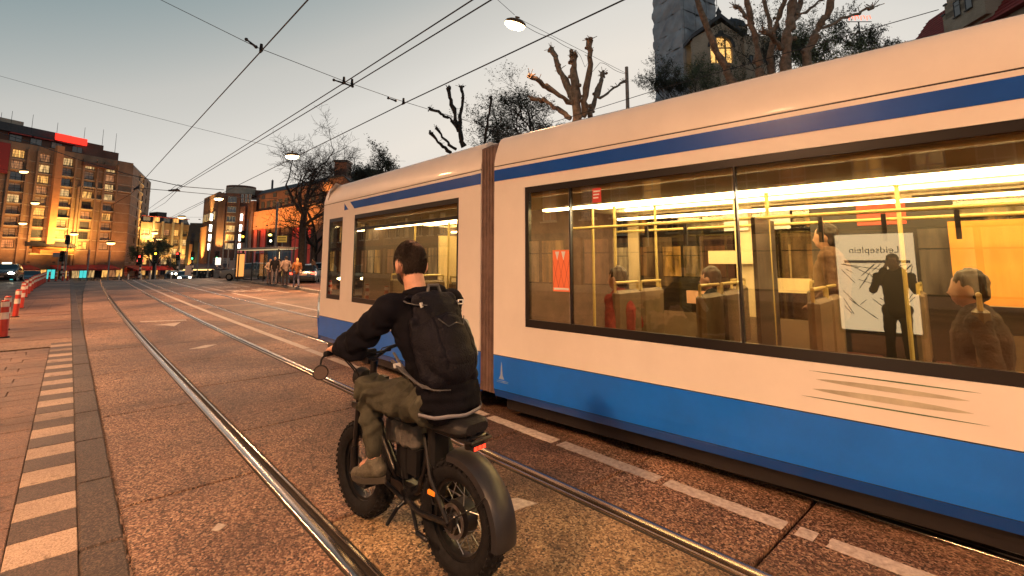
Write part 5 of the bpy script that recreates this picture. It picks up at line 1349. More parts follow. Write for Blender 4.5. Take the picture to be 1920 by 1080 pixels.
# rooftop drum with pale ribs
cxd = U3(447, 360); zd0, zd1 = zt-.5, Z3(445, 346); rd = (U3(474,360)-U3(419,360))/2
MB().lathe([(rd,zd0),(rd,zd1-.6),(rd+.2,zd1-.55),(rd+.2,zd1),(0,zd1+.1)], (cxd, rd+1.0, 0), 'z', 40).build('drum', M_dbrick, T_, True)
for k in range(40):
    a = R(180+k*180/39); c = Vector((cxd+(rd+.08)*math.cos(a), rd+1.0+(rd+.08)*math.sin(a), 0))
    MB().box(-.16,-.16,zd0+.6,.16,.16,zd1-.6,Matrix.Translation(c) @ Matrix.Rotation(a,4,'Z')).build('drum_rib', M_ledge, T_)
MB().box(U3(440),rd,zt,U3(505),rd+12,zt+1.8).build('rear_block', M_dbrick, T_)
MB().cyl((U3(503),rd,zt),(U3(503),rd,Z3(503,332)),.12,.08,6).build('flag_pole', M_wframe, T_); MB().box(U3(503)-.3,rd-.05,Z3(503,352),U3(503)+.3,rd+.05,Z3(503,334)).build('flag', M_slate, T_)
# ground floor: glazed band, blue-black canopy with lit soffit
for k in range(5): window(T_, U3(400,480)+k*2.6, U3(400,480)+k*2.6+1.7, 3.4, 5.6, -.14, 1, M_wwhite, M_panes[rnd.randrange(3)], True, False)
MB().prism([(-6.5,2.5),(-6.5,2.75),(-.02,4.0),(-.02,2.6)], -6, CF.L+1, 'x').build('canopy', mat('blue_black_canopy', (.03,.035,.05), .5), T_)
MB().box(-6,-6.7,2.15,CF.L+1,-6.45,2.5).build('canopy_light', emit_mat('canopy_lights', (1.0,.62,.2), 2.2), T_)
MB().box(U3(418),-6.95,1.7,U3(430),-6.75,2.35).build('lit_sign', emit_mat('white_sign_glow', (1.0,.95,.85), 2.2), T_)
for k in range(9): window(T_, k*CF.L/9, k*CF.L/9+1.3, .1, 2.1, -.5, 1, None, (M_panes[3],M_panes[0],M_panes[5],M_panes[0])[k % 4], False, False)
MB().box(-1,0,0,CF.L,.5,2.6).build('shopfront', M_slate, T_)

# ---- theatre wing with the floodlit orange wall and red banners
YF = Facade(463.5, 143, 660, 108); Y_ = YF.root('theatre', 'long brick theatre with a floodlit orange upper wall and hanging red banners')
U4 = lambda x, y=430: YF.U(x, y); Z4 = lambda x, y: YF.Z(x, y)+zb
zt = Z4(520, 374)
MB().box(0,1.5,0,YF.L,2.1,zt+3).build('upper_wall', M_dbrick, Y_)
MB().box(0,0,Z4(520,427),YF.L,1.5,Z4(520,391)).build('orange_wall', M_plaster, Y_)
MB().box(0,.6,0,YF.L,1.5,Z4(520,427)).build('lower_wall', M_dbrick, Y_)
MB().box(-.5,-.3,0,U4(474),.6,Z4(468,378)).build('corner_block', M_rbrick, Y_)
MB().prism([(1.3,zt+2.7),(3.5,zt+4.6),(12,zt+4.6),(12,zt+2.7)], 0, YF.L, 'x').build('roof', M_slate, Y_)
for k in range(14):
    a = U4(478)+k*(YF.L-U4(478))/14; window(Y_, a, a+2.0, zt-1.5, zt+.4, 1.36, 1, None, M_panes[1], False, False)
    if k % 2 == 0: window(Y_, a, a+2.0, zt+1.2, zt+2.4, 1.36, 1, None, M_panes[1], False, False)
for i, (xa, xb, m_) in enumerate(((465,480,'a'),(483,496,'b'),(546,558,'b'),(576,586,'b'))):
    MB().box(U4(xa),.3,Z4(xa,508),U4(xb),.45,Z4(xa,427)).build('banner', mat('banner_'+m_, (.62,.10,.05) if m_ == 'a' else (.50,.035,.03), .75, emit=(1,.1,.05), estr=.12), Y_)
for k in range(9):
    a = U4(470)+k*(YF.L-U4(470))/9; MB().box(a-.5,-.1,0,a+.1,.598,Z4(520,429)).build('pilaster', M_dbrick, Y_)
for f in (.08,.19,.30,.41,.52,.65): flood(Y_, (YF.L*f,-7.5,Z4(520,428)), (YF.L*f,0,Z4(520,404)), 1500, (1.0,.46,.10), R(100))
for k in range(6): window(Y_, U4(500)+k*4.6, U4(500)+k*4.6+2.6, .2, 3.2, .42, 1, M_wwhite, (M_panes[4],M_panes[2],M_panes[3])[k % 3], True, False)

# ---- brick gable with chimney rising behind the bare tree
BF = Facade(602, 60, 652, 60, 0.0); X_ = BF.root('brick_gable_house', 'brick house with a square chimney stack just above the front of the tram roof')
zx = BF.Z(620,345); 
MB().prism([(0,0),(BF.L,0),(BF.L,zx),(BF.L*.7,zx+1.0),(BF.L*.2,zx+.6),(0,zx-.2)], 0, 7, 'y').build('wall', M_rbrick, X_)
MB().box(BF.U(624,320),.5,zx-2,BF.U(647,320),2.4,BF.Z(636,302)).build('chimney', M_dbrick, X_); MB().box(BF.U(622,320),.4,BF.Z(636,302),BF.U(649,320),2.5,BF.Z(636,298)).build('chimney_cap', M_slate, X_)
MB().box(BF.U(606,340),-.05,zx-.9,BF.U(622,340),-.003,zx+.25).build('lit_panel', M_plaster, X_)
MB().cyl((BF.U(638,300),1.4,BF.Z(636,298)),(BF.U(638,300),1.4,BF.Z(636,276)),.05,.03,5).build('weather_vane', M_wire, X_)
MB().prism([(-.2,zx-.3),(BF.L*.2,zx+.62),(BF.L*.7,zx+1.03),(BF.L+.2,zx),(BF.L+.2,zx+.15),(BF.L*.7,zx+1.2),(BF.L*.2,zx+.8),(-.2,zx-.15)], -.15, 7.2, 'y').build('roof', M_slate, X_)
flood(X_, (BF.L*.2,-2.5,zx-2.5), (BF.L*.2,0,zx), 260, (1,.5,.15))

# ---- tower wrapped in grey scaffold sheeting
TW = Facade(1300, 50, 1368, 53, 0.0); V_ = TW.root('wrapped_tower', 'tower wrapped in grey scaffold sheeting behind the tram roof', 'tower')
M_sheet = mat('grey_scaffold_sheet', (.46,.47,.50), .75, col2=(.24,.25,.28), vscale=.5, bump=.35, bscale=1.4, detail=5)
def sheet_lift(z0, z1, seed):
    m = MB(); n, k = 40, 8; L_ = TW.L; ring = []
    for i in range(n+1):
        t = i/n; 
        if t < .36: ring.append((0, 4.2*(1-t/.36)))
        elif t < .72: ring.append((L_*(t-.36)/.36, 0))
        else: ring.append((L_, 4.2*(t-.72)/.28))
    vs = []
    for j in range(k+1):
        z = z0+(z1-z0)*j/k
        for i, (x, y) in enumerate(ring):
            b = .26*noise.noise(Vector((x*1.1, y*1.1+z*.9+seed*7, seed)))+.15*noise.noise(Vector((x*3, y*3+z*2.2, seed+4)))-.12*math.sin(math.pi*j/k)
            # diagonal drag folds
            b += .12*math.sin((x+y+z*.9)*3.2+seed)*math.sin(math.pi*j/k)
            vs.append((x+(b if i > 28 else b if i < 15 else 0), y+(b if 15 <= i <= 28 else 0), z))
    m.add(vs, [(j*(n+1)+i, j*(n+1)+i+1, (j+1)*(n+1)+i+1, (j+1)*(n+1)+i) for j in range(k) for i in range(n)])
    return m
for k in range(20): sheet_lift(k*2.1, k*2.1+2.12, k*1.7).build('sheeting', M_sheet, V_, True)
MB().box(.35,.4,0,TW.L-.4,4.0,41.6).build('tower_core', M_stone_brick, V_)
sc = MB()
for k in range(1, 20): sc.cyl((-.1,-.12,k*2.1),(TW.L+.1,-.12,k*2.1),.035,.035,5)
for i in range(4): sc.cyl((TW.L*i/3*.98+.05,-.15,0),(TW.L*i/3*.98+.05,-.15,41.9),.035,.035,5)
sc.build('scaffold_tubes', M_galv, V_)

# ---- stone house with stepped gable, arched window and small turret
SF = Facade(1322, 48, 1450, 48, 0.0); O_ = SF.root('stone_gable_house', 'pale stone house with a pointed gable, lit arched window and slate turret')
Us, Zs = lambda x, y=80: SF.U(x, y), SF.Z
zs0 = Zs(1300, 95)
ax, aw = Us(1352), 1.15
wl_ = MB(); zsill, zspr = Zs(1352,118), Zs(1352,88)
grid_wall(wl_, -.2, SF.L, 0, zspr, [(ax-aw, ax+aw)], [(zsill, zspr)], .6); n = 12
arc = [(ax+aw*math.cos(math.pi*i/n), zspr+aw*math.sin(math.pi*i/n)) for i in range(n+1)]
gp_ = [(-.6,zspr),(Us(1352)-aw,zspr)]+arc[::-1]+[(ax+aw,zspr),(Us(1406),zspr),(Us(1406),Zs(1406,72)),(Us(1352),Zs(1352,36)),(-.2,Zs(1310,72))]
wl_.prism([(-.2,zspr)]+arc[::-1]+[(Us(1406),zspr),(Us(1402),Zs(1402,76)),(Us(1355),Zs(1355,42)),(-.2,Zs(1318,72))], 0, .6, 'y')
wl_.build('wall', M_stone_brick, O_)
for k in range(n):
    a0, a1 = math.pi*k/n, math.pi*(k+.94)/n
    MB().prism([(ax+r_*math.cos(a), zspr+r_*math.sin(a)) for r_, a in ((aw*.98,a0),(aw*1.24,a0),(aw*1.24,a1),(aw*.98,a1))], -.14, -.003, 'y').build('arch_stone', M_slate, O_)
MB().prism([(ax-aw,zsill),(ax+aw,zsill),(ax+aw,zspr)]+arc[1:], .35, .38, 'y').build('lit_window', mat('amber_arch_pane', (.5,.3,.1), .4, emit=(1.0,.55,.15), estr=1.3), O_)
for f in (-.45,.45): MB().box(ax+aw*f-.05,.2,zsill,ax+aw*f+.05,.34,zspr+aw*.85).build('glazing_bar', M_wframe, O_)
MB().box(ax-aw,.2,zspr-.05,ax+aw,.34,zspr+.05).build('glazing_bar', M_wframe, O_)
MB().lathe([(.02,-.002),(.28,-.002),(.28,-.06),(.02,-.06)], (ax,0,Zs(1352,62)), 'y', 16).build('round_vent', M_slate, O_)
for s in (-1,1):
    a = Vector((ax,0,Zs(1352,34))); b_ = Vector((ax+s*Us(1402)-s*ax if s > 0 else -.45, 0, Zs(1402,74)))
    MB().prism([(a.x,a.z),(b_.x,b_.z),(b_.x,b_.z+.4),(a.x,a.z+.45)], -.25, 6, 'y').build('gable_coping', M_slate, O_)
MB().lathe([(.0,1.6),(.12,1.2),(.3,.9),(.22,.6),(.35,.3),(.35,0),(0,0)], (ax,.2,Zs(1352,36)), 'z', 10).build('finial', M_slate, O_, True)
tx = Us(1386,50)
MB().lathe([(1.35,Zs(1386,140)),(1.35,Zs(1386,52)),(1.5,Zs(1386,52)),(1.5,Zs(1386,48)),(1.3,Zs(1386,46))], (tx,1.6,0), 'z', 20).build('turret', M_stone_brick, O_, True)
MB().lathe([(1.55,Zs(1386,47)),(1.5,Zs(1386,42)),(1.25,Zs(1386,33)),(.7,Zs(1386,26)),(.2,Zs(1386,24)),(.05,Zs(1386,18))], (tx,1.6,0), 'z', 20).build('turret_dome', M_slate, O_, True)
for k in range(5):
    a = R(200+k*35); MB().box(-.09,-.06,Zs(1386,60),.09,.06,Zs(1386,52),Matrix.Translation((tx+1.36*math.cos(a),1.6+1.36*math.sin(a),0)) @ Matrix.Rotation(a+R(90),4,'Z')).build('slit_window', M_wframe, O_)
MB().box(Us(1390),-.6,0,Us(1440),.5,Zs(1410,72)).build('side_bay', M_stone_brick, O_)
for k in range(4): window(O_, Us(1397)+k*.75, Us(1397)+k*.75+.42, Zs(1405,122), Zs(1405,108), -.66, 0, None, M_panes[0], False, False)

# ---- red tiled roof house at far right with a dormer
QF = Facade(1600, 80, 1990, 46, 0.0); R_ = QF.root('red_roof_house', 'house with a long red tiled roof and dark stepped dormer at upper right')
Uq, Zq = lambda x, y=40: QF.U(x, y), QF.Z
ze, zr = Zq(1700, 115), Zq(1700, 22)+2.2
M_rtile = mat('red_roof_tile', (.36,.045,.035), .7, col2=(.22,.03,.025), vscale=3, bump=.5, bscale=8)
MB().box(Uq(1610),2,0,QF.L,14,ze).build('wall', M_stone_brick, R_)
rq = MB(); pitch = (zr-ze)
rq.prism([(1.2,ze-.4),(7.5,ze-.4+pitch),(13.8,ze-.4)], Uq(1640), QF.L+4, 'x'); rq.build('roof', M_rtile, R_)
for k in range(16):
    t0 = k/16; y0, z0 = 1.2+6.3*t0, ze-.4+pitch*t0
    MB().box(Uq(1640)-.05,y0-.06,z0+.02,QF.L+4.05,y0+.45,z0+.10,None).build('tile_course', M_rtile, R_)
dx0, dx1 = Uq(1752), Uq(1832)
dm = MB(); zd = ze+pitch*.35
for k in range(4): dm.box(dx0+k*.45,1.0,zd-1.5+k*1.15 if k else zd-2.5,dx1-k*.45,1.6,zd-.35+k*1.15+.75)
dm.box(dx0,1.6,ze,dx1,6,zd+1.0); dm.build('dormer', M_stone_brick, R_)
for k in range(4): 
    for a, b in ((dx0+k*.45-.12, dx0+k*.45+.40), (dx1-k*.45-.40, dx1-k*.45+.12)): MB().box(a,.9,zd-.35+k*1.15+.75,b,1.7,zd-.35+k*1.15+.95).build('coping', M_slate, R_)
for f in (.3,.58): window(R_, dx0+(dx1-dx0)*f, dx0+(dx1-dx0)*f+1.0, zd-.8, zd+1.2, .92, 0, None, M_panes[1], True, True)
window(R_, Uq(1690), Uq(1706), ze+1.0, ze+1.9, 2.6, 0, M_wwhite, M_panes[4], False, False)

# ---- terrace beyond the tram, seen through its windows, and the terrace on the near side that its glass mirrors
def terrace(loc, rz, n, label, seed, brick, h=11):
    r2 = random.Random(seed); t = thing('terraced_house', label, 'building', loc, rz)
    w = 6.0; cols_ = [(1+i*1.75, 1+i*1.75+1.0) for i in range(3)]; rows_ = [(3.9+k*2.9, 3.9+k*2.9+1.8) for k in range(3)]
    grid_wall(MB(), 0, w, 3.2, h+1.2, cols_, rows_, .5).build('wall', brick, t); room_back(t, .1, w-.1, .1, h, 1.0)
    MB().box(0,0,0,w,.5,.4).build('plinth', M_ledge, t); MB().box(0,-.12,2.9,w,.45,3.2).build('fascia', M_slate, t); MB().box(0,0,.4,.5,.5,2.9).build('pier', brick, t); MB().box(w-.5,0,.4,w,.5,2.9).build('pier', brick, t)
    for a, b in cols_:
        for c, d in rows_: window(t, a, b, c, d, .12, 1, M_wwhite, r2.choice(M_panes), True, True)
    for k in range(3): window(t, .55+k*1.65, .55+k*1.65+1.6, .42, 2.88, .1, 0, None, (M_panes[3],M_panes[4],M_panes[5])[k], True, False)
    MB().prism([(0,h+1.2),(w,h+1.2),(w*.5,h+3.6)], .0, 8, 'y').build('roof', M_slate, t); MB().box(0,.5,0,w,8,h+1.1).build('body', brick, t)
    return t
for k in range(6): terrace((33+k*.9,33-k*6.02,0), R(-81.5), 1, 'brick terraced house behind the tram, number %s of the row seen through its windows' % ('one two three four five six'.split()[k]), k, (M_rbrick,M_dbrick,M_stone_brick)[k % 3])
for k in range(15): terrace((-15,-22+k*6.02,0), R(90), 1, 'terraced house across the left lane mirrored in the tram glass, %s from the rear' % ('first second third fourth fifth sixth seventh eighth ninth tenth eleventh twelfth thirteenth fourteenth fifteenth'.split()[k]), 20+k, (M_dbrick,M_stone_brick,M_rbrick)[k % 3])
# ================================================================== TREES
M_bark = mat('dark_bark', (.035,.026,.020), .9, var=.4, vscale=6, bump=.7, bscale=25)
M_plane = mat('plane_tree_bark', (.40,.27,.185), .85, col2=(.14,.092,.062), vscale=7, bump=1.0, bscale=26, detail=8)
M_leafd = mat('dark_bud_leaf', (.045,.042,.020), .8, var=.5, vscale=3)
M_leafg = mat('spring_leaf', (.085,.095,.030), .75, var=.5, vscale=2)
def grow(mb, tw, p, d, L, r, lev, rg, lf=None, up=.12, spread=.62, droop=0.0, minr=.004):
    """one limb; its side shoots recurse; the thinnest go to the twig mesh"""
    k = 4 if lev > 1 else 3; pts = [p]; rs = [r]; q = p.copy(); dd = d.copy()
    for i in range(k):
        dd = (dd+Vector((rg.gauss(0,.17), rg.gauss(0,.17), rg.gauss(0,.12)+up*.35-droop))).normalized(); q = q+dd*(L/k); pts.append(q.copy()); rs.append(max(minr, r*(1-.42*(i+1)/k)))
    (mb if lev > 2 else tw).tube(pts, rs, 7 if lev > 3 else 5 if lev > 2 else 3, lev > 2)
    if lev == 0:
        if lf is not None:
            for t in range(8):
                c = pts[rg.randrange(1,len(pts))]+Vector((rg.gauss(0,.16),rg.gauss(0,.16),rg.gauss(0,.14))); lf.append((c, rg))
        return
    n = 3 if lev > 3 else 4
    for i in range(n):
        t = .35+.65*(i+1)/n; j = min(len(pts)-1, int(t*k)); b = pts[j]
        ax = Vector((rg.gauss(0,1), rg.gauss(0,1), rg.gauss(0,.6))).normalized()
        nd = (dd*(1-spread*.6)+ax*spread+Vector((0,0,up))).normalized()
        grow(mb, tw, b, nd, L*rg.uniform(.58,.78), rs[j]*.66, lev-1, rg, lf, up, spread, droop, minr)
def leaves(pts, size):
    m = MB()
    for c, rg in pts:
        a = Vector((rg.gauss(0,1),rg.gauss(0,1),rg.gauss(0,1))).normalized(); b = a.orthogonal().normalized(); s = size*rg.uniform(.6,1.3)
        m.v += [tuple(c-a*s*.9), tuple(c+b*s*.5), tuple(c+a*s), tuple(c-b*s*.5)]; k = len(m.v); m.f.append((k-4,k-3,k-2,k-1))
    return m
def tree(label, base, h, r, seed, lev=5, leaf=None, lm=None, trunk=.30, spread=.62, up=.12, bark=None, lean=(0,0), minr=.004, first=.26, wide=None, group='bare trees along the street', name='bare_tree'):
    rg = random.Random(seed); t = thing(name, label, 'tree', base, 0, group); mb, tw = MB(), MB(); lf = [] if leaf else None
    top = Vector((lean[0], lean[1], h*trunk)); mid = top*.5+Vector((rg.gauss(0,.05),rg.gauss(0,.05),0))
    mb.tube([(0,0,-.1),(0,0,.1),mid,top], [r*1.35,r*1.1,r*.92,r*.82], 10)
    for i in range(4):
        a = 2*math.pi*(i+rg.random()*.6)/4; d = Vector((math.cos(a)*spread, math.sin(a)*spread, .62)).normalized()
        grow(mb, tw, top-Vector((0,0,h*.04*i)), d, h*first*rg.uniform(.85,1.15), r*.55, lev-1, rg, lf, up, spread, 0, minr)
    grow(mb, tw, top, Vector((.1,.05,1)).normalized(), h*first*1.15, r*.62, lev-1, rg, lf, up, spread, 0, minr)
    zt = sorted(v[2] for v in tw.v)[int(len(tw.v)*.90)]; k = h/zt      # bring the crown to its full height
    kk = k if wide is None else wide/max(1e-3, sorted(abs(v[0]) for v in tw.v)[int(len(tw.v)*.97)])
    dz = max(0.0, h-zt*kk) if wide is not None else 0.0      # a wide crown keeps its shape and the trunk takes the rest of the height
    if h < zt*kk: kz = k; dz = 0.0
    else: kz = kk
    up_ = lambda z: z*kz+(dz if z > .3 else 0.0)
    for q in (mb, tw): q.v = [(v[0]*kk, v[1]*kk, up_(v[2])) for v in q.v]
    if lf: lf = [(Vector((c_.x*kk, c_.y*kk, up_(c_.z))), g_) for c_, g_ in lf]
    mb.build('trunk', bark or M_bark, t, True); c = tw.build('crown', bark or M_bark, t)
    if lf: leaves(lf, leaf).build('foliage', lm or M_leafd, t if False else c)
    return t
def gpos(x, D, z=0.0):
    p = at(x, 490, D); return Vector((p.x, p.y, z))
def H_at(x, y, D): return at(x, y, D).z
tree('large spreading bare tree beside the front of the tram', gpos(566, 36, .1), H_at(566,274,36), .24, 11, 6, None, None, .22, .70, .06, first=.27, minr=.008, wide=3.4)
tree('bare tree rising behind the brick chimney', gpos(640, 66), H_at(640,288,66), .28, 5, 5, None, None, .3, .55, .16, minr=.018, wide=4.5)
tree('budding tree above the front roof of the tram', gpos(712, 52), H_at(712,292,52), .26, 8, 5, .13, M_leafd, .3, .55, .14, minr=.010, wide=3.4)
tree('small budding street tree before the long hotel wing', gpos(289, 96, -2.4), H_at(289,455,96)+2.4, .2, 21, 5, .12, M_leafg, .30, .62, .10, minr=.014, wide=3.4)
tree('dark budding tree behind the large pollarded tree', gpos(1000, 30), H_at(1000,158,30), .24, 33, 5, .085, M_leafd, .26, .62, .12, minr=.008, wide=3.3)
tree('lower dark budding tree left of the large pollarded tree', gpos(945, 33), H_at(945,215,33), .24, 35, 5, .085, M_leafd, .26, .62, .12, minr=.008, wide=2.6)
tree('dark bare tree before the theatre banners', gpos(590, 60), H_at(590,372,60), .22, 37, 5, None, None, .25, .68, .08, minr=.014, wide=4.5)
# leafy spring trees before the stone house and along the right
for i, (x, D, yt, wd, lab) in enumerate(((1275,40,105,2.6,'spring tree at the foot of the wrapped tower'),(1335,42,92,3.0,'spring tree before the lit arched window'),(1468,34,25,3.0,'spring tree between the pollarded trunks and the house'),(1545,38,8,2.6,'tall spring tree right of the pollarded trunks'),(1640,36,22,2.6,'spring tree left of the red tiled roof'),(1590,30,52,2.8,'low spring tree just above the tram roof at right'))):
    tree(lab, gpos(x, D), H_at(x,yt+6,D), .2, 50+i, 5, .085, M_leafg if i % 2 else M_leafd, .24, .58, .16, minr=.008, group='spring trees right of the tower', name='spring_tree', wide=wd)
# pollarded planes: knobbly limbs cut back to fists
def pollard(label, D, trunk_px, limbs, r, seed, bark=None):
    rg = random.Random(seed); b0 = at(trunk_px[0], trunk_px[1], D); base = Vector((b0.x, b0.y, .1)); t = thing('pollarded_tree', label, 'tree', base, 0, 'pollarded plane trees behind the tram')
    top = b0-base; m = MB(); m.tube([(0,0,-.1),(0,0,.2),top*.5+Vector((.05,0,0)),top], [r*1.6,r*1.3,r*1.1,r], 10); m.build('trunk', bark or M_plane, t, True)
    for pts, r0, r1, dd in limbs:
        P3 = [at(x, y, D+dd*k/(len(pts)-1))-base for k, (x, y) in enumerate(pts)]
        sm = []
        for a, b in zip(P3, P3[1:]):
            for k in range(4): sm.append(a.lerp(b, k/4)+Vector((rg.gauss(0,.025),rg.gauss(0,.025),rg.gauss(0,.025))))
        sm.append(P3[-1]); n = len(sm); rs = [(r0+(r1-r0)*k/(n-1))*(1+.15*rg.gauss(0,1)) for k in range(n)]; rs[-1] = r1*1.5; rs[-2] = r1*1.25
        L_ = MB(); L_.tube(sm, rs, 10); 
        for k in range(5): L_.ball(sm[-1]+Vector((rg.gauss(0,r1),rg.gauss(0,r1),rg.gauss(0,r1*.7))), r1*rg.uniform(.5,.9), 6)
        for k in range(12):
            j = rg.randrange(1, n); L_.ball(sm[j]+Vector((rg.gauss(0,rs[j]*.6),rg.gauss(0,rs[j]*.6),0)), rs[j]*rg.uniform(.4,.7), 6)
        for k in range(16):
            e = sm[-1] if k < 10 else sm[rg.randrange(n//2, n)]; L_.tube([e, e+Vector((rg.gauss(0,.09),rg.gauss(0,.09),abs(rg.gauss(.06,.06))))], .010, 4)
        L_.build('limb', bark or M_plane, t, True)
pollard('large pollarded plane tree with five cut limbs in the middle of the sky', 15, (1082,235), [
    ([(1082,235),(1080,180),(1076,130),(1074,103)], 0.160, 0.088, 0), ([(1076,190),(1060,150),(1042,110),(1033,92)], 0.120, 0.068, .6), ([(1095,220),(1098,180),(1105,120),(1106,74)], 0.120, 0.072, -.5),
    ([(1072,195),(1040,172),(1012,155),(994,142)], 0.096, 0.056, -1.0), ([(1070,222),(1045,205),(1020,188),(996,184)], 0.088, 0.056, .8), ([(1105,218),(1118,185),(1127,150),(1130,138)], 0.096, 0.060, 1.0), ([(1122,185),(1145,170),(1170,153)], 0.040, 0.032, 1.4), ([(1073,180),(1058,150),(1048,132)], 0.056, 0.040, 1.2)], .24, 1)
pollard('smaller pollarded tree above the bend of the tram roof', 23, (868,285), [
    ([(868,275),(860,235),(848,195),(840,165)], .13, .07, 0), ([(866,262),(862,220),(868,190),(865,163)], .09, .06, .8), ([(860,245),(845,222),(825,212),(806,204)], .08, .055, -1), ([(855,280),(835,262),(818,240)], .07, .05, .8), ([(845,285),(825,272),(808,250)], .08, .06, -1.0)], .17, 2, M_bark)
pollard('thin pollarded tree left of the large one', 21, (906,280), [([(906,280),(912,240),(919,205),(919,182)], .06, .05, 0), ([(909,262),(920,250),(928,238)], .04, .03, .6)], .10, 3, M_bark)
pollard('pollarded plane tree before the stone house, leaning left at top', 13, (1372,150), [([(1372,150),(1345,100),(1325,50),(1305,0),(1290,-40)], 0.094, 0.072, 0)], 0.120, 4)
pollard('pollarded plane tree with forked trunk right of the stone house', 12.5, (1424,130), [([(1424,125),(1418,70),(1404,20),(1392,-30)], 0.079, 0.065, 0), ([(1412,45),(1395,25),(1378,12)], 0.065, 0.043, .6)], 0.112, 5)
pollard('pollarded plane tree with three limbs running out of the top', 12.5, (1445,122), [([(1445,122),(1448,70),(1462,30),(1478,-15)], 0.072, 0.058, 0), ([(1446,60),(1436,20),(1430,-20)], 0.058, 0.050, .5)], 0.098, 6)
pollard('thick pollarded plane tree with spread limbs over the tram roof', 12, (1472,115), [([(1472,115),(1478,60),(1484,20),(1490,-30)], 0.122, 0.094, 0), ([(1480,50),(1500,15),(1510,-25)], 0.072, 0.058, .5), ([(1482,42),(1505,25),(1530,8),(1548,-6)], 0.036, 0.032, .8), ([(1466,92),(1450,72),(1432,60)], 0.065, 0.050, -.6)], 0.143, 7)
pollard('pollarded plane tree leaning right, rightmost of the row', 12, (1512,100), [([(1512,100),(1532,60),(1550,30),(1566,-20)], 0.086, 0.072, 0), ([(1535,55),(1580,35),(1612,22),(1636,14)], 0.032, 0.036, .8)], 0.105, 8)
t = thing('neon_sign', 'red neon sign glowing through the spring trees at upper right', 'sign', at(1612,34,50), -YAW)
for k in range(4): MB().tube([(k*.62-1.1,0,-.22),(k*.62-1.1,0,.22),(k*.62-.8,0,.27),(k*.62-.72,0,-.06)], 0.038, 6).build('letter_tube', emit_mat('neon_red', (1.0,.10,.03), 3), t)
MB().box(-1.3,.1,-.36,1.3,.16,-.30).build('rail', M_slate, t); MB().box(-.05,.16,-28,.05,.26,-.3).build('post', M_slate, t)
# ================================================================== BOLLARDS
M_bred = mat('bollard_red', (.50,.045,.03), .5, var=.2, vscale=8); M_bwht = mat('bollard_white', (.72,.62,.54), .5, var=.12, vscale=8)
bp = [(-.92,15.3),(-1.02,17.0),(-1.06,20.7),(-1.12,24.3),(-1.33,28.0),(-1.35,31.4),(-1.40,34.6),(-1.42,37.8)]
bp += [(-1.45+.02*k, 40.6+k*1.55) for k in range(9)]+[(-1.1,54.3),(-.7,55.2),(-.3,55.8),(.0,56.2)]
ords = 'first second third fourth fifth sixth seventh eighth ninth tenth eleventh twelfth thirteenth fourteenth fifteenth sixteenth seventeenth eighteenth nineteenth twentieth twenty-first twenty-second'.split()
bproto = None
for k, (x, y) in enumerate(bp):
    lab = 'red and white banded bollard by the left lane, %s from the viewer' % ords[k]
    if bproto is None:
        b = thing('bollard', lab, 'bollard', (x,y,0), 0, 'red and white bollards')
        for i, (z0, z1, m_) in enumerate(((.0,.40,M_bred),(.40,.545,M_bwht),(.545,.665,M_bred),(.665,.775,M_bwht))):
            MB().lathe([(.066,z0),(.066,z1)], (0,0,0), 'z', 14).build('band', m_, b, True)
        MB().lathe([(.066,.775),(.066,.80),(.05,.815),(.0,.818)], (0,0,0), 'z', 14).build('cap', M_bred, b, True)
        MB().lathe([(.066,.035),(.095,.03),(.10,.0)], (0,0,0), 'z', 14).build('foot', M_matblack, b, True); bproto = b
    else:
        b = copy_tree(bproto); b['label'] = lab; b.location = (x,y,0)
    b.rotation_euler = (rnd.gauss(0,.025), rnd.gauss(0,.03), rnd.uniform(0,6))

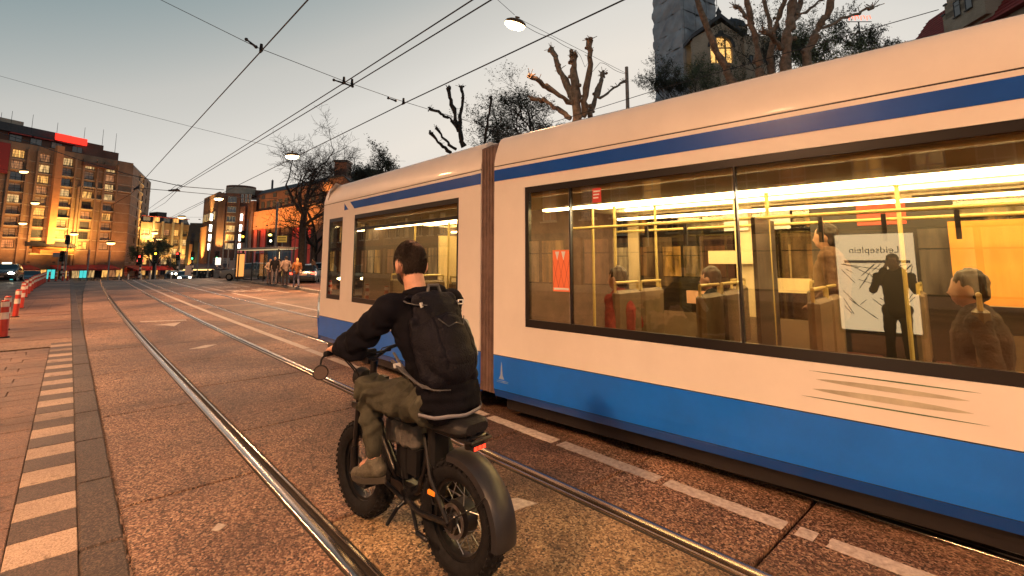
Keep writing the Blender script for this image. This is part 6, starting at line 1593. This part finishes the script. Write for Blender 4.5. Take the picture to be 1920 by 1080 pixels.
# ================================================================== CARS
M_cglass = mat('car_glass', (.02,.024,.028), .06, spec=.9, coat=.3)
M_plate_y = mat('number_plate', (.70,.42,.30), .5); M_hl = emit_mat('headlight_glow', (1.0,.88,.62), 40); M_hl2 = mat('headlight_off', (.5,.5,.5), .15, spec=.8); M_tl = emit_mat('car_tail_red', (1.0,.06,.03), 7); M_tloff = mat('tail_lens', (.3,.02,.02), .25)
def car(label, loc, rz, paint, L=4.6, Wd=1.78, kind='sedan', lights='head', taxi=False, plate=True, group='cars in the street'):
    """y forwards, origin mid-wheelbase on the ground"""
    c = thing('car', label, 'car', loc, rz, group); h = L/2
    if kind == 'sedan': top = [(-h,.62),(-h+.05,.92),(-h+.75,1.00),(-h+1.35,1.38),(-h+2.0,1.46),(-h+2.65,1.42),(-h+3.35,1.02),(h-.35,.86),(h,.62)]; gi = (2,6)
    else: top = [(-h,.62),(-h+.02,.98),(-h+.10,1.10),(-h+.45,1.48),(-h+1.6,1.54),(-h+2.5,1.46),(-h+3.2,1.04),(h-.35,.88),(h,.62)]; gi = (2,6)
    def hw(z, y):
        e = max(0, abs(y)/h-.72)/.28; w = Wd/2*(1-.16*e*e)
        return w*(1-.16*max(0, (z-.95))/.5) if z > .95 else w*(1-.05*abs(z-.65)/.4)
    # body: lofted sections
    n = 40; ys = [-h+L*i/n for i in range(n+1)]; secs = []
    def tz(y):
        for (a, za), (b, zb_) in zip(top, top[1:]):
            if a <= y <= b+1e-6: t = (y-a)/(b-a); t = t*t*(3-2*t)*.35+t*.65; return za+(zb_-za)*t
        return top[-1][1]
    for y in ys:
        zt = tz(y); e = max(0, abs(y)/h-.9)/.1; z0 = .22+.16*e
        zs = [z0, z0+.12, .55, .78, min(.93, zt-.01), .5*(min(.93,zt-.01)+zt), zt-.03, zt]
        ws = [hw(.4,y)*.95, hw(.5,y), hw(.6,y), hw(.8,y), hw(.93,y)*.985, hw(max(.95,(zt+.93)/2),y)*.95, hw(zt,y)*.88, hw(zt,y)*.72]
        secs.append([(-w,y,z) for w, z in zip(ws, zs)]+[(w,y,z) for w, z in zip(ws[::-1], zs[::-1])])
    k = 16; bd = MB(); bd.add([p for s in secs for p in s], [(a*k+b, a*k+(b+1)%k, (a+1)*k+(b+1)%k, (a+1)*k+b) for a in range(n) for b in range(k)]+[tuple(range(k)), tuple(n*k+b for b in range(k))])
    bd.build('body', paint, c, True)
    # glasshouse panels laid just proud of the body
    def glass(y0, y1, zlo, name):
        for s in (-1,1):
            g = MB(); vs = []
            m = 8
            for i in range(m+1):
                y = y0+(y1-y0)*i/m; zt = tz(y)-.06
                for t in (0,1):
                    z = zlo+(max(zt, zlo+.01)-zlo)*t; w = hw(z,y)*(.985-.05*t)+.012; vs.append((s*w,y,z))
            g.add(vs, [(2*i,2*i+2,2*i+3,2*i+1) for i in range(m)]); g.build(name, M_cglass, c, True)
    (ya, za), (yb_, zb_) = top[gi[0]], top[gi[0]+1]; (yc, zc2), (yd, zd2) = top[gi[1]-1], top[gi[1]]
    glass(ya+.45, (yc+ya)/2-.04, .97, 'side_window'); glass((yc+ya)/2+.04, yd-.35, .97, 'side_window')
    for (y0, z0, y1, z1), nm in (((ya,za,yb_,zb_),'rear_window'), ((yd,zd2,yc,zc2),'windscreen')):
        g = MB(); vs = []; m = 6
        d = Vector((0, z1-z0, -(y1-y0))).normalized()*(.018 if nm == 'rear_window' else .018); d = d if d.z > 0 else -d
        for i in range(m+1):
            t = .08+.84*i/m; y = y0+(y1-y0)*t; z = tz(y)
            for j in range(7): x = (-1+2*j/6)*hw(z,y)*.78; vs.append((x, y+d.y, z+d.z-.02*(abs(-1+2*j/6))**3))
        g.add(vs, [(a*7+b, a*7+b+1, (a+1)*7+b+1, (a+1)*7+b) for a in range(m) for b in range(6)]); g.build(nm, M_cglass, c, True)
    for sx in (-1,1):
        for y in (-h+.85, h-.92):
            w = MB().lathe([(.20,-.10),(.29,-.10),(.315,-.07),(.315,.07),(.29,.10),(.20,.10),(.20,-.10)], (sx*(Wd/2-.10),y,.315), 'x', 24).build('wheel', M_rubber, c, True)
            r_ = MB().lathe([(.0,.095*sx),(.06,.10*sx),(.19,.085*sx),(.205,.10*sx)], (sx*(Wd/2-.10),y,.315), 'x', 20); r_.build('rim', M_steel, w, True)
        if lights == 'head':
            MB().ball((sx*(Wd/2-.27),h-.10,.70), (.20,.10,.09), 12).build('headlight', M_hl, c, True); MB().ball((sx*(Wd/2-.27),-h+.06,.80), (.18,.07,.09), 10).build('tail_lamp', M_tloff, c, True)
        else:
            MB().ball((sx*(Wd/2-.22),-h+.05,.80), (.19,.08,.085), 12).build('tail_lamp', M_tl if lights == 'tail' else M_tloff, c, True); MB().ball((sx*(Wd/2-.27),h-.10,.70), (.2,.10,.09), 10).build('headlight', M_hl2, c, True)
        mi = MB().ball((sx*(Wd/2+.06),yd-.25,1.02), (.09,.06,.07), 10); mi.build('door_mirror', paint, c, True)
    MB().bbox(-.42,h-.03,.55,.42,h+.025,.73,.012).build('grille', M_chrome, c); MB().bbox(-.38,h-.0,.58,.38,h+.03,.70,.01).build('grille_mesh', M_matblack, c)
    MB().box(-.26,h+.0,.38,.26,h+.035,.49).build('number_plate', M_plate_y, c); MB().box(-.26,-h-.03,.66,.26,-h+.02,.77).build('number_plate', M_plate_y, c)
    MB().bbox(-Wd/2+.08,h-.10,.24,Wd/2-.08,h+.02,.36,.02).build('front_bumper', M_matblack, c); MB().bbox(-Wd/2+.08,-h-.02,.26,Wd/2-.08,-h+.10,.40,.02).build('rear_bumper', M_matblack, c)
    if taxi: MB().bbox(-.30,-.28,1.455,.30,-.10,1.58,.03).build('taxi_sign', emit_mat('taxi_sign_glow', (1.0,.9,.62), 2.2), c)
    return c
P_black = mat('car_black', (.012,.013,.016), .18, coat=.8); P_silver = mat('car_silver', (.46,.44,.42), .28, .4, coat=.5); P_grey = mat('car_grey', (.08,.085,.09), .2, .3, coat=.6); P_cream = mat('car_white', (.62,.58,.52), .25, coat=.5)
def face_cam(p): return math.atan2(p.x, -p.y)
p = gr(8, 527); car('dark taxi with lit roof sign and bright headlights facing us at far left', (p.x,p.y,-.01), R(180-4), P_black, 4.8, 1.85, 'sedan', 'head', True)
p = gr(66, 524); car('dark car half hidden behind the taxi at far left', (p.x-.6,p.y+5,gz(p.y+5)), R(184), P_grey, 4.4, 1.75, 'sedan', 'off')
p = gr(590, 533); car('black saloon with glowing red tail lamps beside the waiting people', (p.x,p.y+1.9,0), R(-24), P_black, 4.7, 1.82, 'sedan', 'tail')
p = gr(474, 526); car('silver estate car parked beside the tram shelter', (p.x,p.y+1.0,0), R(48), P_silver, 4.5, 1.76, 'estate', 'tail')
p = gr(650, 545); car('dark car with headlights on, partly behind the front of the tram', (p.x+1.0,p.y+1,0), R(150), P_black, 4.5, 1.78, 'sedan', 'head')
p = gpos(336, 62); car('dark car with bright headlights crossing the far junction', (p.x,p.y,gz(p.y)+.1), R(192), P_grey, 4.4, 1.75, 'estate', 'head')
p = gpos(540, 44); car('pale van parked behind the tram shelter', (p.x+3,p.y+2,0), R(70), P_cream, 4.6, 1.8, 'estate', 'off')

# ================================================================== PEOPLE AT THE STOP
def at_feet(x, y, z=.115): return gr(x, y, z)
GP = 'people waiting at the tram stop'
def toward(p, q): d = q-p; return math.atan2(-d.x, d.y)
ppl = [(504,533,1.72,'person in a pale jacket at the left of the waiting group','pockets',(.50,.38,.28),(.28,.2,.17),(.05,.03,.02),False,200),
       (513,534,1.86,'person in a black jacket and grey jeans in the waiting group','stand',(.015,.015,.018),(.16,.14,.15),(.03,.02,.015),False,160),
       (523,532,1.74,'person in a cream top half hidden in the middle of the waiting group','folded',(.36,.28,.22),(.03,.03,.04),(.02,.015,.012),False,30),
       (534,536,1.86,'person in a beige hooded sweater seen from behind in the waiting group','pockets',(.30,.22,.18),(.035,.03,.035),(.025,.018,.014),False,5),
       (555,539,1.72,'blonde person in an orange-brown jacket walking with a shoulder bag','walk',(.30,.12,.045),(.10,.11,.17),(.52,.28,.10),True,-8),
       (586,529,1.78,'person in a brown coat standing behind the black saloon','stand',(.15,.09,.06),(.03,.03,.03),(.02,.015,.012),False,40)]
for x, y, h_, lab, pose, top_, leg_, hr_, lh, deg in ppl:
    p = at_feet(x, y); person(lab, p, R(deg), h_, top_, leg_, hr_, lh, pose, .02, GP)
p = at_feet(555, 539); t = thing('shoulder_bag', 'pale shoulder bag hanging at the hip of the blonde walker', 'bag', p, R(-8))
MB().bbox(.14,-.14,.80,.24,.16,1.02,.03).build('bag', mat('pale_bag', (.55,.42,.30), .7), t); MB().tube([(.2,-.05,1.0),(.05,-.14,1.25),(-.10,-.08,1.43),(-.06,.08,1.40),(.1,.15,1.2),(.2,.08,1.0)], .012, 6).build('strap', mat('pale_bag', (.55,.42,.30), .7), t)
# dark figures in front of the corner building, far across the junction
cp = person('dark clothed pedestrian in the crowd below the canopy of the corner building', gpos(400, 62), 0, 1.75, (.03,.028,.03), (.02,.02,.025), (.02,.015,.012), False, 'stand', .035, 'crowd below the corner building', 'crowd')
spots = [(393,66),(400,62),(408,70),(412,64),(418,72),(426,66),(385,72),(378,70),(431,60),(404,76),(421,58),(372,74)]
for k, (x, D) in enumerate(spots):
    o = cp if k == 0 else copy_tree(cp); q = gpos(x, D); o.location = (q.x, q.y, gz(q.y)+.02); o.rotation_euler = (0,0,rnd.uniform(0,6.28)); o.scale = (1,1,rnd.uniform(.94,1.06)); o['label'] = 'dark pedestrian below the corner building canopy, %s from the left of the crowd' % ords[sorted(q_[0] for q_ in spots).index(x)]

# ================================================================== TRAM SHELTER
p = gr(512, 532, .115); q = gr(478, 528, .115)
d_ = (q-p); SR = math.atan2(d_.y, d_.x)
base = Vector((p.x+1.0, p.y+2.0, .115))
sh = thing('tram_shelter', 'glass tram shelter with lit advert panel behind the waiting people', 'shelter', base, R(97))
# local x runs up the street, y towards the left (the track)
MB().bbox(-2.3,-.2,2.42,5.2,1.25,2.55,.03).build('roof', mat('shelter_roof', (.30,.26,.22), .5), sh)
MB().box(-2.2,-.1,2.385,5.1,1.15,2.405).build('roof_light', emit_mat('shelter_light', (1.0,.75,.4), .6), sh)
for x in (-2.0,.4,2.8,5.0): MB().bbox(x-.04,-.04,0,x+.04,.04,2.42,.01).build('post', M_wframe, sh); 
for x in (-2.0,5.0): MB().bbox(x-.04,1.0,0,x+.04,1.08,2.42,.01).build('post', M_wframe, sh)
for a, b in ((-1.9,.3),(.5,2.7),(2.9,4.9)): MB().box(a,-.01,.25,b,.01,2.3).build('glass_panel', glass_mat('shelter_glass', (.8,.82,.8), 1.5), sh)
MB().bbox(5.05,.55,.15,5.25,1.2,2.2,.02).build('advert_case', M_wframe, sh); MB().box(5.255,.6,.35,5.265,1.15,2.1).build('advert', emit_mat('advert_glow', (1.0,.40,.10), 1.0), sh); MB().box(5.03,.6,.35,5.045,1.15,2.1).build('advert', emit_mat('advert_glow', (1.0,.42,.12), 1.6), sh)
MB().box(-1.95,.95,.7,-1.90,1.0,2.2).build('light_strip', emit_mat('shelter_strip', (1.0,.7,.35), 4), sh); MB().bbox(-1.2,.05,.42,1.6,.42,.47,.01).build('bench', M_galv, sh)
for x in (-1.0,1.4): MB().box(x-.03,.2,0,x+.03,.26,.42).build('bench_leg', M_galv, sh)
t = thing('stop_sign', 'yellow stop sign board above the tram shelter', 'sign', gpos(527, 37, .115), -YAW)
MB().cyl((0,0,0),(0,0,3.6),.04,.04,8).build('post', M_galv, t, True); MB().bbox(-.38,-.05,3.0,.38,-.042,3.5,.003).build('board', mat('yellow_board', (.62,.40,.08), .5, emit=(1,.6,.1), estr=.25), t)
for k in range(3): MB().box(-.3,-.056,3.1+k*.12,.3,-.0525,3.15+k*.12).build('board_line', M_wframe, t)

# ================================================================== POLES, TRAFFIC LIGHTS, SIGNS
M_sb, M_sw = mat('stripe_black', (.02,.02,.02), .6), mat('stripe_white', (.68,.62,.55), .5)
def signal(label, x, D, h=3.1, striped=True, col=None, zb_=0.0, r_=.09):
    b = gpos(x, D); t = thing('traffic_light', label, 'traffic light', (b.x, b.y, gz(b.y)+zb_), -YAW, 'traffic lights at the junction')
    if striped:
        for k in range(8): MB().cyl((0,0,h*.62*k/8),(0,0,h*.62*(k+1)/8),r_,r_,10).build('band', M_sb if k % 2 else M_sw, t, True)
    MB().cyl((0,0,h*.62 if striped else 0),(0,0,h),r_*.8,r_*.8,8).build('pole', M_galv, t, True)
    MB().bbox(-.20,-.22,h-.95,.20,.02,h+.05,.03).build('signal_head', M_matblack, t)
    for k, cc in enumerate(((1,.03,.02),(1,.5,.03),(.05,1,.25))):
        on = col == k; MB().ball((0,-.22,h-.14-k*.31), (.10,.05,.10), 10).build('lamp', emit_mat('signal_%d' % k, cc, 9) if on else mat('signal_off_%d' % k, tuple(c*.05 for c in cc), .3), t, True)
        MB().box(-.12,-.34,h-.05-k*.31,.12,-.2,h-.03-k*.31).build('visor', M_matblack, t)
signal('traffic light on a striped post before the hotel awning', 118, 46, 3.0)
signal('dark traffic light head beside the hotel entrance canopy', 124, 52, 5.4, False)
signal('traffic light on a striped post with a red lamp left of the small tree', 264, 50, 2.7, True, 0)
signal('striped traffic light post with an amber lamp right of the silver car', 455, 41, 4.2, True, 1)
signal('striped traffic light with a green lamp before the gabled house', 362, 56, 3.4, True, 2)
signal('black traffic light with a green lamp beside the crowd', 408, 57, 3.4, True, 2)
signal('traffic light with a red lamp hung before the long hotel wing', 334, 58, 3.6, True, 0)
signal('traffic light head beyond the small budding tree', 293, 56, 3.2, False)
def pole_(label, x, D, ytop, r_=.07, name='catenary_pole', cat='pole', arm=None):
    b = gpos(x, D); zt = at(x, ytop, D).z; t = thing(name, label, cat, (b.x,b.y,gz(b.y)), -YAW, 'tall poles around the junction')
    MB().cyl((0,0,0),(0,0,zt-gz(b.y)),r_*1.25,r_*.8,10).build('shaft', M_galv, t, True); MB().cyl((0,0,0),(0,0,.5),r_*1.7,r_*1.5,10).build('base', M_galv, t, True)
    if arm: MB().tube([(0,0,zt-gz(b.y)-.2),(arm*.5,0,zt-gz(b.y)-.1),(arm,0,zt-gz(b.y)-.25)], r_*.5, 6).build('arm', M_galv, t, True)
    return t, zt-gz(b.y)
pole_('tall grey wire pole rising beside the tram shelter', 514, 39, 376, .085)
b = gpos(506, 38.8); t = thing('traffic_light', 'black traffic light with two lit lamps fixed beside the tall grey pole', 'traffic light', (b.x,b.y,0), -YAW, 'traffic lights at the junction')
zz = at(506, 447, 38.8).z; MB().bbox(-.24,-.2,zz-.55,.22,.1,zz+.5,.03).build('signal_head', M_matblack, t); MB().ball((.0,-.22,zz+.28),(.16,.06,.09),10).build('lamp', emit_mat('signal_yellow', (1,.8,.15), 6), t, True); MB().ball((.08,-.22,zz-.2),(.1,.06,.1),10).build('lamp', emit_mat('signal_pale', (1,.9,.6), 6), t, True); MB().box(.1,-.05,zz-.1,.42,.0,zz).build('bracket', M_galv, t); MB().cyl((.30,0,0),(.30,0,zz),.05,.05,8).build('post', M_galv, t, True)
for x, D, yt, lab in ((391,62,452,'slim grey pole before the narrow gabled house'),(417,58,433,'slim grey pole left of the lit corner windows'),(427,55,465,'short grey pole right of the lit corner windows'),(440,52,450,'thick grey pole below the corner building'),(460,48,410,'slim pole beside the right row of light tubes'),(166,62,468,'slim dark pole before the hotel awning'),(205,66,470,'lamp post before the right end of the hotel awning'),(371,70,455,'slim pole at the end of the long hotel wing')):
    pole_(lab, x, D, yt, .07)
t, h_ = pole_('signal gantry pole reaching over the junction beside the small tree', 337, 62, 474, .07, arm=-3.0)
MB().bbox(-3.3,-.2,h_-.9,-2.8,.05,h_+.25,.03).build('signal_head', M_matblack, t); MB().ball((-3.05,-.22,h_-.1),(.13,.05,.13),10).build('lamp', emit_mat('signal_1', (1,.5,.03), 9), t, True)
def sign(label, x, y, D, w, hgt, m_, post=True, lit=0):
    c = at(x, y, D); zb0 = gz(c.y); t = thing('street_sign', label, 'sign', (c.x,c.y,zb0), -YAW, 'street signs around the junction')
    if post: MB().cyl((0,.05,0),(0,.05,c.z-zb0+hgt/2),.035,.035,8).build('post', M_galv, t, True)
    MB().bbox(-w/2,-.02,c.z-zb0-hgt/2,w/2,.01,c.z-zb0+hgt/2,.008).build('panel', m_, t); return t
sign('lit white square sign below the corner building', 409, 490, 54, .62, .8, emit_mat('square_sign_glow', (1,.9,.75), 1.2))
sign('pale notice board left of the silver estate car', 438, 503, 46, .85, 1.5, mat('pale_notice', (.55,.42,.36), .6))
sign('red and white poster sign beside the tube lights', 453, 480, 47, .8, 1.1, mat('pink_poster', (.62,.12,.14), .5, emit=(1,.2,.2), estr=.3))
sign('white sign with red edge before the junction', 353, 507, 56, .75, 1.1, mat('white_red_sign', (.62,.5,.45), .5))
sign('large pale blank sign before the hotel canopy', 110, 478, 50, 1.2, .42, mat('lilac_sign', (.45,.34,.34), .5))
sign('yellow bollard sign at the end of the platform', 107, 515, 44, .22, .75, mat('yellow_sign', (.65,.42,.06), .5))
sign('pink lit sign on the striped post before the hotel', 263, 489, 50.5, .7, .22, emit_mat('red_strip_sign', (1,.12,.08), 2.0), False)
b = gpos(425, 47); t = thing('planter_wall', 'dark low planter wall before the corner building', 'planter', (b.x,b.y,0), -YAW)
MB().bbox(-1.2,0,0,1.3,.6,.85,.03).build('box', M_concrete, t); MB().bbox(-1.25,-.03,.85,1.35,.63,.92,.02).build('coping', M_slate, t)
# parked bicycles and scooters on the far side of the junction
def small_bike(label, x, D, rz, group='two-wheelers parked beyond the junction', scooter=False):
    b = gpos(x, D); t = thing('scooter' if scooter else 'bicycle', label, 'scooter' if scooter else 'bicycle', (b.x,b.y,gz(b.y)+.02), rz, group)
    for y in (0, 1.05):
        MB().lathe([(.28,-.02),(.33,-.02),(.33,.02),(.28,.02),(.28,-.02)], (0,y,.33), 'x', 16).build('wheel', M_rubber, t, True)
    f = MB(); f.tube([(0,0,.33),(0,.45,.35),(0,.85,.78),(0,.35,.75),(0,0,.33)], .02, 6); f.tube([(0,1.05,.33),(0,.85,.78),(0,.8,1.02)], .02, 6); f.tube([(0,.45,.35),(0,.33,.9)], .02, 6)
    if scooter: f.bbox(-.16,-.1,.45,.16,.55,.85,.05); f.bbox(-.18,.75,.4,.18,.95,1.0,.05)
    f.build('frame', M_black, t, True); MB().bbox(-.09,.2,.88,.09,.5,.95,.02).build('saddle', M_matblack, t); MB().tube([(-.28,.75,1.02),(0,.82,1.0),(.28,.75,1.02)], .015, 6).build('handlebar', M_black, t, True)
    if scooter: MB().ball((0,1.0,.85), .10, 8).build('headlight', M_hl, t, True)
for x, D, lab in ((150,58,'first dark bicycle parked before the hotel awning'),(162,57,'second dark bicycle parked before the hotel awning'),(182,59,'dark bicycle parked near the middle of the hotel awning'),(196,58,'dark bicycle parked beside the lamp post of the hotel'),(216,57,'dark bicycle parked at the corner of the hotel'),(228,58,'dark bicycle leaning at the hotel flank'),(280,60,'dark bicycle under the small budding tree'),(300,60,'dark bicycle right of the small budding tree'),(253,57,'dark bicycle left of the striped signal post'),(385,60,'dark bicycle at the left end of the crowd')):
    small_bike(lab, x, D, rnd.uniform(0,6.2))
small_bike('scooter with a lit headlight at the far junction', 314, 53, R(200), scooter=True)
small_bike('second scooter with a lit headlight left of the far dark car', 324, 54, R(195), scooter=True)
# low pale posts along the far kerb
for k, x in enumerate((226,243,267,284,323,436)):
    b = gpos(x, 47.5); t = thing('kerb_post', 'small pale kerb post on the crest of the road, %s from the left' % ords[k], 'post', (b.x,b.y,gz(b.y)), 0, 'pale kerb posts')
    MB().cyl((0,0,0),(0,0,.62),.07,.06,8).build('shaft', M_sw, t, True); MB().ball((0,0,.62), .06, 8).build('cap', M_sw, t, True)

# ================================================================== STOP MAP PANEL AND BYSTANDER MIRRORED IN THE TRAM GLASS
uR = (Vector((3.68,1.2,0))-Vector((3.44,4.1,0))).normalized(); nR = Vector((-uR.y,uR.x,0)); nR = nR if nR.x > 0 else -nR; A0 = Vector((3.44,4.1,0))
sc_ = -A0.dot(uR); dc = A0.dot(nR)                  # the viewer's foot point along the tram and distance from its side
def mirrored(s, dist): return A0+uR*(sc_+(s-sc_)*(dc+dist)/dc)-nR*dist
c = mirrored(3.41, 7.0); rzp = math.atan2(nR.y, nR.x)+R(90)
mp = thing('map_panel', 'backlit tram stop map titled Leidseplein, mirrored in the tram window', 'map panel', (c.x,c.y,0), rzp)
# local -y faces the tram
MB().bbox(-.62,.0,.35,.62,.12,2.2,.03).build('case', M_wframe, mp)
for x in (-.5,.5): MB().box(x-.05,.03,0,x+.05,.09,.36).build('leg', M_galv, mp)
pn = MB().box(-.57,-.008,.42,.57,-.002,2.14).build('panel', emit_mat('map_paper_glow', (1.0,.76,.46), 4.5), mp)
def flat_text(txt, size, loc, m_, par):
    cu = bpy.data.curves.new('lettering', 'FONT'); cu.body = txt; cu.size = size; cu.align_x = 'CENTER'
    o = bpy.data.objects.new('tmp', cu); C.objects.link(o); dg = bpy.context.evaluated_depsgraph_get(); me = bpy.data.meshes.new_from_object(o.evaluated_get(dg)); bpy.data.objects.remove(o)
    me.transform(Matrix.Rotation(R(90), 4, 'X')); me.materials.clear(); return link('lettering', me, m_, par, loc)
M_ink = mat('black_ink', (.01,.01,.012), .7)
flat_text('Leidseplein', .165, (0,-.011,1.80), M_ink, pn)
MB().box(-.5,-.0115,1.62,.45,-.0095,1.67).build('title_bar', mat('blue_ink', (.02,.06,.25), .6), pn)
m = MB(); rg = random.Random(3)
for k in range(34):
    a = Vector((rg.uniform(-.5,.4),-.010,rg.uniform(.62,1.56))); th = rg.choice((.5,.7,2.1,2.3))+rg.gauss(0,.1); l = rg.uniform(.1,.5); b = a+Vector((math.cos(th)*l,0,math.sin(th)*l)); b.x = max(-.52,min(.5,b.x)); b.z = max(.55,min(1.6,b.z)); m.tube([a,b], .006, 4)
m.build('map_lines', mat('map_grey', (.20,.18,.16), .7), pn)
c2 = mirrored(3.50, 5.4)
person('bystander in a dark coat with a camera, mirrored in the tram window', (c2.x,c2.y,.012), math.atan2(-nR.x, nR.y), 1.74, (.015,.015,.018), (.02,.02,.025), (.02,.015,.012), False, 'camera', .02, None, 'bystander')
